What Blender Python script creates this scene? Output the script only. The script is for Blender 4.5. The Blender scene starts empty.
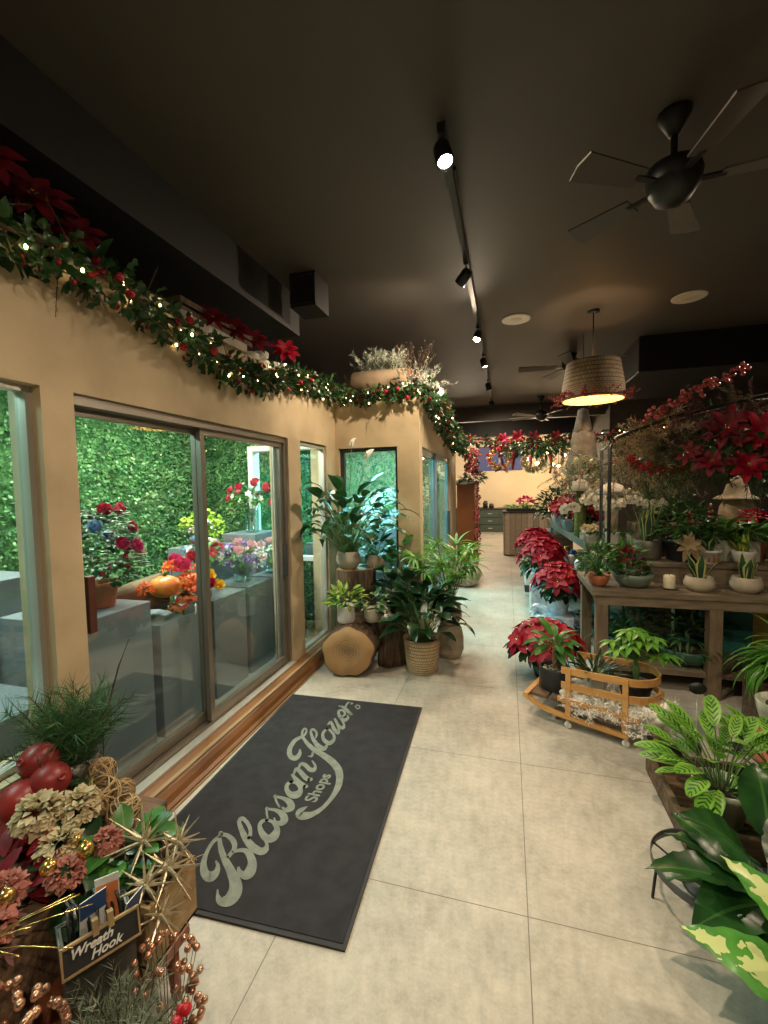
import bpy, math, random
from mathutils import Vector, Matrix, Euler
R = random.Random(11)
PI = math.pi
V = Vector
sc = bpy.context.scene
COL = sc.collection

# ------------------------------------------------------------------ materials
def nt(name):
    m = bpy.data.materials.new(name); m.use_nodes = True
    t = m.node_tree; t.nodes.clear()
    out = t.nodes.new('ShaderNodeOutputMaterial')
    return m, t, out
def N(t, typ, **kw):
    n = t.nodes.new(typ)
    for k, v in kw.items():
        if k in n.inputs: n.inputs[k].default_value = v
        else: setattr(n, k, v)
    return n
def rgb(c): return (c[0], c[1], c[2], 1)
def mat(name, c1, c2=None, rough=.6, metal=0., scale=8., bump=0., stretch=None, spec=.5, detail=3.):
    m, t, out = nt(name)
    b = N(t, 'ShaderNodeBsdfPrincipled', Roughness=rough, Metallic=metal)
    b.inputs['Specular IOR Level'].default_value = spec
    c2 = c2 or tuple(x*.75 for x in c1)
    tc = N(t, 'ShaderNodeTexCoord'); mp = N(t, 'ShaderNodeMapping')
    if stretch: mp.inputs['Scale'].default_value = stretch
    t.links.new(tc.outputs['Object'], mp.inputs['Vector'])
    no = N(t, 'ShaderNodeTexNoise', Scale=scale, Detail=detail)
    t.links.new(mp.outputs[0], no.inputs['Vector'])
    r = N(t, 'ShaderNodeValToRGB')
    r.color_ramp.elements[0].position = .35; r.color_ramp.elements[1].position = .65
    r.color_ramp.elements[0].color = rgb(c2); r.color_ramp.elements[1].color = rgb(c1)
    t.links.new(no.outputs['Fac'], r.inputs[0]); t.links.new(r.outputs[0], b.inputs['Base Color'])
    if bump:
        bp = N(t, 'ShaderNodeBump', Strength=bump, Distance=.02)
        t.links.new(no.outputs['Fac'], bp.inputs['Height']); t.links.new(bp.outputs[0], b.inputs['Normal'])
    t.links.new(b.outputs[0], out.inputs[0])
    return m
def emis(name, c, s):
    m, t, out = nt(name); e = N(t, 'ShaderNodeEmission', Color=rgb(c), Strength=s)
    t.links.new(e.outputs[0], out.inputs[0]); return m
def leafmat(name, c1, c2, edge=None, mode=None, rough=.35, scale=10., trans=.25):
    """leaf surface: colour by noise, plus a pattern that follows the blade's own UV"""
    m, t, out = nt(name)
    b = N(t, 'ShaderNodeBsdfPrincipled', Roughness=rough)
    tc = N(t, 'ShaderNodeTexCoord')
    no = N(t, 'ShaderNodeTexNoise', Scale=scale, Detail=2.)
    t.links.new(tc.outputs['Object'], no.inputs['Vector'])
    r = N(t, 'ShaderNodeValToRGB')
    r.color_ramp.elements[0].position = .36; r.color_ramp.elements[1].position = .64
    r.color_ramp.elements[0].color = rgb(c2); r.color_ramp.elements[1].color = rgb(c1)
    t.links.new(no.outputs['Fac'], r.inputs[0]); col = r.outputs[0]
    def math_(op, a, bb=None, cc=None):
        n = N(t, 'ShaderNodeMath', operation=op)
        for i, x in enumerate((a, bb, cc)):
            if x is None: continue
            if isinstance(x, (int, float)): n.inputs[i].default_value = x
            else: t.links.new(x, n.inputs[i])
        return n.outputs[0]
    if edge:
        sp = N(t, 'ShaderNodeSeparateXYZ'); t.links.new(tc.outputs['UV'], sp.inputs[0])
        u = math_('ABSOLUTE', math_('SUBTRACT', sp.outputs[0], .5))      # 0 midrib .. .5 edge
        v = sp.outputs[1]
        if mode == 'margin': f = math_('GREATER_THAN', u, .34)
        elif mode == 'centre':
            f = math_('LESS_THAN', math_('ADD', u, math_('MULTIPLY', math_('SUBTRACT', no.outputs['Fac'], .5), 1.5)), .24)
        elif mode == 'vein': f = math_('LESS_THAN', u, .03)
        elif mode == 'feather':
            s = math_('SINE', math_('MULTIPLY', math_('SUBTRACT', v, math_('MULTIPLY', u, .5)), 40.))
            f = math_('MULTIPLY', math_('GREATER_THAN', s, .25), math_('LESS_THAN', u, .33))
        elif mode == 'splash':
            n2 = N(t, 'ShaderNodeTexNoise', Scale=26., Detail=3.); t.links.new(tc.outputs['Object'], n2.inputs['Vector'])
            f = math_('GREATER_THAN', n2.outputs['Fac'], .56)
        mx = N(t, 'ShaderNodeMix', data_type='RGBA')
        t.links.new(f, mx.inputs['Factor']); t.links.new(col, mx.inputs['A']); mx.inputs['B'].default_value = rgb(edge)
        col = mx.outputs['Result']
    t.links.new(col, b.inputs['Base Color'])
    if trans:
        tr = N(t, 'ShaderNodeBsdfTranslucent'); t.links.new(col, tr.inputs['Color'])
        mxs = N(t, 'ShaderNodeMixShader', Fac=trans)
        t.links.new(b.outputs[0], mxs.inputs[1]); t.links.new(tr.outputs[0], mxs.inputs[2])
        t.links.new(mxs.outputs[0], out.inputs[0])
    else: t.links.new(b.outputs[0], out.inputs[0])
    return m
def glassmat(name, tint=(1, 1, 1), refl=1.):
    m, t, out = nt(name)
    fr = N(t, 'ShaderNodeLayerWeight', Blend=.5)
    pw = N(t, 'ShaderNodeMath', operation='POWER'); pw.inputs[1].default_value = 5.; t.links.new(fr.outputs['Facing'], pw.inputs[0])
    mu = N(t, 'ShaderNodeMath', operation='MULTIPLY_ADD'); mu.inputs[1].default_value = .9; mu.inputs[2].default_value = .035*refl
    t.links.new(pw.outputs[0], mu.inputs[0])
    tr = N(t, 'ShaderNodeBsdfTransparent', Color=rgb(tint)); gl = N(t, 'ShaderNodeBsdfGlossy', Roughness=.01)
    mx = N(t, 'ShaderNodeMixShader')
    t.links.new(mu.outputs[0], mx.inputs[0]); t.links.new(tr.outputs[0], mx.inputs[1]); t.links.new(gl.outputs[0], mx.inputs[2])
    t.links.new(mx.outputs[0], out.inputs[0]); return m
def floormat():
    m, t, out = nt('large_concrete_tile')
    b = N(t, 'ShaderNodeBsdfPrincipled')
    tc = N(t, 'ShaderNodeTexCoord'); sp = N(t, 'ShaderNodeSeparateXYZ'); t.links.new(tc.outputs['Object'], sp.inputs[0])
    def joint(o, off, size):
        a = N(t, 'ShaderNodeMath', operation='SUBTRACT'); t.links.new(o, a.inputs[0]); a.inputs[1].default_value = off
        w = N(t, 'ShaderNodeMath', operation='PINGPONG'); t.links.new(a.outputs[0], w.inputs[0]); w.inputs[1].default_value = size/2
        l = N(t, 'ShaderNodeMath', operation='LESS_THAN'); t.links.new(w.outputs[0], l.inputs[0]); l.inputs[1].default_value = .0017
        return l.outputs[0]
    jx = joint(sp.outputs[0], .066, .79); jy = joint(sp.outputs[1], 1.45, .835)
    mx = N(t, 'ShaderNodeMath', operation='MAXIMUM'); t.links.new(jx, mx.inputs[0]); t.links.new(jy, mx.inputs[1])
    n1 = N(t, 'ShaderNodeTexNoise', Scale=3.2, Detail=10., Roughness=.72); n2 = N(t, 'ShaderNodeTexNoise', Scale=26., Detail=8., Roughness=.8)
    t.links.new(tc.outputs['Object'], n1.inputs['Vector']); t.links.new(tc.outputs['Object'], n2.inputs['Vector'])
    ad = N(t, 'ShaderNodeMix', data_type='FLOAT', Factor=.5)
    t.links.new(n1.outputs['Fac'], ad.inputs['A']); t.links.new(n2.outputs['Fac'], ad.inputs['B'])
    r = N(t, 'ShaderNodeValToRGB'); e = r.color_ramp.elements
    e[0].position = .38; e[0].color = (.33, .29, .235, 1); e[1].position = .59; e[1].color = (.55, .495, .42, 1)
    k = e.new(.48); k.color = (.43, .39, .33, 1)
    t.links.new(ad.outputs['Result'], r.inputs[0])
    c = N(t, 'ShaderNodeMix', data_type='RGBA'); t.links.new(mx.outputs[0], c.inputs['Factor'])
    t.links.new(r.outputs[0], c.inputs['A']); c.inputs['B'].default_value = (.17, .15, .12, 1)
    t.links.new(c.outputs['Result'], b.inputs['Base Color'])
    rr = N(t, 'ShaderNodeMapRange'); rr.inputs['To Min'].default_value = .32; rr.inputs['To Max'].default_value = .6
    t.links.new(n2.outputs['Fac'], rr.inputs['Value']); t.links.new(rr.outputs[0], b.inputs['Roughness'])
    bp = N(t, 'ShaderNodeBump', Strength=.08, Distance=.01); t.links.new(n2.outputs['Fac'], bp.inputs['Height']); t.links.new(bp.outputs[0], b.inputs['Normal'])
    t.links.new(b.outputs[0], out.inputs[0]); return m
def woodrings():
    m, t, out = nt('cut_log_end')
    b = N(t, 'ShaderNodeBsdfPrincipled', Roughness=.7)
    tc = N(t, 'ShaderNodeTexCoord')
    w = N(t, 'ShaderNodeTexWave', wave_type='RINGS', rings_direction='Y', Scale=14., Distortion=3., Detail=3.)
    w.inputs['Detail Scale'].default_value = 2.
    t.links.new(tc.outputs['Object'], w.inputs['Vector'])
    no = N(t, 'ShaderNodeTexNoise', Scale=7., Detail=6.); t.links.new(tc.outputs['Object'], no.inputs['Vector'])
    ln = N(t, 'ShaderNodeVectorMath', operation='LENGTH'); t.links.new(tc.outputs['Object'], ln.inputs[0])
    ad = N(t, 'ShaderNodeMath', operation='MULTIPLY_ADD'); t.links.new(w.outputs['Fac'], ad.inputs[0]); ad.inputs[1].default_value = .05
    t.links.new(ln.outputs['Value'], ad.inputs[2])
    a2 = N(t, 'ShaderNodeMath', operation='MULTIPLY_ADD'); t.links.new(no.outputs['Fac'], a2.inputs[0]); a2.inputs[1].default_value = .26; t.links.new(ad.outputs[0], a2.inputs[2])
    r = N(t, 'ShaderNodeValToRGB'); e = r.color_ramp.elements
    e[0].position = .16; e[0].color = (.17, .10, .05, 1); e[1].position = .36; e[1].color = (.42, .24, .10, 1)
    k = e.new(.25); k.color = (.34, .20, .085, 1)
    t.links.new(a2.outputs[0], r.inputs[0]); t.links.new(r.outputs[0], b.inputs['Base Color'])
    t.links.new(b.outputs[0], out.inputs[0]); return m
def planks(name, c1, c2, w=.1, axis=0, dark=.25, rough=.7, stretch=(1, 1, 8)):
    m, t, out = nt(name)
    b = N(t, 'ShaderNodeBsdfPrincipled', Roughness=rough)
    tc = N(t, 'ShaderNodeTexCoord'); sp = N(t, 'ShaderNodeSeparateXYZ'); t.links.new(tc.outputs['Object'], sp.inputs[0])
    dv = N(t, 'ShaderNodeMath', operation='DIVIDE'); t.links.new(sp.outputs[axis], dv.inputs[0]); dv.inputs[1].default_value = w
    fl = N(t, 'ShaderNodeMath', operation='FLOOR'); t.links.new(dv.outputs[0], fl.inputs[0])
    wn = N(t, 'ShaderNodeTexWhiteNoise', noise_dimensions='1D'); t.links.new(fl.outputs[0], wn.inputs['W'])
    fr = N(t, 'ShaderNodeMath', operation='FRACT'); t.links.new(dv.outputs[0], fr.inputs[0])
    g = N(t, 'ShaderNodeMath', operation='LESS_THAN'); t.links.new(fr.outputs[0], g.inputs[0]); g.inputs[1].default_value = .06
    mp = N(t, 'ShaderNodeMapping'); mp.inputs['Scale'].default_value = stretch; t.links.new(tc.outputs['Object'], mp.inputs[0])
    no = N(t, 'ShaderNodeTexNoise', Scale=7., Detail=6.); t.links.new(mp.outputs[0], no.inputs['Vector'])
    a = N(t, 'ShaderNodeMix', data_type='FLOAT', Factor=.5); t.links.new(wn.outputs['Value'], a.inputs['A']); t.links.new(no.outputs['Fac'], a.inputs['B'])
    r = N(t, 'ShaderNodeValToRGB'); r.color_ramp.elements[0].color = rgb(c2); r.color_ramp.elements[1].color = rgb(c1)
    r.color_ramp.elements[0].position = .25; r.color_ramp.elements[1].position = .75
    t.links.new(a.outputs['Result'], r.inputs[0])
    c = N(t, 'ShaderNodeMix', data_type='RGBA'); t.links.new(g.outputs[0], c.inputs['Factor']); t.links.new(r.outputs[0], c.inputs['A'])
    c.inputs['B'].default_value = rgb(tuple(x*dark for x in c2)); t.links.new(c.outputs['Result'], b.inputs['Base Color'])
    t.links.new(b.outputs[0], out.inputs[0]); return m
def weave(name, c1, c2, s=38.):
    m, t, out = nt(name)
    b = N(t, 'ShaderNodeBsdfPrincipled', Roughness=.75)
    tc = N(t, 'ShaderNodeTexCoord')
    mp = N(t, 'ShaderNodeMapping'); mp.inputs['Scale'].default_value = (s*1.5, s*.62, 1); t.links.new(tc.outputs['UV'], mp.inputs[0])
    br = N(t, 'ShaderNodeTexBrick', Scale=1.); br.inputs['Color1'].default_value = rgb(c1); br.inputs['Color2'].default_value = rgb(tuple(x*.8 for x in c1))
    br.inputs['Mortar'].default_value = rgb(c2); br.inputs['Mortar Size'].default_value = .06; br.inputs['Mortar Smooth'].default_value = .6
    br.inputs['Brick Width'].default_value = 1.; br.inputs['Row Height'].default_value = .5
    t.links.new(mp.outputs[0], br.inputs['Vector']); t.links.new(br.outputs['Color'], b.inputs['Base Color'])
    bp = N(t, 'ShaderNodeBump', Strength=.8, Distance=.01, invert=True); t.links.new(br.outputs['Fac'], bp.inputs['Height']); t.links.new(bp.outputs[0], b.inputs['Normal'])
    t.links.new(b.outputs[0], out.inputs[0]); return m

M = {}
M['floor'] = floormat()
M['stucco'] = mat('tan_stucco', (.58, .45, .285), (.43, .33, .20), .75, scale=3.2, bump=.15, detail=9)
M['ceil'] = mat('charcoal_ceiling', (.082, .069, .058), (.070, .059, .050), .6, scale=1.5)
M['dark'] = mat('black_wall', (.018, .017, .017), (.014, .013, .013), .8)
M['duct'] = mat('dark_soffit', (.022, .02, .02), (.018, .017, .017), .6)
M['cream'] = mat('cream_wall', (.72, .60, .42), (.66, .55, .38), .8, scale=1.2)
M['alu'] = mat('bronze_aluminium', (.30, .27, .23), (.26, .235, .2), .35, .7, scale=3)
M['alud'] = mat('dark_aluminium', (.07, .07, .07), (.055, .055, .055), .4, .5)
M['alul'] = mat('bare_aluminium', (.62, .60, .54), (.55, .53, .48), .35, .5, scale=3)
M['bluealu'] = mat('blue_grey_frame', (.22, .28, .32), (.18, .23, .27), .4, .4)
M['glass'] = glassmat('door_glass', (.93, .97, .96), 2.6)
M['vase'] = glassmat('vase_glass', (.82, .92, .88), 3.)
M['oak'] = mat('stained_oak', (.27, .115, .04), (.14, .058, .022), .4, scale=3, stretch=(6, 1, 6), detail=6)
M['oakl'] = mat('worn_oak_edge', (.42, .27, .14), (.28, .17, .08), .5, scale=4, stretch=(12, 1, 12))
M['grey'] = mat('grey_plinth_paint', (.19, .215, .235), (.165, .19, .21), .55, scale=2)
M['coolfloor'] = mat('cooler_floor', (.36, .38, .36), (.30, .32, .31), .5, scale=5)
M['white'] = mat('white_paint', (.78, .76, .72), (.70, .68, .64), .5)
M['lamp'] = emis('warm_led', (1., .80, .55), 60.)
M['speakerm'] = mat('white_speaker_mesh', (.75, .66, .56), (.66, .58, .5), .7)
M['coollamp'] = emis('cool_tube_panel', (.55, 1., .88), 6.)
M['bulb'] = emis('warm_globe', (1., .66, .30), 18.)
M['fairy'] = emis('fairy_light', (1., .78, .42), 16.)
M['black'] = mat('black_satin', (.015, .015, .015), (.012, .012, .012), .45)
M['matblack'] = mat('charcoal_mat_pile', (.024, .023, .028), (.015, .0145, .018), .95, scale=14, bump=.2, detail=8)
M['matedge'] = mat('mat_rubber_edge', (.034, .033, .036), (.026, .025, .028), .8)
M['matletter'] = mat('sage_mat_lettering', (.215, .24, .205), (.16, .18, .155), .95, scale=30)
M['soil'] = mat('potting_soil', (.045, .028, .017), (.02, .013, .009), .95, scale=40, bump=.5)
M['bark'] = mat('rough_bark', (.16, .10, .06), (.06, .038, .022), .9, scale=7, stretch=(5, 5, 1), bump=1., detail=6)
M['ring'] = woodrings()
M['pine'] = mat('honey_pine', (.62, .33, .11), (.50, .25, .075), .45, scale=3, stretch=(2, 9, 9))
M['rustic'] = mat('weathered_table_wood', (.22, .17, .115), (.13, .098, .065), .7, scale=4, stretch=(1.5, 9, 9), detail=6)
M['rusticv'] = mat('weathered_post_wood', (.21, .155, .095), (.13, .095, .06), .7, scale=4, stretch=(9, 9, 1.2), detail=6)
M['crate'] = mat('old_crate_wood', (.17, .10, .055), (.07, .04, .022), .85, scale=4, stretch=(1.5, 9, 9), bump=.4, detail=6)
M['greenpaint'] = mat('worn_green_paint', (.13, .18, .15), (.08, .115, .095), .6, scale=6)
M['cab'] = mat('dark_green_cabinet', (.05, .075, .055), (.04, .06, .045), .5)
M['counterw'] = planks('barn_board_counter', (.52, .42, .32), (.26, .205, .15), .11, 0)
M['rust'] = mat('rust_brown_panel', (.30, .105, .03), (.25, .085, .025), .5, scale=2)
M['terra'] = mat('terracotta', (.50, .17, .08), (.40, .13, .06), .8, scale=6)
M['whitepot'] = mat('white_glazed_pot', (.74, .72, .67), (.62, .60, .55), .4, scale=5, stretch=(3, 3, .6))
M['creampot'] = mat('cream_stone_pot', (.52, .45, .35), (.42, .36, .275), .75, scale=12)
M['stone'] = mat('stone_vase', (.44, .37, .28), (.33, .27, .2), .85, scale=14, bump=.15)
M['drip'] = mat('drip_glazed_pot', (.62, .62, .52), (.30, .36, .26), .35, scale=5, stretch=(5, 5, .5))
M['blackpot'] = mat('black_plastic_pot', (.022, .023, .024), (.016, .016, .017), .5)
M['bluepot'] = mat('dark_blue_ribbed_pot', (.035, .05, .065), (.02, .03, .04), .45)
M['celadon'] = mat('celadon_bowl_glaze', (.20, .26, .21), (.14, .18, .15), .35, scale=9)
M['greenbowl'] = mat('green_glazed_bowl', (.045, .13, .085), (.03, .09, .06), .25)
M['silver'] = mat('silver_foil', (.78, .84, .90), (.52, .62, .72), .3, .25, scale=16, bump=.7)
M['basket'] = weave('woven_rush', (.60, .44, .25), (.16, .09, .04), 30.)
M['shade'] = weave('rattan_shade', (.50, .37, .23), (.13, .085, .045), 34.)
M['shadein'] = mat('glowing_rattan_lining', (.85, .62, .30), (.62, .42, .18), .8, scale=40)
M['fleece'] = mat('white_fleece', (.90, .86, .78), (.78, .73, .65), .95, scale=25, bump=.3)
M['chalk'] = mat('chalkboard', (.018, .018, .018), (.025, .025, .024), .85)
M['chalkw'] = mat('chalk_white', (.80, .80, .76), (.65, .65, .62), .9, scale=60)
M['card'] = mat('kraft_card', (.52, .36, .17), (.42, .28, .13), .8)
M['galv'] = mat('galvanised_bin', (.20, .19, .165), (.12, .115, .1), .45, .6, scale=6)
M['bluecard'] = mat('blue_packet', (.025, .08, .24), (.02, .06, .2), .4)
M['orange'] = mat('orange_packet', (.78, .24, .08), (.68, .2, .06), .5)
M['gold'] = mat('champagne_glitter', (.62, .54, .38), (.40, .34, .22), .35, .6, scale=60)
M['goldb'] = mat('gold_bauble', (.75, .50, .16), (.6, .4, .12), .2, .85)
M['copper'] = mat('rose_gold_bead', (.72, .40, .27), (.55, .28, .18), .2, .8)
M['redball'] = mat('red_glass_ball', (.50, .02, .03), (.36, .012, .02), .15)
M['redglit'] = mat('red_glitter', (.55, .03, .05), (.25, .01, .02), .35, .3, scale=60)
M['pinkball'] = mat('pink_satin_ball', (.62, .13, .13), (.45, .06, .07), .25)
M['candle'] = mat('ivory_wax', (.80, .72, .52), (.74, .66, .46), .5)
M['felt'] = mat('grey_felt', (.17, .165, .16), (.11, .107, .103), .95, scale=20)
M['cream_felt'] = mat('cream_burlap', (.50, .42, .31), (.40, .33, .24), .9, scale=30)
M['candy'] = planks('red_white_stripe', (.75, .70, .66), (.55, .04, .05), .03, 2, dark=1.)
M['twig'] = mat('brown_twig', (.11, .06, .035), (.06, .035, .02), .85)
M['stem'] = mat('green_stem', (.10, .20, .05), (.07, .14, .035), .6)
M['rattan'] = mat('dry_rattan', (.42, .29, .14), (.26, .17, .08), .8, scale=20)
M['fruit'] = mat('red_pomegranate', (.32, .03, .025), (.20, .015, .018), .4, scale=6)
M['teal'] = mat('teal_carton', (.02, .17, .16), (.015, .13, .125), .6)
M['yellow'] = mat('yellow_poster', (.72, .56, .18), (.60, .40, .12), .7, scale=14)
M['painting'] = mat('dusk_painting', (.02, .06, .24), (.08, .07, .19), .6, scale=1.5)
M['sky'] = mat('backdrop_pale', (.3, .5, .55), (.5, .6, .55), .7)
M['snow'] = mat('snow_blanket', (.80, .78, .74), (.66, .64, .6), .95, scale=25, bump=.3)
# foliage
L = {}
L['dark'] = leafmat('dark_glossy_leaf', (.028, .105, .022), (.010, .045, .012), (.05, .15, .035), 'vein', .28)
L['deep'] = leafmat('deep_green_leaf', (.022, .07, .022), (.009, .032, .012), rough=.3)
L['mid'] = leafmat('mid_green_leaf', (.075, .23, .035), (.03, .115, .02), (.12, .28, .06), 'vein', .35)
L['bright'] = leafmat('bright_green_leaf', (.19, .42, .05), (.08, .26, .03), (.25, .5, .1), 'vein', .35)
L['calathea'] = leafmat('feathered_prayer_leaf', (.25, .50, .06), (.16, .38, .04), (.035, .12, .02), 'feather', .4)
L['purple'] = leafmat('purple_leaf_back', (.035, .022, .028), (.018, .015, .016), rough=.6)
L['snake'] = leafmat('snake_plant_leaf', (.04, .12, .05), (.018, .06, .03), (.50, .50, .18), 'margin', .4)
L['dieff'] = leafmat('dumb_cane_leaf', (.10, .34, .05), (.05, .22, .03), (.62, .70, .30), 'centre', .3, scale=26.)
L['varieg'] = leafmat('splashed_leaf', (.05, .17, .045), (.02, .09, .02), (.42, .46, .25), 'splash', .4)
L['lime'] = leafmat('lime_edged_leaf', (.08, .22, .03), (.05, .15, .02), (.45, .55, .10), 'centre', .4)
L['strap'] = leafmat('strap_leaf', (.13, .36, .05), (.06, .21, .03), rough=.3)
L['needle'] = leafmat('fir_needle', (.05, .15, .035), (.02, .07, .02), rough=.6, trans=.1)
L['holly'] = leafmat('holly_leaf', (.045, .12, .03), (.012, .045, .015), rough=.3, trans=.1)
L['frost'] = leafmat('frosted_sprig', (.40, .47, .36), (.22, .30, .2), rough=.8)
L['frostw'] = leafmat('snow_dusted_sprig', (.62, .64, .56), (.25, .31, .22), rough=.8)
L['pampas'] = leafmat('dried_plume', (.46, .37, .23), (.28, .21, .12), rough=.85)
L['mauve'] = leafmat('dusty_mauve_sprig', (.21, .09, .09), (.11, .045, .045), rough=.8)
L['red'] = leafmat('red_bract', (.50, .007, .035), (.30, .004, .022), rough=.5, scale=18.)
L['wine'] = leafmat('burgundy_bract', (.32, .012, .03), (.14, .006, .014), rough=.55, scale=14.)
L['pink'] = leafmat('hot_pink_petal', (.75, .06, .20), (.58, .03, .13), rough=.5)
L['rose'] = leafmat('rose_petal', (.60, .03, .08), (.42, .015, .045), rough=.5)
L['blush'] = leafmat('blush_petal', (.80, .50, .52), (.70, .36, .40), rough=.6)
L['creamp'] = leafmat('cream_petal', (.72, .62, .40), (.55, .46, .28), rough=.65)
L['whitep'] = leafmat('white_petal', (.85, .84, .78), (.72, .72, .66), rough=.5)
L['salmon'] = leafmat('dusty_pink_petal', (.60, .26, .20), (.46, .17, .13), rough=.65)
L['purplep'] = leafmat('purple_petal', (.30, .12, .45), (.20, .07, .33), rough=.5)
L['bluep'] = leafmat('blue_petal', (.22, .36, .58), (.36, .48, .66), rough=.5)
L['orangep'] = leafmat('orange_petal', (.85, .22, .03), (.80, .10, .02), rough=.5)
L['yellowp'] = leafmat('yellow_petal', (.85, .55, .05), (.75, .40, .03), rough=.5)
L['limep'] = leafmat('lime_floret', (.45, .62, .06), (.32, .5, .03), rough=.6)
L['box'] = leafmat('boxwood_leaf', (.20, .40, .15), (.065, .19, .075), rough=.35, scale=9., trans=.15)
L['tan'] = leafmat('gold_fabric_petal', (.42, .31, .17), (.32, .23, .12), rough=.6)

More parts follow.
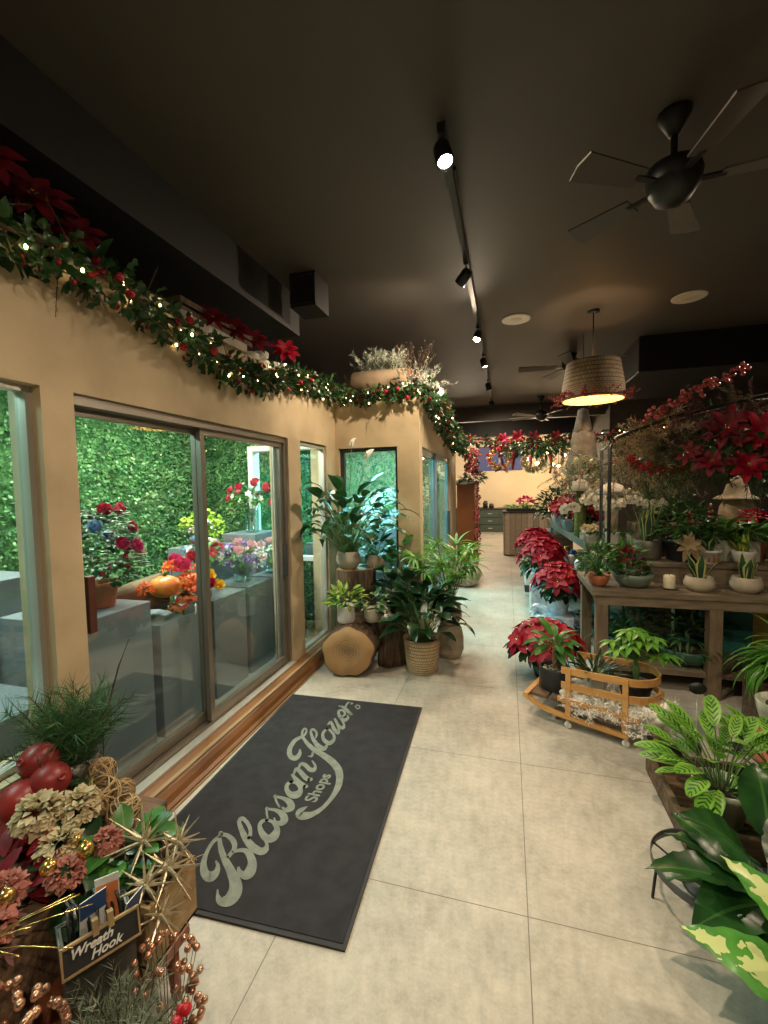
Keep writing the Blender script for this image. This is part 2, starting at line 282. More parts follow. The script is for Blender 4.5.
# ------------------------------------------------------------------ mesh building
class MB:
    def __init__(s): s.v = []; s.f = []; s.m = []; s.uv = []
    def face(s, idx, mi=0, uv=None):
        s.f.append(idx); s.m.append(mi); s.uv.append(uv)
    def box(s, c, d, rz=0, mi=0, M4=None):
        c = V(c); b = len(s.v); ro = Matrix.Rotation(rz, 3, 'Z')
        for x in (-.5, .5):
            for y in (-.5, .5):
                for z in (-.5, .5):
                    p = ro @ V((x*d[0], y*d[1], z*d[2])) + c
                    s.v.append(M4 @ p if M4 else p)
        for q in ((0, 1, 3, 2), (4, 6, 7, 5), (0, 4, 5, 1), (2, 3, 7, 6), (0, 2, 6, 4), (1, 5, 7, 3)):
            s.face(tuple(b+i for i in q), mi)
        return s
    def bb(s, x0, x1, y0, y1, z0, z1, mi=0):
        return s.box(((x0+x1)/2, (y0+y1)/2, (z0+z1)/2), (x1-x0, y1-y0, z1-z0), 0, mi)
    def beam(s, a, b_, w, h, mi=0):
        """square bar from a to b"""
        a = V(a); b_ = V(b_); d = (b_-a).normalized(); up = V((0, 0, 1)) if abs(d.z) < .95 else V((0, 1, 0))
        sd = d.cross(up).normalized(); u = sd.cross(d); k = len(s.v)
        for p in (a, b_):
            for i, j in ((-1, -1), (1, -1), (1, 1), (-1, 1)): s.v.append(p + sd*w/2*i + u*h/2*j)
        for q in ((0, 3, 2, 1), (4, 5, 6, 7), (0, 1, 5, 4), (1, 2, 6, 5), (2, 3, 7, 6), (3, 0, 4, 7)): s.face(tuple(k+i for i in q), mi)
        return s
    def tube(s, pts, r0, r1=None, k=5, mi=0, cap=True):
        r1 = r0 if r1 is None else r1; pts = [V(p) for p in pts]; n = len(pts); base = len(s.v)
        for i, p in enumerate(pts):
            d = (pts[min(i+1, n-1)] - pts[max(i-1, 0)]).normalized()
            up = V((0, 0, 1)) if abs(d.z) < .9 else V((1, 0, 0))
            a = d.cross(up).normalized(); b = a.cross(d); r = r0 + (r1-r0)*i/max(n-1, 1)
            for j in range(k):
                t = 2*PI*j/k; s.v.append(p + a*(r*math.cos(t)) + b*(r*math.sin(t)))
        for i in range(n-1):
            for j in range(k):
                a0 = base+i*k+j; a1 = base+i*k+(j+1) % k
                s.face((a0, a1, a1+k, a0+k), mi)
        if cap:
            s.face(tuple(base+j for j in range(k))[::-1], mi); s.face(tuple(base+(n-1)*k+j for j in range(k)), mi)
        return s
    def lathe(s, prof, c=(0, 0, 0), k=24, mi=0, wob=None, M4=None, cap=True):
        base = len(s.v); n = len(prof); c = V(c)
        for i, (r, z) in enumerate(prof):
            for j in range(k):
                t = 2*PI*j/k; q = r*(wob(t, z) if wob else 1)
                p = V((q*math.cos(t), q*math.sin(t), z)); p = (M4 @ p if M4 else p) + c; s.v.append(p)
        for i in range(n-1):
            for j in range(k):
                a = base+i*k+j; b = base+i*k+(j+1) % k
                s.face((a, b, b+k, a+k), mi, ((j/k, i/(n-1)), ((j+1)/k, i/(n-1)), ((j+1)/k, (i+1)/(n-1)), (j/k, (i+1)/(n-1))))
        if cap:
            s.face(tuple(base+j for j in range(k))[::-1], mi); s.face(tuple(base+(n-1)*k+j for j in range(k)), mi)
        return s
    def sph(s, c, r, k=10, n=6, mi=0, sq=(1, 1, 1), wob=0.):
        base = len(s.v); c = V(c)
        s.v.append(c+V((0, 0, -r*sq[2])))
        for i in range(1, n):
            a = -PI/2+PI*i/n
            for j in range(k):
                t = 2*PI*j/k; q = r*(1+wob*R.uniform(-1, 1))
                s.v.append(c+V((q*math.cos(a)*math.cos(t)*sq[0], q*math.cos(a)*math.sin(t)*sq[1], q*math.sin(a)*sq[2])))
        s.v.append(c+V((0, 0, r*sq[2]))); top = len(s.v)-1
        for j in range(k):
            s.face((base, base+1+(j+1) % k, base+1+j), mi); q = base+1+(n-2)*k; s.face((top, q+j, q+(j+1) % k), mi)
        for i in range(n-2):
            for j in range(k):
                a = base+1+i*k+j; b = base+1+i*k+(j+1) % k; s.face((a, b, b+k, a+k), mi)
        return s
    def leaf(s, p, d, up, ln, w, bend=.5, fold=.25, n=5, shape='lance', mi=0, roll=0., wave=0.):
        p = V(p); d = V(d).normalized(); up = V(up)
        sd = d.cross(up)
        if sd.length < 1e-3: sd = d.cross(V((1, .3, 0)))
        sd.normalize(); nr = sd.cross(d).normalized()
        if roll:
            q = Matrix.Rotation(roll, 3, d); sd = q @ sd; nr = q @ nr
        base = len(s.v); a = -bend/n; rot = Matrix.Rotation(a, 3, sd)
        for i in range(n+1):
            t = i/n
            if shape == 'lance': q = math.sin(PI*min(1, t*.94+.06)**.75)
            elif shape == 'oval': q = max(0, math.sin(PI*(t*.96+.02)))**.6
            elif shape == 'strap': q = min(1, .55+t*2) * (1-max(0, t-.55)/.45)**.8 if t < 1 else 0
            elif shape == 'heart': q = (1-t)**.75*1.05 if t > .12 else .8
            elif shape == 'spear': q = .6+.4*math.sin(PI*t*.8) if t < .6 else .98*(1-t)/.4
            elif shape == 'holly': q = (.95 if i % 2 else .5) if 0 < i < n else 0
            elif shape == 'bract': q = (math.sin(PI*t**.85)) * (1.1 if i % 2 else .85)
            hw = w/2*max(q, .02 if i < n else .0)
            wv = nr*(math.sin(i*2.3+ln*50)*wave*w)
            s.v.append(p - sd*hw + nr*(fold*hw) + wv); s.v.append(p.copy()); s.v.append(p + sd*hw + nr*(fold*hw) - wv)
            d = rot @ d; nr = rot @ nr; p = p + d*(ln/n)
        for i in range(n):
            for j in (0, 1):
                a = base+3*i+j; t0 = i/n; t1 = (i+1)/n; u0 = j*.5; u1 = u0+.5
                s.face((a, a+1, a+4, a+3), mi, ((u0, t0), (u1, t0), (u1, t1), (u0, t1)))
        return p
    def merge(s, o, M4=None, moff=0):
        b = len(s.v); s.v += [(M4 @ p if M4 else p) for p in o.v]
        s.f += [tuple(i+b for i in f) for f in o.f]; s.m += [m+moff for m in o.m]; s.uv += o.uv; return s
    def obj(s, name, mats, parent=None, loc=None, rz=0, smooth=True, label=None, bevel=0.):
        me = bpy.data.meshes.new(name); me.from_pydata([tuple(p) for p in s.v], [], s.f)
        if not isinstance(mats, (list, tuple)): mats = [mats]
        for m in mats: me.materials.append(m)
        if len(mats) > 1: me.polygons.foreach_set('material_index', s.m)
        if any(s.uv):
            ul = me.uv_layers.new(name='UVMap'); flat = []
            for f, u in zip(s.f, s.uv):
                if u is None: flat += [0., 0.]*len(f)
                else:
                    for a in u: flat += [a[0], a[1]]
            ul.data.foreach_set('uv', flat)
        if smooth: me.polygons.foreach_set('use_smooth', [True]*len(s.f))
        me.update()
        o = bpy.data.objects.new(name, me); COL.objects.link(o)
        if loc is not None: o.location = loc
        o.rotation_euler.z = rz
        if parent: o.parent = parent
        if label: o['label'] = label
        if bevel:
            bv = o.modifiers.new('bevel', 'BEVEL'); bv.width = bevel; bv.segments = 2; bv.limit_method = 'ANGLE'
        return o
def thing(name, label, cat, loc=(0, 0, 0), rz=0, group=None):
    o = bpy.data.objects.new(name, None); COL.objects.link(o); o.empty_display_size = .05
    o.location = loc; o.rotation_euler.z = rz; o['label'] = label; o['category'] = cat
    if group: o['group'] = group
    return o
def tag(o, label, cat, group=None, kind=None):
    o['label'] = label; o['category'] = cat
    if group: o['group'] = group
    if kind: o['kind'] = kind
    return o
def struct(o, kind='structure'): o['kind'] = kind; return o
def dup(root, loc, rz=None, label=None, group=None, scale=None):
    def cp(o, par):
        c = o.copy(); COL.objects.link(c)
        if par: c.parent = par
        for ch in o.children: cp(ch, c)
        return c
    r = cp(root, None); r.location = loc
    if rz is not None: r.rotation_euler.z = rz
    if scale: r.scale = (scale,)*3
    if label: r['label'] = label
    if group: r['group'] = group
    return r
def clampobj(o, xmin=None, ymax=None, ymin=None):
    """keep leaf tips from passing through the wall they lean against"""
    bpy.context.view_layer.update()
    for q in [o]+list(o.children):
        if q.type != 'MESH': continue
        mw = q.matrix_world; inv = mw.inverted()
        for v in q.data.vertices:
            p = mw @ v.co; k = p.copy()
            if xmin is not None and p.x < xmin: k.x = xmin+.012*math.sin(p.y*60+p.z*45)**2
            if ymax is not None and p.y > ymax: k.y = ymax-.012*math.sin(p.x*60+p.z*45)**2
            if ymin is not None and p.y < ymin: k.y = ymin
            if k != p: v.co = inv @ k
def U(a, b): return R.uniform(a, b)
def polar(t, r=1., z=0.): return V((r*math.cos(t), r*math.sin(t), z))
def rdir():
    while 1:
        p = V((U(-1, 1), U(-1, 1), U(-1, 1)))
        if .05 < p.length < 1: return p.normalized()

# ------------------------------------------------------------------ plants & pots
POTS = {
 'cyl':    [(.82, 0), (.9, .02), (1, .12), (1, .97), (.97, 1), (.9, 1), (.9, .86)],
 'taper':  [(.70, 0), (.73, .02), (.97, .82), (1.04, .83), (1.04, .99), (.98, 1), (.93, .86)],
 'basket': [(.78, 0), (.82, .03), (.90, .4), (.99, .93), (1.04, .96), (1.03, 1.), (.96, 1.), (.93, .86)],
 'bowl':   [(.45, 0), (.55, .03), (.8, .3), (.95, .7), (1, .98), (.96, 1), (.92, .86)],
 'round':  [(.6, 0), (.72, .03), (1, .35), (1.02, .6), (.88, .97), (.85, 1), (.8, .98), (.8, .85)],
 'jug':    [(.6, 0), (.8, .04), (1, .25), (1.02, .6), (.9, .85), (.72, .97), (.68, 1), (.62, .9)],
}
def pot(root, r, h, mt, style='taper', name='pot', z=0., k=26, off=(0, 0), label=None):
    mb = MB().lathe([(a*r, b*h) for a, b in POTS[style]], k=k)
    o = mb.obj(name, mt, root, (off[0], off[1], z), label=label)
    so = MB().lathe([(.0001, h*.83), (r*POTS[style][-1][0]*.97, h*.83), (r*.5, h*.88), (.0001, h*.89)], k=16)
    so.obj('soil', M['soil'], root, (off[0], off[1], z))
    return o
def broad(mb, c, n, ln, w, rise=.5, spread=.5, stemr=.003, mi=0, smi=1, shape='lance', bend=.9, nseg=6, tilt=(.15, .9), wave=0., rot=0., lift=.15, smin=.7):
    """rosette of stalked blades; rise = stalk length"""
    for i in range(n):
        t = rot+i*2.39996+U(-.3, .3); k = (i+.5)/n; th = tilt[0]+(tilt[1]-tilt[0])*k+U(-.08, .08)
        d = V((math.cos(t)*math.sin(th), math.sin(t)*math.sin(th), math.cos(th)))
        st = rise*U(smin, 1.1)*(1-.35*k); p0 = V(c)+polar(t, spread*.1*U(.3, 1))
        out = V((math.cos(t), math.sin(t), 0)); p1 = p0+d*st*.55; p2 = p0+d*st+out*st*.12
        mb.tube([p0, p1, p2], stemr, stemr*.7, 4, smi, cap=False)
        d2 = (d+out*.5+V((0, 0, lift-.3*k))).normalized()
        s = U(.75, 1.1)
        mb.leaf(p2, d2, V((0, 0, 1)) if abs(d2.z) < .95 else out, ln*s, w*s, bend*U(.7, 1.3), .22, nseg, shape, mi, roll=U(-.4, .4), wave=wave)
def bushy(mb, c, rx, rz_, n, ln, w, shape='oval', mi=0, bend=.5, up=.5, nseg=3, fold=.25):
    c = V(c)
    for i in range(n):
        q = rdir(); q.z = abs(q.z)*1.0-.15; rr = U(.45, 1)**.6
        p = c+V((q.x*rx*rr, q.y*rx*rr, q.z*rz_*rr))
        d = (V((q.x, q.y, q.z*.6+up*U(0, 1)))+rdir()*.5).normalized(); s = U(.7, 1.15)
        mb.leaf(p, d, V((0, 0, 1)), ln*s, w*s, bend, fold, nseg, shape, mi, roll=U(-.6, .6))
def stems(mb, c, tips, r, mi=1):
    for p in tips: mb.tube([V(c), (V(c)+V(p))*.5+V((0, 0, .02)), V(p)], r, r*.6, 4, mi, cap=False)
def strappy(mb, c, n, ln, w, droop=1.6, th=(.1, .9), mi=0, nseg=7, fold=.3, r0=.02):
    for i in range(n):
        t = i*2.39996+U(-.3, .3); a = U(*th); d = V((math.cos(t)*math.sin(a), math.sin(t)*math.sin(a), math.cos(a)))
        mb.leaf(V(c)+polar(t, r0*U(0, 1)), d, V((0, 0, 1)) if a > .3 else polar(t), ln*U(.6, 1.1), w, droop*U(.7, 1.2), fold, nseg, 'strap', mi, roll=U(-.2, .2))
def fan(mb, c, d, n, ln, w, mi=0, droop=.7):
    """palmate fan of narrow leaflets at the end of a stalk"""
    d = V(d).normalized(); a = d.cross(V((0, 0, 1))); a = a.normalized() if a.length > .05 else V((1, 0, 0)); b = a.cross(d)
    for i in range(n):
        t = (i/(n-1)-.5)*PI*1.35; q = (d*math.cos(t)*.9+a*math.sin(t)+b*.1).normalized()
        mb.leaf(c, q, V((0, 0, 1)), ln*U(.8, 1.05)*(1-.15*abs(t)/2), w, droop*U(.7, 1.3), .3, 5, 'strap', mi)
def starflower(mb, c, nr, r, n=9, mi=0, w=.42, layers=2, cmi=None, shape='bract', cup=.3):
    nr = V(nr).normalized(); a = nr.cross(V((.3, .2, 1))).normalized(); b = nr.cross(a)
    for l in range(layers):
        for i in range(n-2*l):
            t = 2*PI*i/(n-2*l)+l*.4+U(-.1, .1); q = (a*math.cos(t)+b*math.sin(t)+nr*(cup+.45*l)).normalized()
            mb.leaf(c+nr*.004*l, q, nr, r*(1-.3*l)*U(.85, 1.1), r*w*(1-.15*l), .45, .25, 4, shape, mi)
    if cmi is not None:
        for i in range(5): mb.sph(V(c)+nr*.012+(a*U(-1, 1)+b*U(-1, 1))*r*.09, r*.05, 5, 3, cmi)
def puff(mb, c, r, n, mi=0, pet=.35, w=.8):
    """dense round bloom of small petals"""
    for i in range(n):
        q = rdir(); q.z = abs(q.z)*1.1-.35; q.normalize()
        mb.leaf(V(c)+q*r*.55, (q+rdir()*.55).normalized(), V((0, 0, 1)), r*pet*U(.9, 1.5), r*pet*w*1.3, .6, .3, 2, 'oval', mi, roll=U(-1, 1))
def rose(mb, c, nr, r, mi=0):
    nr = V(nr).normalized(); a = nr.cross(V((.3, .2, 1))).normalized(); b = nr.cross(a)
    for l in range(3):
        n = 6-l
        for i in range(n):
            t = 2*PI*i/n+l*.5; q = a*math.cos(t)+b*math.sin(t)
            mb.leaf(V(c)+q*r*(.34-.1*l), (q*(1-.3*l)+nr*(.8+.9*l)).normalized(), nr, r*1.15, r*1.1, -.7, .35, 3, 'oval', mi)
def needles(mb, c, d, ln, n, nl, mi=0, smi=1, nw=.0025, r=.003, droop=.3):
    """fir sprig: twig with needles all round"""
    c = V(c); d = V(d).normalized(); p = c; pts = [c.copy()]; S = 5
    for i in range(S):
        d = (d+V((0, 0, -droop/S))).normalized(); p = p+d*ln/S; pts.append(p.copy())
    mb.tube(pts, r, r*.4, 4, smi, cap=False)
    for i in range(n):
        t = (i+.5)/n*S; k = min(int(t), S-1); q = pts[k].lerp(pts[k+1], t-k); dd = (pts[k+1]-pts[k]).normalized()
        o = rdir(); o = (o-dd*o.dot(dd)).normalized()
        mb.leaf(q, (o+dd*.9).normalized(), rdir(), nl*U(.7, 1.1), nw, .15, .2, 1, 'strap', mi)

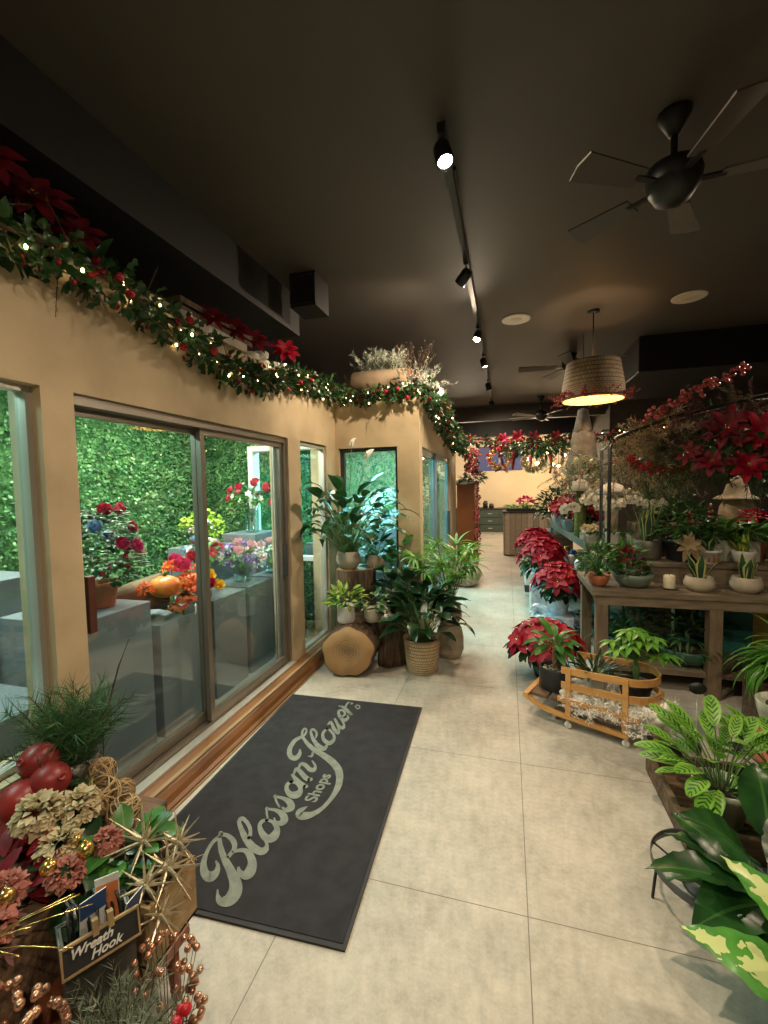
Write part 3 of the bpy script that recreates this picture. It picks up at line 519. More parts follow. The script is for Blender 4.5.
EXPO = 0.47; SP = 80.
STROKES=[[[-1.167,1.483,-1.15,1.484],[-1.163,1.477,-1.146,1.478],[-1.159,1.468,-1.142,1.47],[-1.152,1.457,-1.136,1.46],[-1.144,1.445,-1.128,1.451],[-1.135,1.433,-1.118,1.44],[-1.124,1.42,-1.107,1.429],[-1.112,1.406,-1.094,1.418],[-1.1,1.394,-1.082,1.407],[-1.087,1.383,-1.071,1.399],[-1.075,1.372,-1.059,1.39],[-1.063,1.363,-1.047,1.382],[-1.052,1.353,-1.035,1.374],[-1.04,1.344,-1.023,1.366],[-1.028,1.335,-1.01,1.358],[-1.017,1.326,-0.997,1.349],[-1.007,1.317,-0.985,1.341],[-0.997,1.308,-0.973,1.333],[-0.988,1.3,-0.96,1.325],[-0.98,1.292,-0.948,1.315],[-0.975,1.286,-0.937,1.305],[-0.971,1.28,-0.927,1.295],[-0.968,1.275,-0.919,1.284],[-0.966,1.27,-0.913,1.273],[-0.964,1.266,-0.909,1.261],[-0.963,1.261,-0.908,1.25],[-0.962,1.255,-0.908,1.239],[-0.962,1.249,-0.911,1.229],[-0.962,1.246,-0.916,1.22],[-0.962,1.244,-0.924,1.213],[-0.965,1.241,-0.934,1.208],[-0.967,1.239,-0.945,1.206],[-0.967,1.237,-0.958,1.206],[-0.965,1.235,-0.971,1.211],[-0.968,1.234,-0.981,1.218],[-0.974,1.236,-0.987,1.225],[-0.98,1.239,-0.992,1.232],[-0.986,1.242,-0.996,1.238],[-0.992,1.248,-1.0,1.245],[-0.997,1.253,-1.004,1.251],[-1.001,1.257,-1.006,1.256]],[[-1.157,1.475,-1.138,1.464],[-1.159,1.469,-1.14,1.458],[-1.162,1.46,-1.143,1.45],[-1.165,1.45,-1.146,1.441],[-1.166,1.44,-1.148,1.432],[-1.166,1.429,-1.148,1.422],[-1.165,1.417,-1.147,1.412],[-1.162,1.405,-1.145,1.401],[-1.159,1.393,-1.142,1.39],[-1.156,1.38,-1.137,1.378],[-1.152,1.366,-1.131,1.365],[-1.147,1.353,-1.124,1.353],[-1.141,1.34,-1.117,1.342],[-1.134,1.328,-1.11,1.334],[-1.126,1.316,-1.101,1.326],[-1.117,1.305,-1.093,1.319],[-1.107,1.295,-1.087,1.316],[-1.096,1.287,-1.082,1.314],[-1.083,1.279,-1.078,1.313],[-1.068,1.274,-1.077,1.314],[-1.052,1.274,-1.081,1.314],[-1.042,1.281,-1.081,1.312],[-1.038,1.29,-1.077,1.313],[-1.037,1.3,-1.072,1.316],[-1.038,1.309,-1.069,1.319],[-1.041,1.318,-1.067,1.323],[-1.045,1.327,-1.068,1.327],[-1.05,1.335,-1.07,1.333],[-1.057,1.343,-1.072,1.338],[-1.064,1.349,-1.074,1.342],[-1.073,1.355,-1.079,1.347],[-1.08,1.358,-1.085,1.352],[-1.084,1.361,-1.089,1.356]],[[-1.146,1.467,-1.157,1.483],[-1.14,1.467,-1.152,1.485],[-1.132,1.468,-1.143,1.487],[-1.123,1.468,-1.133,1.488],[-1.116,1.466,-1.121,1.487],[-1.108,1.463,-1.108,1.484],[-1.098,1.458,-1.095,1.479],[-1.089,1.453,-1.082,1.473],[-1.083,1.448,-1.07,1.465],[-1.077,1.444,-1.06,1.456],[-1.072,1.439,-1.052,1.447],[-1.067,1.433,-1.046,1.436],[-1.063,1.428,-1.042,1.426],[-1.061,1.421,-1.04,1.415],[-1.061,1.412,-1.041,1.404],[-1.061,1.402,-1.042,1.395],[-1.061,1.395,-1.043,1.388],[-1.061,1.392,-1.044,1.384],[-1.061,1.39,-1.046,1.381],[-1.061,1.39,-1.047,1.38],[-1.062,1.388,-1.048,1.379]],[[-1.047,1.405,-1.059,1.416],[-1.041,1.408,-1.053,1.421],[-1.032,1.414,-1.044,1.427],[-1.022,1.418,-1.034,1.433],[-1.013,1.42,-1.024,1.438],[-1.006,1.42,-1.014,1.44],[-0.999,1.417,-1.004,1.441],[-0.994,1.414,-0.992,1.439],[-0.989,1.41,-0.979,1.435],[-0.982,1.405,-0.966,1.427],[-0.974,1.397,-0.954,1.417],[-0.967,1.39,-0.942,1.407],[-0.962,1.383,-0.931,1.395],[-0.959,1.377,-0.922,1.382],[-0.957,1.369,-0.916,1.37],[-0.955,1.362,-0.911,1.358],[-0.955,1.358,-0.909,1.346],[-0.955,1.355,-0.91,1.336],[-0.955,1.352,-0.914,1.327],[-0.955,1.349,-0.921,1.32],[-0.953,1.348,-0.931,1.316],[-0.952,1.347,-0.944,1.317],[-0.954,1.347,-0.955,1.321],[-0.959,1.347,-0.964,1.325],[-0.964,1.348,-0.973,1.331],[-0.967,1.349,-0.979,1.338],[-0.972,1.351,-0.984,1.344],[-0.977,1.355,-0.987,1.35],[-0.98,1.357,-0.989,1.353]],[[-1.017,1.49,-1.034,1.491],[-1.019,1.496,-1.036,1.497],[-1.022,1.504,-1.039,1.504],[-1.027,1.514,-1.043,1.513],[-1.033,1.524,-1.047,1.519],[-1.04,1.534,-1.053,1.526],[-1.049,1.544,-1.06,1.533],[-1.059,1.553,-1.068,1.54],[-1.069,1.561,-1.077,1.546],[-1.08,1.569,-1.086,1.553],[-1.093,1.576,-1.097,1.559],[-1.105,1.583,-1.106,1.564],[-1.117,1.586,-1.109,1.565],[-1.127,1.583,-1.109,1.565],[-1.131,1.576,-1.109,1.563],[-1.131,1.567,-1.109,1.56],[-1.128,1.556,-1.108,1.557],[-1.121,1.546,-1.105,1.553],[-1.113,1.537,-1.099,1.547],[-1.104,1.527,-1.09,1.54],[-1.094,1.517,-1.08,1.531],[-1.082,1.506,-1.068,1.522],[-1.069,1.493,-1.054,1.511],[-1.055,1.481,-1.041,1.501],[-1.042,1.47,-1.028,1.493],[-1.028,1.46,-1.017,1.486],[-1.015,1.451,-1.005,1.48],[-1.002,1.444,-0.995,1.475],[-0.989,1.437,-0.985,1.47],[-0.976,1.432,-0.975,1.466],[-0.962,1.428,-0.965,1.463],[-0.949,1.426,-0.956,1.46],[-0.937,1.425,-0.951,1.459],[-0.927,1.428,-0.95,1.459],[-0.92,1.434,-0.948,1.46],[-0.916,1.442,-0.945,1.461],[-0.915,1.45,-0.944,1.462],[-0.916,1.459,-0.942,1.464],[-0.921,1.467,-0.941,1.467],[-0.926,1.475,-0.941,1.472],[-0.932,1.483,-0.943,1.477],[-0.94,1.489,-0.947,1.482],[-0.948,1.496,-0.953,1.487],[-0.955,1.501,-0.96,1.492],[-0.96,1.504,-0.965,1.496]],[[-1.011,1.601,-1.0,1.586],[-1.015,1.6,-1.003,1.584],[-1.02,1.597,-1.007,1.582],[-1.026,1.594,-1.01,1.579],[-1.03,1.588,-1.012,1.576],[-1.032,1.582,-1.013,1.572],[-1.032,1.574,-1.013,1.568],[-1.031,1.565,-1.012,1.563],[-1.027,1.555,-1.009,1.559],[-1.02,1.544,-1.003,1.553],[-1.011,1.532,-0.995,1.546],[-1.001,1.521,-0.986,1.539],[-0.991,1.511,-0.978,1.534],[-0.979,1.502,-0.97,1.529],[-0.967,1.495,-0.961,1.525],[-0.953,1.489,-0.955,1.523],[-0.938,1.486,-0.954,1.523],[-0.925,1.49,-0.955,1.524],[-0.917,1.497,-0.953,1.527],[-0.911,1.506,-0.951,1.532],[-0.908,1.517,-0.95,1.536],[-0.909,1.529,-0.949,1.54],[-0.913,1.542,-0.948,1.546],[-0.919,1.555,-0.948,1.552],[-0.928,1.568,-0.949,1.558],[-0.939,1.578,-0.953,1.563],[-0.951,1.587,-0.96,1.57],[-0.963,1.594,-0.968,1.577],[-0.975,1.599,-0.975,1.582],[-0.986,1.601,-0.982,1.584],[-0.996,1.602,-0.99,1.585],[-1.003,1.602,-0.997,1.585],[-1.009,1.602,-1.002,1.586]],[[-1.05,1.658,-1.039,1.66],[-1.047,1.653,-1.037,1.655],[-1.043,1.646,-1.033,1.648],[-1.038,1.638,-1.029,1.64],[-1.033,1.63,-1.024,1.633],[-1.027,1.621,-1.019,1.625],[-1.02,1.612,-1.012,1.617],[-1.014,1.605,-1.006,1.609],[-1.01,1.6,-1.002,1.604]],[[-1.037,1.646,-1.044,1.659],[-1.029,1.646,-1.036,1.66],[-1.018,1.647,-1.026,1.662],[-1.006,1.647,-1.013,1.664],[-0.995,1.645,-1.001,1.665],[-0.986,1.641,-0.99,1.665],[-0.976,1.637,-0.978,1.664],[-0.968,1.631,-0.966,1.661],[-0.962,1.626,-0.955,1.657],[-0.957,1.622,-0.943,1.65],[-0.953,1.618,-0.933,1.642],[-0.951,1.615,-0.923,1.631],[-0.951,1.616,-0.915,1.618],[-0.951,1.616,-0.913,1.604],[-0.95,1.613,-0.915,1.594],[-0.949,1.609,-0.92,1.586],[-0.949,1.606,-0.926,1.58],[-0.949,1.604,-0.935,1.578],[-0.953,1.602,-0.945,1.579],[-0.957,1.6,-0.954,1.582],[-0.96,1.6,-0.962,1.586],[-0.964,1.601,-0.97,1.592],[-0.969,1.605,-0.976,1.6],[-0.974,1.61,-0.98,1.606],[-0.977,1.614,-0.983,1.611]],[[-1.054,1.737,-1.045,1.742],[-1.05,1.731,-1.041,1.736],[-1.043,1.722,-1.035,1.727],[-1.036,1.713,-1.028,1.718],[-1.027,1.703,-1.021,1.71],[-1.018,1.694,-1.013,1.702],[-1.009,1.686,-1.004,1.694],[-1.0,1.678,-0.995,1.687],[-0.994,1.673,-0.989,1.682]],[[-1.043,1.725,-1.048,1.739],[-1.034,1.724,-1.04,1.739],[-1.022,1.723,-1.029,1.74],[-1.009,1.722,-1.016,1.741],[-0.998,1.719,-1.003,1.741],[-0.988,1.715,-0.992,1.74],[-0.978,1.709,-0.98,1.739],[-0.97,1.704,-0.968,1.736],[-0.965,1.699,-0.956,1.731],[-0.961,1.695,-0.944,1.723],[-0.958,1.691,-0.934,1.712],[-0.957,1.69,-0.925,1.7],[-0.958,1.693,-0.92,1.684],[-0.957,1.694,-0.922,1.671],[-0.957,1.689,-0.928,1.663],[-0.958,1.683,-0.936,1.657],[-0.958,1.68,-0.945,1.654],[-0.959,1.678,-0.956,1.657],[-0.964,1.679,-0.966,1.663],[-0.971,1.681,-0.973,1.668],[-0.976,1.682,-0.977,1.672]],[[-1.03,1.852,-1.012,1.837],[-1.032,1.848,-1.014,1.832],[-1.035,1.841,-1.016,1.826],[-1.038,1.833,-1.018,1.82],[-1.039,1.822,-1.018,1.815],[-1.037,1.812,-1.016,1.809],[-1.033,1.8,-1.013,1.803],[-1.027,1.789,-1.009,1.797],[-1.02,1.777,-1.005,1.793],[-1.01,1.767,-0.999,1.789],[-0.999,1.756,-0.991,1.784],[-0.986,1.747,-0.984,1.782],[-0.973,1.741,-0.981,1.781],[-0.959,1.739,-0.978,1.782],[-0.948,1.741,-0.973,1.785],[-0.938,1.746,-0.969,1.787],[-0.931,1.755,-0.967,1.789],[-0.928,1.767,-0.965,1.79],[-0.929,1.781,-0.963,1.794],[-0.933,1.795,-0.961,1.798],[-0.94,1.809,-0.961,1.802],[-0.95,1.822,-0.964,1.807],[-0.962,1.832,-0.971,1.815],[-0.974,1.842,-0.979,1.823],[-0.986,1.849,-0.987,1.829],[-0.998,1.853,-0.994,1.832],[-1.009,1.854,-1.003,1.833],[-1.018,1.855,-1.011,1.834],[-1.024,1.855,-1.017,1.834]],[[-1.042,1.885,-1.038,1.898],[-1.038,1.88,-1.033,1.895],[-1.032,1.874,-1.027,1.892],[-1.024,1.867,-1.019,1.887],[-1.016,1.86,-1.011,1.882],[-1.006,1.852,-1.001,1.876],[-0.995,1.843,-0.99,1.87],[-0.983,1.835,-0.979,1.863],[-0.972,1.828,-0.97,1.858],[-0.96,1.823,-0.962,1.854],[-0.95,1.82,-0.952,1.85],[-0.941,1.818,-0.944,1.846],[-0.935,1.817,-0.938,1.843]],[[-1.029,1.897,-1.041,1.9],[-1.03,1.905,-1.044,1.908],[-1.031,1.916,-1.048,1.921],[-1.031,1.924,-1.051,1.934],[-1.03,1.925,-1.05,1.947],[-1.032,1.923,-1.039,1.951],[-1.029,1.92,-1.028,1.948],[-1.022,1.915,-1.018,1.942],[-1.013,1.909,-1.008,1.936],[-1.004,1.901,-0.997,1.928],[-0.992,1.891,-0.984,1.919],[-0.979,1.881,-0.972,1.91],[-0.966,1.873,-0.964,1.904],[-0.955,1.868,-0.958,1.901],[-0.945,1.867,-0.952,1.899],[-0.938,1.867,-0.945,1.896],[-0.934,1.867,-0.94,1.895]],[[-1.025,1.94,-1.038,1.943],[-1.026,1.947,-1.04,1.951],[-1.028,1.958,-1.043,1.963],[-1.028,1.968,-1.046,1.977],[-1.027,1.971,-1.045,1.989],[-1.026,1.97,-1.038,1.996],[-1.021,1.969,-1.028,1.996],[-1.015,1.966,-1.019,1.994],[-1.008,1.962,-1.008,1.991],[-1.001,1.957,-0.997,1.984],[-0.991,1.95,-0.986,1.976],[-0.981,1.941,-0.977,1.97],[-0.969,1.935,-0.971,1.967],[-0.959,1.932,-0.968,1.966],[-0.95,1.932,-0.964,1.965],[-0.943,1.936,-0.962,1.965],[-0.938,1.943,-0.962,1.965],[-0.938,1.954,-0.961,1.965],[-0.94,1.965,-0.96,1.969],[-0.945,1.976,-0.96,1.975],[-0.951,1.988,-0.962,1.98],[-0.96,1.998,-0.967,1.988],[-0.971,2.008,-0.976,1.997],[-0.981,2.016,-0.985,2.007],[-0.988,2.022,-0.991,2.013]],[[-1.138,2.212,-1.153,2.21],[-1.143,2.222,-1.157,2.22],[-1.149,2.236,-1.164,2.235],[-1.156,2.251,-1.17,2.251],[-1.16,2.262,-1.175,2.265],[-1.161,2.269,-1.177,2.277],[-1.162,2.275,-1.177,2.286],[-1.162,2.279,-1.176,2.293],[-1.161,2.281,-1.173,2.298],[-1.161,2.281,-1.167,2.299],[-1.159,2.28,-1.16,2.297],[-1.157,2.278,-1.153,2.291],[-1.155,2.276,-1.146,2.283],[-1.152,2.271,-1.141,2.274],[-1.149,2.264,-1.136,2.263],[-1.147,2.256,-1.132,2.252],[-1.146,2.248,-1.13,2.241],[-1.146,2.242,-1.129,2.231],[-1.146,2.236,-1.129,2.222],[-1.148,2.229,-1.13,2.213],[-1.151,2.222,-1.133,2.202],[-1.157,2.213,-1.137,2.19],[-1.165,2.203,-1.144,2.178],[-1.174,2.191,-1.149,2.166],[-1.179,2.175,-1.152,2.153],[-1.18,2.155,-1.151,2.137],[-1.179,2.133,-1.149,2.118],[-1.177,2.11,-1.146,2.099],[-1.172,2.089,-1.142,2.083],[-1.164,2.068,-1.136,2.07],[-1.155,2.048,-1.129,2.058],[-1.143,2.031,-1.122,2.048],[-1.13,2.015,-1.117,2.043],[-1.115,2.003,-1.114,2.04],[-1.1,1.997,-1.108,2.037],[-1.087,1.995,-1.102,2.035],[-1.075,1.998,-1.1,2.035],[-1.069,2.009,-1.098,2.036],[-1.066,2.022,-1.096,2.042],[-1.067,2.036,-1.095,2.051],[-1.069,2.05,-1.094,2.058],[-1.075,2.065,-1.095,2.065],[-1.083,2.078,-1.097,2.074],[-1.091,2.089,-1.101,2.085],[-1.096,2.095,-1.104,2.093]],[[-1.152,2.21,-1.146,2.225],[-1.143,2.2,-1.137,2.216],[-1.131,2.186,-1.124,2.204],[-1.116,2.171,-1.11,2.191],[-1.101,2.155,-1.096,2.179],[-1.086,2.141,-1.081,2.168],[-1.07,2.127,-1.066,2.157],[-1.052,2.113,-1.049,2.146],[-1.033,2.099,-1.033,2.136],[-1.012,2.086,-1.014,2.127],[-0.99,2.075,-0.993,2.118],[-0.969,2.065,-0.971,2.108],[-0.949,2.053,-0.949,2.098],[-0.93,2.042,-0.929,2.088],[-0.912,2.03,-0.909,2.078],[-0.895,2.018,-0.889,2.066],[-0.88,2.006,-0.869,2.052],[-0.866,1.994,-0.852,2.038],[-0.854,1.982,-0.835,2.022],[-0.843,1.971,-0.819,2.004],[-0.835,1.958,-0.804,1.982],[-0.826,1.943,-0.792,1.958],[-0.817,1.925,-0.782,1.933],[-0.81,1.906,-0.775,1.907],[-0.804,1.886,-0.769,1.883],[-0.8,1.867,-0.767,1.859],[-0.797,1.846,-0.767,1.836],[-0.795,1.825,-0.769,1.814],[-0.795,1.805,-0.771,1.793],[-0.796,1.785,-0.775,1.773],[-0.799,1.765,-0.779,1.753],[-0.803,1.746,-0.784,1.734],[-0.807,1.73,-0.789,1.717],[-0.814,1.717,-0.795,1.702],[-0.821,1.705,-0.801,1.687],[-0.829,1.696,-0.808,1.675],[-0.837,1.688,-0.815,1.664],[-0.846,1.683,-0.823,1.654],[-0.855,1.681,-0.832,1.645],[-0.864,1.679,-0.84,1.639],[-0.871,1.677,-0.848,1.634],[-0.877,1.676,-0.856,1.632],[-0.88,1.675,-0.865,1.631],[-0.88,1.675,-0.876,1.633],[-0.874,1.67,-0.89,1.641],[-0.87,1.664,-0.901,1.656],[-0.871,1.663,-0.904,1.668],[-0.872,1.667,-0.904,1.678],[-0.874,1.671,-0.901,1.688],[-0.874,1.678,-0.895,1.695],[-0.872,1.688,-0.888,1.702],[-0.87,1.698,-0.88,1.707],[-0.869,1.705,-0.875,1.711]],[[-1.022,2.044,-1.026,2.057],[-1.018,2.044,-1.023,2.058],[-1.013,2.043,-1.019,2.058],[-1.007,2.044,-1.017,2.059],[-1.003,2.049,-1.017,2.06],[-1.003,2.058,-1.017,2.062],[-1.005,2.068,-1.02,2.07],[-1.008,2.077,-1.022,2.078],[-1.01,2.083,-1.024,2.084]],[[-1.055,2.217,-1.067,2.219],[-1.057,2.226,-1.07,2.228],[-1.06,2.238,-1.074,2.24],[-1.065,2.253,-1.078,2.252],[-1.072,2.268,-1.082,2.26],[-1.082,2.281,-1.088,2.267],[-1.093,2.292,-1.096,2.274],[-1.104,2.3,-1.103,2.279],[-1.114,2.305,-1.107,2.281],[-1.122,2.303,-1.109,2.28],[-1.128,2.297,-1.111,2.278],[-1.129,2.284,-1.112,2.275],[-1.124,2.267,-1.11,2.27],[-1.114,2.249,-1.102,2.258],[-1.101,2.228,-1.089,2.24],[-1.086,2.206,-1.074,2.222],[-1.071,2.186,-1.06,2.206],[-1.055,2.168,-1.046,2.193],[-1.039,2.151,-1.032,2.18],[-1.024,2.136,-1.018,2.17],[-1.009,2.125,-1.007,2.162],[-0.995,2.117,-0.998,2.157],[-0.982,2.113,-0.989,2.153],[-0.97,2.112,-0.983,2.151],[-0.96,2.118,-0.981,2.149],[-0.956,2.132,-0.98,2.149],[-0.958,2.148,-0.979,2.157],[-0.962,2.161,-0.978,2.167],[-0.964,2.17,-0.978,2.175]],[[-1.042,2.327,-1.027,2.312],[-1.044,2.319,-1.028,2.304],[-1.048,2.308,-1.031,2.292],[-1.05,2.293,-1.032,2.28],[-1.05,2.277,-1.031,2.27],[-1.045,2.259,-1.027,2.26],[-1.038,2.241,-1.021,2.247],[-1.029,2.223,-1.014,2.235],[-1.018,2.206,-1.007,2.226],[-1.005,2.192,-0.999,2.219],[-0.991,2.18,-0.989,2.212],[-0.976,2.171,-0.98,2.207],[-0.962,2.167,-0.975,2.206],[-0.951,2.173,-0.973,2.207],[-0.945,2.184,-0.969,2.211],[-0.942,2.197,-0.965,2.218],[-0.942,2.211,-0.964,2.224],[-0.943,2.225,-0.964,2.231],[-0.947,2.24,-0.965,2.239],[-0.953,2.255,-0.969,2.249],[-0.961,2.269,-0.973,2.257],[-0.971,2.282,-0.979,2.266],[-0.983,2.294,-0.988,2.276],[-0.994,2.305,-0.998,2.286],[-1.005,2.314,-1.007,2.294],[-1.014,2.321,-1.014,2.3],[-1.024,2.325,-1.021,2.304],[-1.031,2.328,-1.028,2.307],[-1.036,2.33,-1.033,2.309]],[[-1.04,2.359,-1.052,2.366],[-1.04,2.367,-1.053,2.375],[-1.04,2.378,-1.055,2.388],[-1.039,2.384,-1.054,2.403],[-1.042,2.383,-1.043,2.407],[-1.038,2.377,-1.028,2.393],[-1.026,2.358,-1.014,2.374],[-1.013,2.337,-1.0,2.355],[-0.999,2.318,-0.989,2.341],[-0.986,2.304,-0.979,2.33],[-0.973,2.291,-0.968,2.32],[-0.96,2.281,-0.96,2.313],[-0.947,2.278,-0.962,2.312],[-0.943,2.296,-0.965,2.305],[-0.948,2.312,-0.965,2.311],[-0.956,2.329,-0.969,2.324],[-0.966,2.347,-0.976,2.339],[-0.98,2.369,-0.988,2.358],[-0.998,2.395,-1.005,2.383],[-1.016,2.419,-1.023,2.408],[-1.028,2.436,-1.035,2.425]],[[-1.035,2.429,-1.028,2.441],[-1.025,2.414,-1.017,2.427],[-1.011,2.392,-1.002,2.408],[-0.995,2.369,-0.986,2.389],[-0.981,2.351,-0.975,2.377],[-0.967,2.34,-0.967,2.372],[-0.954,2.334,-0.96,2.368],[-0.943,2.333,-0.955,2.367],[-0.935,2.339,-0.955,2.366],[-0.934,2.355,-0.955,2.364],[-0.939,2.372,-0.956,2.371],[-0.946,2.389,-0.959,2.382],[-0.956,2.405,-0.965,2.394],[-0.97,2.423,-0.976,2.41],[-0.987,2.443,-0.992,2.429],[-1.003,2.461,-1.008,2.448],[-1.015,2.473,-1.019,2.461]],[[-0.998,2.456,-1.008,2.468],[-0.995,2.462,-1.005,2.476],[-0.989,2.472,-1.001,2.487],[-0.984,2.484,-0.999,2.499],[-0.983,2.5,-0.999,2.505],[-0.99,2.518,-1.001,2.509],[-1.0,2.534,-1.007,2.518],[-1.011,2.547,-1.014,2.527],[-1.022,2.556,-1.019,2.531],[-1.033,2.558,-1.024,2.532],[-1.042,2.555,-1.029,2.529],[-1.049,2.549,-1.033,2.525],[-1.053,2.535,-1.034,2.523],[-1.049,2.517,-1.032,2.519],[-1.042,2.499,-1.027,2.508],[-1.033,2.481,-1.019,2.497],[-1.023,2.464,-1.012,2.486],[-1.01,2.449,-1.003,2.476],[-0.996,2.434,-0.991,2.465],[-0.981,2.421,-0.981,2.456],[-0.966,2.415,-0.976,2.453],[-0.955,2.42,-0.974,2.454],[-0.949,2.432,-0.97,2.458],[-0.947,2.446,-0.967,2.466],[-0.947,2.461,-0.965,2.47],[-0.952,2.477,-0.964,2.471],[-0.96,2.488,-0.967,2.477],[-0.966,2.495,-0.971,2.484],[-0.97,2.499,-0.975,2.49]],[[-1.057,2.58,-1.061,2.603],[-1.049,2.576,-1.054,2.602],[-1.039,2.571,-1.044,2.6],[-1.029,2.564,-1.031,2.595],[-1.018,2.555,-1.017,2.587],[-1.004,2.542,-1.0,2.572],[-0.987,2.525,-0.981,2.554],[-0.971,2.508,-0.965,2.536],[-0.96,2.496,-0.954,2.525]],[[-1.014,2.576,-1.027,2.583],[-1.015,2.587,-1.028,2.595],[-1.016,2.604,-1.031,2.612],[-1.016,2.619,-1.032,2.632],[-1.015,2.627,-1.032,2.648],[-1.013,2.628,-1.025,2.656],[-1.009,2.627,-1.016,2.657],[-1.003,2.625,-1.009,2.655],[-0.998,2.624,-1.005,2.655]],[[-0.956,2.605,-0.964,2.613],[-0.955,2.609,-0.964,2.617],[-0.955,2.615,-0.963,2.623],[-0.954,2.619,-0.962,2.63],[-0.952,2.622,-0.958,2.635],[-0.949,2.622,-0.953,2.636],[-0.945,2.621,-0.947,2.635],[-0.94,2.619,-0.941,2.632],[-0.937,2.617,-0.935,2.627],[-0.935,2.614,-0.93,2.621],[-0.932,2.609,-0.926,2.613],[-0.931,2.605,-0.923,2.604],[-0.93,2.602,-0.922,2.596],[-0.931,2.599,-0.923,2.589],[-0.933,2.595,-0.926,2.584],[-0.935,2.593,-0.93,2.58],[-0.938,2.592,-0.936,2.579],[-0.942,2.595,-0.942,2.584],[-0.948,2.601,-0.95,2.591],[-0.954,2.609,-0.956,2.599],[-0.959,2.614,-0.961,2.604]]]
# ------------------------------------------------------------------ camera
F, YAW, PIT, ROL, H = 435., .276732, .05877, -.017262, 1.45
cy, sy, cp, sp_ = math.cos(YAW), math.sin(YAW), math.cos(PIT), math.sin(PIT)
fw = V((-sy*cp, cy*cp, -sp_)); rt = V((cy, sy, 0)); upv = rt.cross(fw)
r2 = rt*math.cos(ROL)+upv*math.sin(ROL); u2 = -rt*math.sin(ROL)+upv*math.cos(ROL)
cd = bpy.data.cameras.new('camera'); cam = bpy.data.objects.new('camera', cd); COL.objects.link(cam)
m4 = Matrix((r2, u2, -fw)).transposed().to_4x4(); m4.translation = V((0, 0, H)); cam.matrix_world = m4
cd.sensor_width = 36; cd.sensor_fit = 'AUTO'; cd.lens = F/1024*36; cd.clip_start = .02; cd.clip_end = 60
sc.camera = cam
sc.view_settings.view_transform = 'Standard'; sc.view_settings.look = 'None'
sc.view_settings.gamma = 1; sc.view_settings.use_curve_mapping = False; sc.view_settings.exposure = EXPO
try: sc.cycles.use_denoising = True
except Exception: pass
sc.cycles.max_bounces = 7; sc.cycles.transparent_max_bounces = 24; sc.cycles.sample_clamp_indirect = 6.
w = bpy.data.worlds.new('World'); sc.world = w; w.use_nodes = True
w.node_tree.nodes['Background'].inputs[0].default_value = (1, .85, .7, 1); w.node_tree.nodes['Background'].inputs[1].default_value = .02

def light(kind, loc, e, col, size=.1, parent=None, rot=None, spot=None, sy_=None, name='light'):
    l = bpy.data.lights.new(name, kind); l.energy = e; l.color = col
    if kind == 'AREA':
        l.size = size
        if sy_: l.shape = 'RECTANGLE'; l.size_y = sy_
    else: l.shadow_soft_size = size
    if kind == 'SPOT': l.spot_size = spot or 2.2; l.spot_blend = .9
    o = bpy.data.objects.new(name, l); COL.objects.link(o); o.location = loc
    if rot: o.rotation_euler = rot
    if parent: o.parent = parent
    return o

# ------------------------------------------------------------------ the setting
M['umber'] = mat('dark_umber_wall', (.10, .08, .065), (.08, .065, .052), .8)
XW, XA, YR, YE, ZT = -1.6, -.775, 3.95, 6.75, 2.3      # shop wall, aisle wall, recess wall, end of the aisle wall, wall top
struct(MB().bb(-3.4, 5.2, -2.6, 14.2, -.08, 0).obj('floor', M['floor'], smooth=False))
struct(MB().bb(-3.4, 5.2, -2.6, 14.2, 3., 3.1).obj('ceiling', M['ceil'], smooth=False))
b = MB(); b.bb(XW-.16, XW, -2.6, 1.18, 0, .48); b.bb(XW-.16, XW, -2.6, YR, 1.83, ZT); b.bb(XW-.16, XW, 1.18, 1.305, 0, 1.83)
b.bb(XW-.16, XW, 1.305, YR, 0, .085); b.bb(XW-.16, XW, 3.0, 3.2, .085, 1.83); b.bb(XW-.16, XW, 3.73, YR, .085, 1.83)
b.bb(XW-.16, XW, -2.6, -.9, .48, 1.83)
struct(b.obj('wall_left', M['stucco'], smooth=False))
b = MB(); b.bb(XW-.16, XA, YR, YR+.14, 1.82, ZT); b.bb(XW, -1.57, YR, YR+.14, 0, 1.82); b.bb(-.985, XA, YR, YR+.14, 0, 1.82); b.bb(XW-.16, -.985, YR, YR+.14, 0, .1)
struct(b.obj('wall_recess', M['stucco'], smooth=False))
b = MB(); b.bb(XA-.14, XA, YR+.14, YE, 1.82, ZT); b.bb(XA-.14, XA, YR+.14, YE, 0, .1); b.bb(XA-.14, XA, 6.1, YE, .1, 1.82)
struct(b.obj('wall_aisle', M['stucco'], smooth=False))
struct(MB().bb(-3.2, XA, YE, YE+.12, 0, ZT).obj('wall_cooler_far', M['stucco'], smooth=False))
struct(MB().bb(-3.2, XW-.16, -1.5, YR+.14, 2.2, ZT-.02).bb(-3.2, XA-.14, YR+.14, YE, 2.2, ZT-.02).obj('ceiling_cooler', M['coolfloor'], smooth=False))
struct(MB().bb(-3.4, -3.2, -2.6, 14.2, 0, 3.).obj('wall_outer', M['dark'], smooth=False))
struct(MB().bb(-3.2, 5.2, 14., 14.2, 0, 3.).obj('wall_back', M['cream'], smooth=False))
struct(MB().bb(5.0, 5.2, -2.6, 14., 0, 3.).obj('wall_right', M['umber'], smooth=False))
struct(MB().bb(-3.2, 5.0, -2.6, -2.4, 0, 3.).obj('wall_front', M['dark'], smooth=False))
struct(MB().bb(-3.2, XW-.16, -1.6, -1.5, 0, 2.2).obj('wall_cooler_end', M['coolfloor'], smooth=False))
struct(MB().bb(-3.2, XW-.16, -1.5, YR+.14, .0, .02).bb(-3.2, XA-.14, YR+.14, YE, 0, .02).obj('floor_cooler', M['coolfloor'], smooth=False))
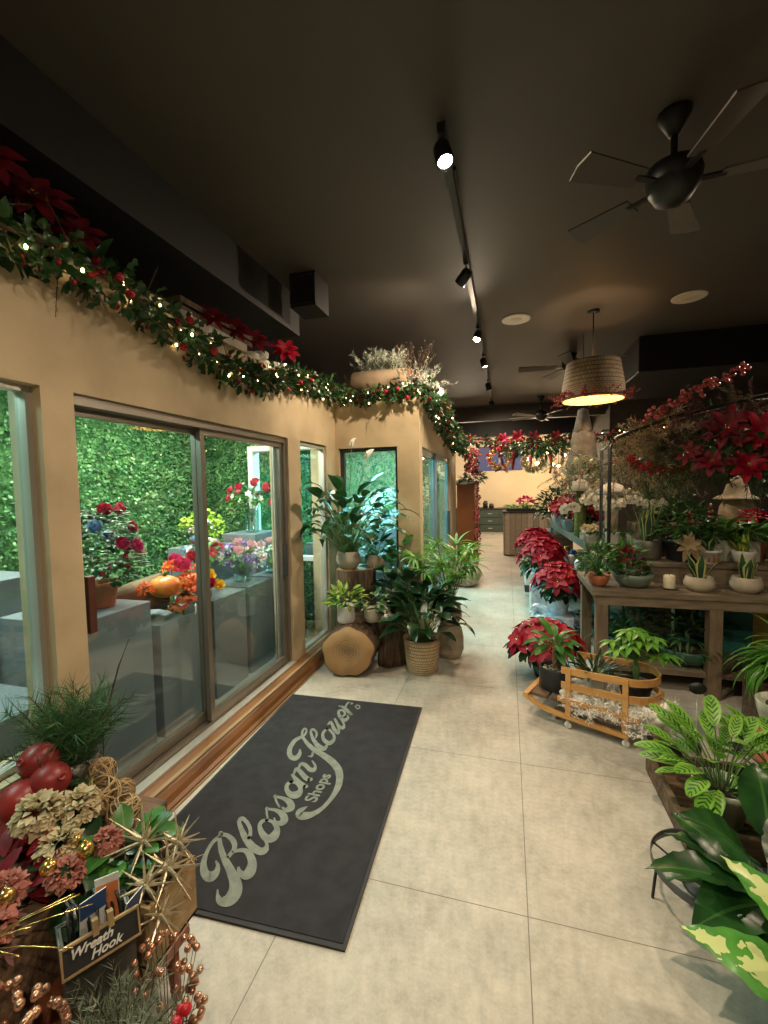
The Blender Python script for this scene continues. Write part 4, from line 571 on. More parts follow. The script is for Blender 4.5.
# crosswise ceiling drop far back, soffit duct along the left, air handler box
struct(MB().bb(-3.2, 5.0, 10.4, 10.6, 2.55, 3.).obj('trim_3', M['dark'], smooth=False))
struct(MB().bb(-3.2, 5.0, 9.0, 9.12, 2.72, 3.).obj('trim_4', M['ceil'], smooth=False))
struct(MB().bb(1.75, 1.85, 8.6, 14., 0, 3.).bb(1.85, 5., 8.6, 8.7, 0, 3.).obj('wall_partition', M['umber'], smooth=False))
t = thing('ceiling_duct', 'long dark soffit duct running under the ceiling above the left wall', 'duct', (-1.95, 0, 2.7))
MB().bb(-.32, .3, -2.3, 3.35, 0, .3).obj('casing', M['duct'], t, smooth=False)
g = MB().bb(.02, .28, 3.35, 3.37, .04, .26).obj('grille', M['alu'], t, smooth=False)
t = thing('air_handler', 'black boxed air unit hanging below the ceiling on the right', 'duct', (2.1, 6.1, 2.62))
MB().bb(-.75, .44, -.8, .9, 0, .38).obj('casing', M['black'], t, smooth=False, bevel=.01)
# tan header trim on top of the left wall
struct(MB().bb(XW-.2, XW+.03, .2, 2.45, ZT, ZT+.05).obj('trim_2', M['creampot'], smooth=False))
# oak sill that runs along the foot of the left wall
prof = [(XW, 0), (-1.462, 0), (-1.46, .018), (-1.475, .03), (-1.485, .055), (-1.50, .075), (-1.515, .085), (XW, .09)]
b = MB(); n = len(prof)
for y in (1.0, 3.93): b.v += [V((x, y, z)) for x, z in prof]
for i in range(n): b.face((i, (i+1) % n, n+(i+1) % n, n+i))
b.face(tuple(range(n))); b.face(tuple(range(n, 2*n))[::-1])
struct(b.obj('trim_1', M['oak'], smooth=False))
struct(MB().bb(-1.462, -1.452, 1.0, 3.93, 0, .008).bb(-1.53, -1.508, 1., 3.93, .082, .093).obj('trim_5', M['oakl'], smooth=False))

def pane(parent, x0, x1, y0, y1, z0, z1): return MB().bb(x0, x1, y0, y1, z0, z1).obj('pane', M['glass'], parent, smooth=False)
def frame_x(x, d, y0, y1, z0, z1, w=.045, wb=None):
    wb = wb or w
    b = MB(); b.bb(x-d, x, y0, y0+w, z0, z1); b.bb(x-d, x, y1-w, y1, z0, z1); b.bb(x-d, x, y0+w, y1-w, z1-w, z1); b.bb(x-d, x, y0+w, y1-w, z0, z0+wb); return b
# sliding door of two sashes
dr = thing('door_1', '', '', (0, 0, 0)); del dr['label']; del dr['category']; dr['kind'] = 'structure'
b = MB(); x = XW-.02; b.bb(x-.11, x, 1.305, 3.0, 1.79, 1.83); b.bb(x-.11, x+.015, 1.305, 3.0, .085, .10); b.bb(x-.11, x, 1.305, 1.32, .1, 1.79); b.bb(x-.11, x, 2.97, 3.0, .1, 1.79)
for k in (0, 1, 2): b.bb(x-.10+.04*k, x-.095+.04*k, 1.32, 2.97, .1, .112)
b.obj('frame', M['alu'], dr, smooth=False)
MB().bb(x-.01, x+.04, 1.305, 3.0, .088, .103).obj('threshold', M['alul'], dr, smooth=False)
s1 = frame_x(x-.065, .03, 1.32, 2.11, .112, 1.79, .032, .05).obj('sash', M['alu'], dr, smooth=False); pane(s1, x-.082, x-.077, 1.35, 2.08, .16, 1.76)
s2 = frame_x(x-.02, .03, 2.065, 2.97, .112, 1.79, .035, .05).obj('sash', M['alu'], dr, smooth=False); pane(s2, x-.037, x-.032, 2.1, 2.94, .16, 1.76)
MB().bb(x-.062, x-.055, 2.905, 2.945, .16, 1.76).obj('gasket', M['alul'], s2, smooth=False)
MB().bb(x-.075, x-.06, 2.085, 2.1, .12, 1.78).obj('gasket', M['alud'], s1, smooth=False)
MB().bb(x-.02, x+.012, 2.94, 2.955, .78, 1.02).obj('handle', M['alud'], s2, smooth=False)
# a wooden pull standing on the left sash
hb = MB().bb(x-.065, x-.035, 1.365, 1.40, .86, 1.10).obj('handle', mat('dark_red_wood_pull', (.10, .03, .018), (.06, .018, .012), .45), s1, smooth=False, bevel=.004)
# fixed windows
def fixwin(name, y0, y1, z0, z1, x=XW-.09, mt='alul'):
    f = frame_x(x, .05, y0, y1, z0, z1, .022).obj(name, M[mt], smooth=False); struct(f); pane(f, x-.03, x-.025, y0+.03, y1-.03, z0+.03, z1-.03); return f
fixwin('window_1', -.9, 1.18, .48, 1.83, x=XW-.045, mt='alul'); fixwin('window_2', 3.2, 3.73, .09, 1.82, x=XW-.02)
f = MB()
for a in ((-1.57, -1.53, .1, 1.82), (-1.015, -.985, .1, 1.82), (-1.53, -1.015, .1, .14), (-1.53, -1.015, 1.785, 1.82)): f.bb(a[0], a[1], YR+.05, YR+.09, a[2], a[3])
f = f.obj('window_3', M['alud'], smooth=False); struct(f); MB().bb(-1.53, -1.015, YR+.07, YR+.075, .14, 1.785).obj('pane', M['glass'], f, smooth=False)
for nm, y0, y1, dx in (('window_4', 4.09, 5.1, -.05), ('window_5', 5.05, 6.1, -.02)):
    f = frame_x(XA+dx, .03, y0, y1, .1, 1.82, .06).obj(nm, M['bluealu'], smooth=False); struct(f); pane(f, XA+dx-.02, XA+dx-.015, y0+.06, y1-.06, .16, 1.76)
MB().bb(XA-.02, XA+.02, 5.98, 6.0, .75, 1.1).obj('handle', M['alud'], f, smooth=False)

# cooler interior: boxwood hedge panels, partition, lamps
def hedge(name, o, ux, uz, W, Hh, nrm, n, holes=(), label=None):
    b = MB(); o = V(o); ux = V(ux); uz = V(uz); nrm = V(nrm)
    for i in range(n):
        a, c = U(0, W), U(0, Hh)
        if any(h[0] < a < h[1] and h[2] < c < h[3] for h in holes): continue
        p = o+ux*a+uz*c+nrm*U(0, .03); d = (rdir()+nrm*.7+V((0, 0, -.1))).normalized()
        b.leaf(p, d, rdir(), U(.022, .036), .021, .3, .2, 2, 'oval', 0)
    r = b.obj(name, L['box']); tag(r, label, 'hedge panel', kind='stuff'); clampobj(r, xmin=-3.115 if nrm.x > .5 else None, ymax=o.y if nrm.y < -.5 else None); return r
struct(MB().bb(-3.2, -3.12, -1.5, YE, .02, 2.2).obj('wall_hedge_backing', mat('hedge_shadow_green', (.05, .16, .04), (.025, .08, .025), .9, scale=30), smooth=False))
hedge('boxwood_hedge', (-3.115, -.9, .02), (0, 1, 0), (0, 0, 1), YE+.85, 2.16, (1, 0, 0), 52000, label='green boxwood hedge lining the long back wall inside the flower cooler')
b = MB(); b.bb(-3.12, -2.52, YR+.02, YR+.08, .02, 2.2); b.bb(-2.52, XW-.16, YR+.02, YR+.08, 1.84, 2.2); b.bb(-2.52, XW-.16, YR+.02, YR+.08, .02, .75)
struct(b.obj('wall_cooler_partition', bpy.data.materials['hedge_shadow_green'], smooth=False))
hedge('boxwood_hedge', (-3.12, YR+.02, .02), (1, 0, 0), (0, 0, 1), 1.36, 2.16, (0, -1, 0), 14000, holes=((.56, 1.4, .7, 1.86),), label='green boxwood hedge round the inner opening of the flower cooler')
hedge('boxwood_hedge', (-3.12, YE-.02, .02), (1, 0, 0), (0, 0, 1), 2.2, 2.16, (0, -1, 0), 13000, label='teal-lit boxwood hedge at the far end of the cooler, seen through the recess window')
b = MB(); b.bb(-2.56, -2.50, YR-.02, YR+.1, .75, 1.88); b.bb(-2.5, XW-.16, YR-.02, YR+.1, 1.83, 1.88); b.bb(-2.5, XW-.16, YR-.02, YR+.1, .72, .76)
struct(b.obj('trim_6', M['white'], smooth=False))
def panel(x0, x1, y0, y1, label, e, col, mt='coollamp'):
    t = thing('cooler_ceiling_lamp', label, 'ceiling lamp', ((x0+x1)/2, (y0+y1)/2, 2.17)); a, c = (x1-x0)/2, (y1-y0)/2
    MB().bb(-a, a, -c, c, .01, .03).obj('housing', M['white'], t, smooth=False)
    MB().bb(-a+.02, a-.02, -c+.02, c-.02, 0, .01).obj('diffuser', M[mt], t, smooth=False)
    light('AREA', (0, 0, -.01), e, col, x1-x0, t, sy_=y1-y0)
panel(-2.5, -2.3, .1, 1.3, 'cool strip lamp over the hedge behind the first window', 20, (.62, 1., .90))
panel(-2.5, -2.3, 1.7, 3.4, 'cool strip lamp over the plinths behind the sliding door', 62, (.98, 1., .84))
panel(-2.2, -1.2, 4.6, 4.8, 'teal strip lamp over the flowers behind the recess window', 62, (.34, .95, 1.))
panel(-2.4, -1.3, 5.7, 5.9, 'teal strip lamp at the far end of the cooler', 52, (.34, .95, 1.))

# ------------------------------------------------------------------ floor mat with lettering
mt_ = thing('door_mat', 'large charcoal floor mat with sage script lettering beside the sliding door', 'mat', (0, 0, 0))
c4 = [(-1.448, 2.678), (-.537, 2.714), (-.488, 1.186), (-1.405, 1.150)]
b = MB(); b.v = [V((x, y, z)) for z in (.0, .008) for x, y in c4]
for q in ((0, 1, 2, 3), (7, 6, 5, 4), (0, 4, 5, 1), (1, 5, 6, 2), (2, 6, 7, 3), (3, 7, 4, 0)): b.face(q)
b.obj('rubber_border', M['matedge'], mt_, smooth=False)
cx = sum(p[0] for p in c4)/4; cy_ = sum(p[1] for p in c4)/4
c5 = [(x+(cx-x)/abs(cx-x)*.014, y+(cy_-y)/abs(cy_-y)*.016) for x, y in c4]
b = MB(); b.v = [V((x, y, z)) for z in (.004, .0105) for x, y in c5]
for q in ((0, 1, 2, 3), (7, 6, 5, 4), (0, 4, 5, 1), (1, 5, 6, 2), (2, 6, 7, 3), (3, 7, 4, 0)): b.face(q)
b.obj('pile', M['matblack'], mt_, smooth=False)
b = MB(); kk = 0
for st in STROKES:
    k = len(b.v); kk += 1; z = .0125+kk*.00004
    for q in st: b.v += [V((q[0], q[1], z)), V((q[2], q[3], z))]
    for i in range(len(st)-1): b.face((k+2*i, k+2*i+1, k+2*i+3, k+2*i+2))
    for e, s in ((0, 1), (len(st)-1, -1)):     # round ends
        a = b.v[k+2*e]; c = b.v[k+2*e+1]; o = (a+c)/2; r = (a-c).length/2
        kb = len(b.v); b.v += [o+polar(2*PI*j/12, r) for j in range(12)]; b.face(tuple(range(kb, kb+12)))
b.obj('lettering', M['matletter'], mt_, smooth=False)
def text(s, parent, loc, rot, size, mt, name='lettering', shear=0., ext=.0005, off=0.):
    c = bpy.data.curves.new(name, 'FONT'); c.body = s; c.size = size; c.extrude = ext; c.shear = shear; c.offset = off; c.align_x = 'LEFT'
    o = bpy.data.objects.new(name+'_curve', c); COL.objects.link(o); bpy.context.view_layer.update()
    me = bpy.data.meshes.new_from_object(o.evaluated_get(bpy.context.evaluated_depsgraph_get())); bpy.data.objects.remove(o)
    me.materials.clear(); me.materials.append(mt); q = bpy.data.objects.new(name, me); COL.objects.link(q); q.location = loc; q.rotation_euler = rot
    if parent: q.parent = parent
    return q
text('Shops', mt_, (-.845, 1.742, .0125), (0, 0, PI/2+.02), .083, M['matletter'], off=.0022)

# ------------------------------------------------------------------ track lights, ceiling things
def track(x, y0, y1, z, label):
    t = thing('light_track', label, 'light track', (x, y0, z)); MB().bb(-.017, .017, 0, y1-y0, 0, .028).obj('rail', M['black'], t, smooth=False)
    MB().bb(-.03, .03, .3, .42, .028, 3-z).obj('canopy', M['black'], t, smooth=False)
track(-.27, 1.93, 9.6, 2.955, 'black light track running down the aisle ceiling')
track(2.6, 3.4, 7.5, 2.955, 'black light track on the ceiling at the far right')
def head(x, y, label, e, aim=(0, 0, -1), grp='track spotlights over the aisle', spot=2.35):
    t = thing('track_spotlight', label, 'spotlight', (x, y, 2.955), group=grp)
    a = V(aim).normalized(); q = V((0, 0, -1)).rotation_difference(a).to_matrix().to_4x4()
    MB().bb(-.015, .015, -.04, .04, -.015, 0).tube([(0, 0, -.01), (0, 0, -.05)], .008, k=6).obj('bracket', M['black'], t, smooth=False)
    o = V((0, 0, -.06))
    MB().lathe([(.03, .03), (.038, .01), (.04, -.075), (.034, -.078), (.032, -.06), (.001, -.05)], o, 16, M4=q).obj('housing', M['black'], t)
    MB().lathe([(.0001, -.068), (.031, -.066), (.031, -.064), (.0001, -.062)], o, 14, M4=q).obj('lamp_lens', M['lamp'], t)
    rot = V((0, 0, -1)).rotation_difference(a).to_euler()
    light('SPOT', o+a*.095, e, (1., .80, .565), .03, t, rot=rot, spot=spot)
hs = ((1.97, 'nearest and largest spotlight on the aisle track', (.25, -.35, -1)), (3.12, 'second spotlight along the aisle track from the front', (-.85, .62, -.75)), (4.37, 'third spotlight along the aisle track, small', (-.2, -.6, -1)),
      (5.32, 'fourth spotlight along the aisle track', (.3, -.1, -1)), (6.59, 'fifth spotlight along the aisle track, beyond the hanging planter log', (.2, .2, -1)), (8.0, 'sixth spotlight on the aisle track, near the garland', (.1, .3, -1)), (9.3, 'farthest spotlight at the end of the aisle track', (0, .5, -1)))
for y, lb, aim in hs: head(-.27, y, lb, SP*(1.25 if y < 2.5 else 1.1 if y < 3.5 else .8), aim, spot=2.2 if 3 < y < 3.5 else 2.85)
for y, lb in ((4.3, 'nearer spotlight on the right ceiling track'), (5.6, 'farther spotlight on the right ceiling track')): head(2.6, y, lb, SP*.8, (-.6, -.1 if y > 5 else -.3, -1), grp='track spotlights at the right')
head(.25, -.6, 'spotlight on the ceiling behind the viewer lighting the entrance', SP*.9, (-.15, .5, -1), grp=None)
head(1.2, .4, 'spotlight on the ceiling over the near right plants', SP*.7, (.0, .35, -1), grp=None)
for x, y, lb in ((.08, 4.38, 'round white ceiling speaker nearer the aisle track'), (1.475, 4.33, 'round white ceiling speaker further right of the pendant lamp')):
    t = thing('ceiling_speaker', lb, 'ceiling speaker', (x, y, 3.), group='round ceiling speakers')
    MB().lathe([(.0001, -.008), (.115, -.006), (.115, 0)], k=28).obj('mesh_cover', M['speakerm'], t)
    MB().lathe([(.115, -.007), (.13, -.007), (.132, 0)], k=28).obj('rim', M['white'], t)
def fan_(x, y, z, r, label, rot, n=5, drop=None):
    t = thing('ceiling_fan', label, 'ceiling fan', (x, y, z), rot, group='dark ceiling fans')
    MB().tube([(0, 0, .08), (0, 0, 3-z)], .014, k=8).lathe([(.02, 3-z-.09), (.06, 3-z-.02), (.065, 3-z)], k=14).obj('downrod', M['black'], t)
    MB().lathe([(.03, -.09), (.07, -.07), (.1, -.02), (.11, .02), (.1, .06), (.05, .09), (.02, .1)], k=20).obj('motor_housing', M['black'], t)
    for i in range(n):
        a = 2*PI*i/n; b = MB(); q = Matrix.Rotation(a, 4, 'Z') @ Matrix.Translation((0, 0, -.01)) @ Matrix.Rotation(.2, 4, 'X')
        b.v = [q @ V(p) for p in ((.17, -.045, 0), (r, -.065, 0), (r+.012, 0, 0), (r, .065, 0), (.17, .045, 0), (.17, -.045, .008), (r, -.065, .008), (r+.012, 0, .008), (r, .065, .008), (.17, .045, .008))]
        b.face((0, 4, 3, 2, 1)); b.face((5, 6, 7, 8, 9))
        for j in range(5): b.face((j, (j+1) % 5, 5+(j+1) % 5, 5+j))
        bl = b.obj('blade', M['fanblade'], t, smooth=False)
        MB().box((.13, 0, -.008), (.12, .03, .008), M4=Matrix.Rotation(a, 4, 'Z')).obj('blade_bracket', M['black'], bl, smooth=False)
M['fanblade'] = mat('dark_fan_blade', (.10, .082, .068), (.075, .062, .052), .5, scale=3)
fan_(.68, 2.2, 2.72, .46, 'nearest dark five-blade ceiling fan at the upper right', 1.15)
fan_(.74, 5.75, 2.86, .60, 'five-blade ceiling fan just behind the rattan pendant lamp', .7)
fan_(.58, 8.3, 2.66, .60, 'farther ceiling fan below and beyond the pendant lamp', .1)
fan_(-.5, 12.2, 2.62, .6, 'farthest ceiling fan near the back wall', .5)
t = thing('air_register', 'small boxed air register projecting from the dark soffit', 'air vent', (-1.42, 3.05, 2.76))
MB().bb(-.10, .10, -.10, .14, 0, .24).obj('casing', M['dark'], t, smooth=False)
MB().bb(-.10, -.09, -.107, -.10, .02, .22).bb(.09, .10, -.107, -.10, .02, .22).bb(-.09, .09, -.107, -.10, .02, .03).bb(-.09, .09, -.107, -.10, .21, .22).obj('grille_frame', M['alud'], t, smooth=False)
# rattan pendant
t = thing('pendant_lamp', 'large woven rattan pendant lamp ringed with red berry sprigs', 'pendant lamp', (.75, 4.4, 2.2))
MB().lathe([(.265, 0), (.262, .12), (.225, .34), (.222, .345), (.218, .34), (.255, .12), (.258, .0), (.265, 0)], k=40, cap=False).obj('lamp_shade', M['shade'], t)
MB().lathe([(.255, .003), (.252, .12), (.215, .335), (.16, .338)], k=32, cap=False).obj('shade_lining', M['shadein'], t)
MB().tube([(0, 0, .36), (0, 0, .8)], .006, k=6).lathe([(.05, .78), (.055, .8)], k=14).obj('cord', M['black'], t)
b = MB()
for i in range(3): a = 2*PI*i/3; b.tube([(0, 0, .36), polar(a, .22, .34)], .004, k=4)
b.obj('wire_spider', M['black'], t)
MB().sph((0, 0, .2), .035, 12, 8).obj('bulb', M['bulb'], t); MB().tube([(0, 0, .23), (0, 0, .36)], .018, k=8).obj('bulb_socket', M['black'], t)
light('POINT', (0, 0, .14), 13, (1, .66, .34), .05, t)
b = MB(); b2 = MB(); b.tube([polar(2*PI*i/24, .267, .02) for i in range(25)], .004, k=4, cap=False)
for i in range(90):
    a = U(0, 2*PI); p = polar(a, .267, .02); d = (polar(a+U(-.9, .9), 1)+V((0, 0, U(-.4, .7)))).normalized(); e = p+d*U(.05, .13)
    b.tube([p, e], .0016, k=3, cap=False)
    for j in range(7): b2.sph(p.lerp(e, U(.2, 1.05))+rdir()*.008, .0065, 5, 4, 0)
b.obj('sprig_ring', M['twig'], t); b2.obj('berries', M['pinkball'], t)['kind'] = 'stuff'
# ================================================================== COOLER CONTENTS
def plinth(x0, x1, y0, y1, z, label):
    o = MB().bb(-(x1-x0)/2, (x1-x0)/2, -(y1-y0)/2, (y1-y0)/2, 0, z-.02).obj('display_plinth', M['grey'], None, ((x0+x1)/2, (y0+y1)/2, .02), smooth=False, bevel=.004)
    return tag(o, label, 'plinth', 'grey plinths in the flower cooler')
plinth(-2.45, -1.9, 1.50, 1.93, .84, 'grey plinth at the left edge of the sliding door, under the potted flower tree')
plinth(-2.32, -1.9, 1.99, 2.42, .68, 'grey plinth under the orange pumpkin arrangement')
plinth(-2.3, -1.9, 2.46, 2.83, .70, 'grey plinth left in the right door sash, behind the middle stile')
plinth(-2.3, -1.9, 2.88, 3.22, .70, 'grey plinth in the right door sash under the blush and lilac bouquet')
plinth(-2.14, -1.9, 3.27, 3.62, .70, 'grey plinth under the white hydrangea bouquet')
plinth(-2.64, -2.27, 2.88, 3.30, .98, 'tall pale plinth by the hedge under the lime and pink bouquet')
plinth(-2.52, -2.18, 3.42, 3.80, 1.04, 'tall grey plinth under the vase of red roses')
plinth(-2.9, -2.4, 1.22, 1.72, 1.02, 'tall grey plinth by the hedge behind the first window')
plinth(-2.95, -2.45, .55, 1.10, .80, 'middle-height grey plinth at the left edge of the first window')
plinth(-2.4, -1.9, .70, 1.42, .56, 'low broad grey plinth at the foot of the first window')
G = 'flower arrangements in the cooler'
# potted flower tree
t = thing('potted_flower_tree', 'potted holiday tree with pink and pale blue blooms in a terracotta pot', 'potted plant', (-2.06, 1.78, .845))
pot(t, .075, .13, M['terra'], 'taper')
b = MB()
for i in range(330):
    z = U(0, 1); r = .21*(1-z*.55); a = U(0, 2*PI); p = V((0, 0, .14+z*.38))+polar(a, r*U(.4, 1)); b.leaf(p, (polar(a)+V((0, 0, U(-.3, .6)))), V((0, 0, 1)), U(.035, .06), .03, .5, .25, 3, 'oval', 0)
for i in range(260):
    z = U(0, 1); r = .225*(1-z*.55); a = U(0, 2*PI); p = V((0, 0, .16+z*.36))+polar(a, r*.9); b.leaf(p, polar(a)+V((0, 0, .3)), V((0, 0, 1)), .05, .026, .5, .2, 3, 'oval', 1)
b.obj('foliage', [L['deep'], L['frostw']], t)
for i, (a, z, r, m) in enumerate(((-.2, .33, .16, 'pink'), (.25, .31, .17, 'pink'), (-.8, .42, .15, 'bluep'), (-1.3, .36, .17, 'bluep'), (-.5, .5, .09, 'rose'), (.4, .5, .08, 'rose'), (.9, .4, .13, 'rose'), (1.3, .26, .18, 'salmon'), (2.2, .34, .15, 'bluep'), (3.4, .3, .16, 'pink'))):
    b = MB(); rose(b, (0, 0, 0), polar(a)+V((0, 0, .4)), .044); b.obj('bloom', L[m], t, polar(a, r, z))
for i in range(12):
    a = U(0, 2*PI); b = MB().sph((0, 0, 0), .014, 8, 6); b.obj('bauble', M['redglit'], t, polar(a, U(.13, .19), U(.16, .36)))
# pumpkin cornucopia
t = thing('pumpkin_arrangement', 'orange harvest arrangement of gourds and blooms spilling from a wicker horn', 'flower arrangement', (-2.05, 2.15, .68), .12, G); t.scale = (1.5,)*3
b = MB()
pts = [(.0, .02, .1), (-.06, -.08, .1), (-.14, -.17, .085), (-.22, -.24, .07)]
b.tube([V(p) for p in pts], .075, .012, 14); b.obj('wicker_horn', M['basket'], t)
def gourd(p, r):
    b = MB(); b.lathe([(r*math.sin(PI*i/8)+.0005, -r*.75*math.cos(PI*i/8)) for i in range(9)], k=32, wob=lambda a, z: 1+.07*abs(math.cos(a*5)))
    o = b.obj('gourd', mat('striped_gourd', (.74, .14, .01), (.80, .32, .05), .4, scale=9, stretch=(3, 3, .3)), t, p); MB().tube([(0, 0, r*.7), (.006, 0, r*1.05)], .008, .005, 6).obj('gourd_stalk', M['stem'], o)
gourd((.05, -.03, .13), .058); gourd((.05, .13, .11), .052)
for x, y, z, m, r in ((.09, .05, .14, 'orangep', .035), (.02, -.1, .13, 'orangep', .035), (.02, .05, .19, 'orangep', .035), (.1, .02, .09, 'orangep', .045), (.11, .07, .07, 'orangep', .05), (.05, .07, .18, 'pink', .045), (.09, .12, .12, 'orangep', .04), (.03, .21, .14, 'orangep', .045), (.1, .19, .08, 'red', .035), (.06, .24, .1, 'yellowp', .045), (.0, .1, .2, 'pink', .035), (.1, -.03, .05, 'orangep', .035), (-.02, .17, .18, 'orangep', .04), (.11, .25, .06, 'yellowp', .035)):
    b = MB(); (rose if m != 'orangep' else (lambda bb, c, n, rr: puff(bb, c, rr*1.15, 60)))(b, (0, 0, 0), (.6, -.4, .7), r); b.obj('bloom', L[m], t, (x, y, z))
b = MB()
for i in range(40): a = U(-.6, 2); b.leaf((U(0, .08), U(-.05, .26), U(.03, .12)), (U(.2, 1), U(-.5, .6), U(-.2, .5)), (0, 0, 1), U(.05, .08), .035, .6, .2, 3, 'oval', 0)
b.obj('foliage', L['mid'], t); MB().lathe([(.0001, 0), (.03, .004), (.033, .02), (.0001, .026)], k=14, M4=Matrix.Rotation(1., 4, 'Y')).obj('seed_pod', M['twig'], t, (.13, .1, .07))
MB().box((.16, .0, .035), (.003, .05, .035), .5).obj('price_tag', M['white'], t, smooth=False)
def bouquet(name, loc, label, r, spec, vase='bowl', vr=.06, vh=.1, vm=None, n=26, seed=1, grp=G, leafn=30):
    t = thing(name, label, 'flower arrangement', loc, 0, grp)
    vm = vm or M['vase']; MB().lathe([(a*vr, c*vh) for a, c in POTS[vase]][:-1]+[(POTS[vase][-2][0]*vr*.94, vh*.1), (.0001, vh*.08)], k=20).obj('vase', vm, t)
    rr = random.Random(seed); c = V((0, 0, vh+r*.45)); b = MB()
    for i in range(n):
        q = V((math.cos(i*2.4)*math.sqrt(1-((i+.5)/n*1.2-.2)**2), math.sin(i*2.4)*math.sqrt(1-((i+.5)/n*1.2-.2)**2), (i+.5)/n*1.2-.2))
        m, rad, kind = spec[rr.randrange(len(spec))] if len(spec) > 1 else spec[0]
        bb = MB(); p = c+V((q.x*r, q.y*r, q.z*r*.85))
        if kind == 'rose': rose(bb, (0, 0, 0), q+V((0, 0, .3)), rad)
        elif kind == 'puff': puff(bb, (0, 0, 0), rad, 34)
        else: starflower(bb, V((0, 0, 0)), q+V((0, 0, .1)), rad, 6, w=.55)
        bb.obj('bloom', L[m], t, p); b.tube([(0, 0, vh*.4), V((0, 0, vh)).lerp(p, .4), p], .0022, k=3, mi=1, cap=False)
    for i in range(leafn): q = rdir(); q.z = abs(q.z)*.6-.1; b.leaf(c+q*r*.7, q, (0, 0, 1), r*U(.4, .65), r*.3, .6, .2, 3, 'oval', 0)
    b.obj('foliage', [L['mid'], M['stem']], t); return t
bouquet('rose_bouquet', (-2.32, 3.60, 1.04), 'tall glass vase of dark pink roses and white sprays on a high plinth', .19, [('rose', .045, 'rose'), ('rose', .045, 'rose'), ('whitep', .035, 'star')], 'cyl', .065, .22, n=22, seed=3, leafn=60)
bouquet('hydrangea_bouquet', (-2.06, 3.04, .70), 'bouquet of lilac and blush hydrangeas in a clear bowl', .16, [('purplep', .06, 'puff'), ('blush', .05, 'rose'), ('whitep', .06, 'puff'), ('blush', .055, 'puff')], 'bowl', .075, .1, n=16, seed=5)
bouquet('hydrangea_bouquet', (-2.02, 3.44, .70), 'white hydrangea bouquet with blush roses at the right end of the door glass', .14, [('whitep', .06, 'puff'), ('blush', .045, 'rose'), ('whitep', .05, 'puff')], 'bowl', .075, .09, n=16, seed=6)
bouquet('mixed_bouquet', (-2.44, 3.06, .98), 'low bouquet with a lime green hydrangea and pale pink blooms by the hedge', .13, [('limep', .08, 'puff'), ('blush', .05, 'puff'), ('whitep', .05, 'puff')], 'bowl', .08, .08, n=12, seed=8)
bouquet('red_accent_bouquet', (-2.12, 2.68, .70), 'slim bouquet of red lilies with a blue bloom beside the middle door stile', .13, [('rose', .05, 'star'), ('bluep', .04, 'rose'), ('rose', .05, 'rose'), ('whitep', .04, 'star')], 'cyl', .04, .22, n=14, seed=9)
# behind the recess window
plinth(-1.62, -1.25, 4.3, 4.7, .72, 'grey plinth behind the recess window')
plinth(-2.1, -1.7, 4.25, 4.7, .85, 'grey plinth inside the cooler behind the narrow corner window')
for i, (x, y, z, lb, sp) in enumerate(((-1.45, 4.5, .72, 'white orchid bouquet with magenta accents behind the recess window', [('whitep', .05, 'star'), ('pink', .04, 'star'), ('whitep', .05, 'puff')]),
     (-1.12, 4.75, .75, 'pale lilac and white bouquet at the right side behind the recess window', [('blush', .05, 'star'), ('whitep', .06, 'puff'), ('bluep', .05, 'puff')]),
     (-1.88, 4.5, .85, 'pale blue and white bouquet behind the narrow corner window', [('bluep', .06, 'puff'), ('whitep', .05, 'star')]),
     (-1.5, 5.3, .95, 'tall white bouquet deep inside the teal-lit cooler', [('whitep', .06, 'star'), ('whitep', .06, 'puff')]))):
    bouquet('white_bouquet', (x, y, z), lb, .19, sp, 'cyl', .07, .2, n=22, seed=20+i, leafn=50)
plinth(-1.28+.02, -.98, 4.6, 4.9, .75, 'slim grey plinth behind the recess window at its right side')
plinth(-1.7, -1.3, 5.1, 5.5, .95, 'tall grey plinth deep inside the teal-lit cooler')

# ================================================================== LOG CORNER BY THE RECESS
t = thing('log_slice', 'thick log lying on its side with pale ringed cut face by the oak sill', 'log', (-1.165, 3.03, .2))
wob = lambda a, z: 1+.05*math.sin(a*2+.7)+.035*math.sin(a*5)+.02*math.sin(a*9)
Q = Matrix.Rotation(PI/2, 4, 'X')
b = MB().lathe([(.196, -.36), (.203, -.2), (.2, -.02), (.196, 0)], k=64, wob=wob, M4=Q); b.obj('bark', M['bark'], t)
b = MB().lathe([(.0001, .001), (.1, .003), (.19, .002), (.192, -.004)], k=64, wob=wob, M4=Q); b.obj('cut_face', M['ring'], t, (0, -.002, 0))
t.rotation_euler.z = .12
def stump(x, y, r, h, label, seed=0, cap='crate'):
    t = thing('tree_stump', label, 'tree stump', (x, y, 0)); wb = lambda a, z: 1+.07*math.sin(a*3+seed)+.04*math.sin(a*8+seed)+.02*math.sin(a*17)
    MB().lathe([(r*1.06, 0), (r, h*.2), (r*.97, h*.7), (r, h-.01)], k=60, wob=wb).obj('bark', M['bark'], t)
    MB().lathe([(.0001, h+.002), (r*.9, h), (r*.985, h-.012)], k=48, wob=wb).obj('cut_top', M[cap], t); return t
stump(-.92, 3.4, .12, .40, 'upright bark-covered stump between the ringed log and the wicker basket', 1, 'oakl')
stump(-1.3, 3.62, .17, .74, 'tallest upright stump against the recess window, carrying two cream pots', 2, 'oakl')
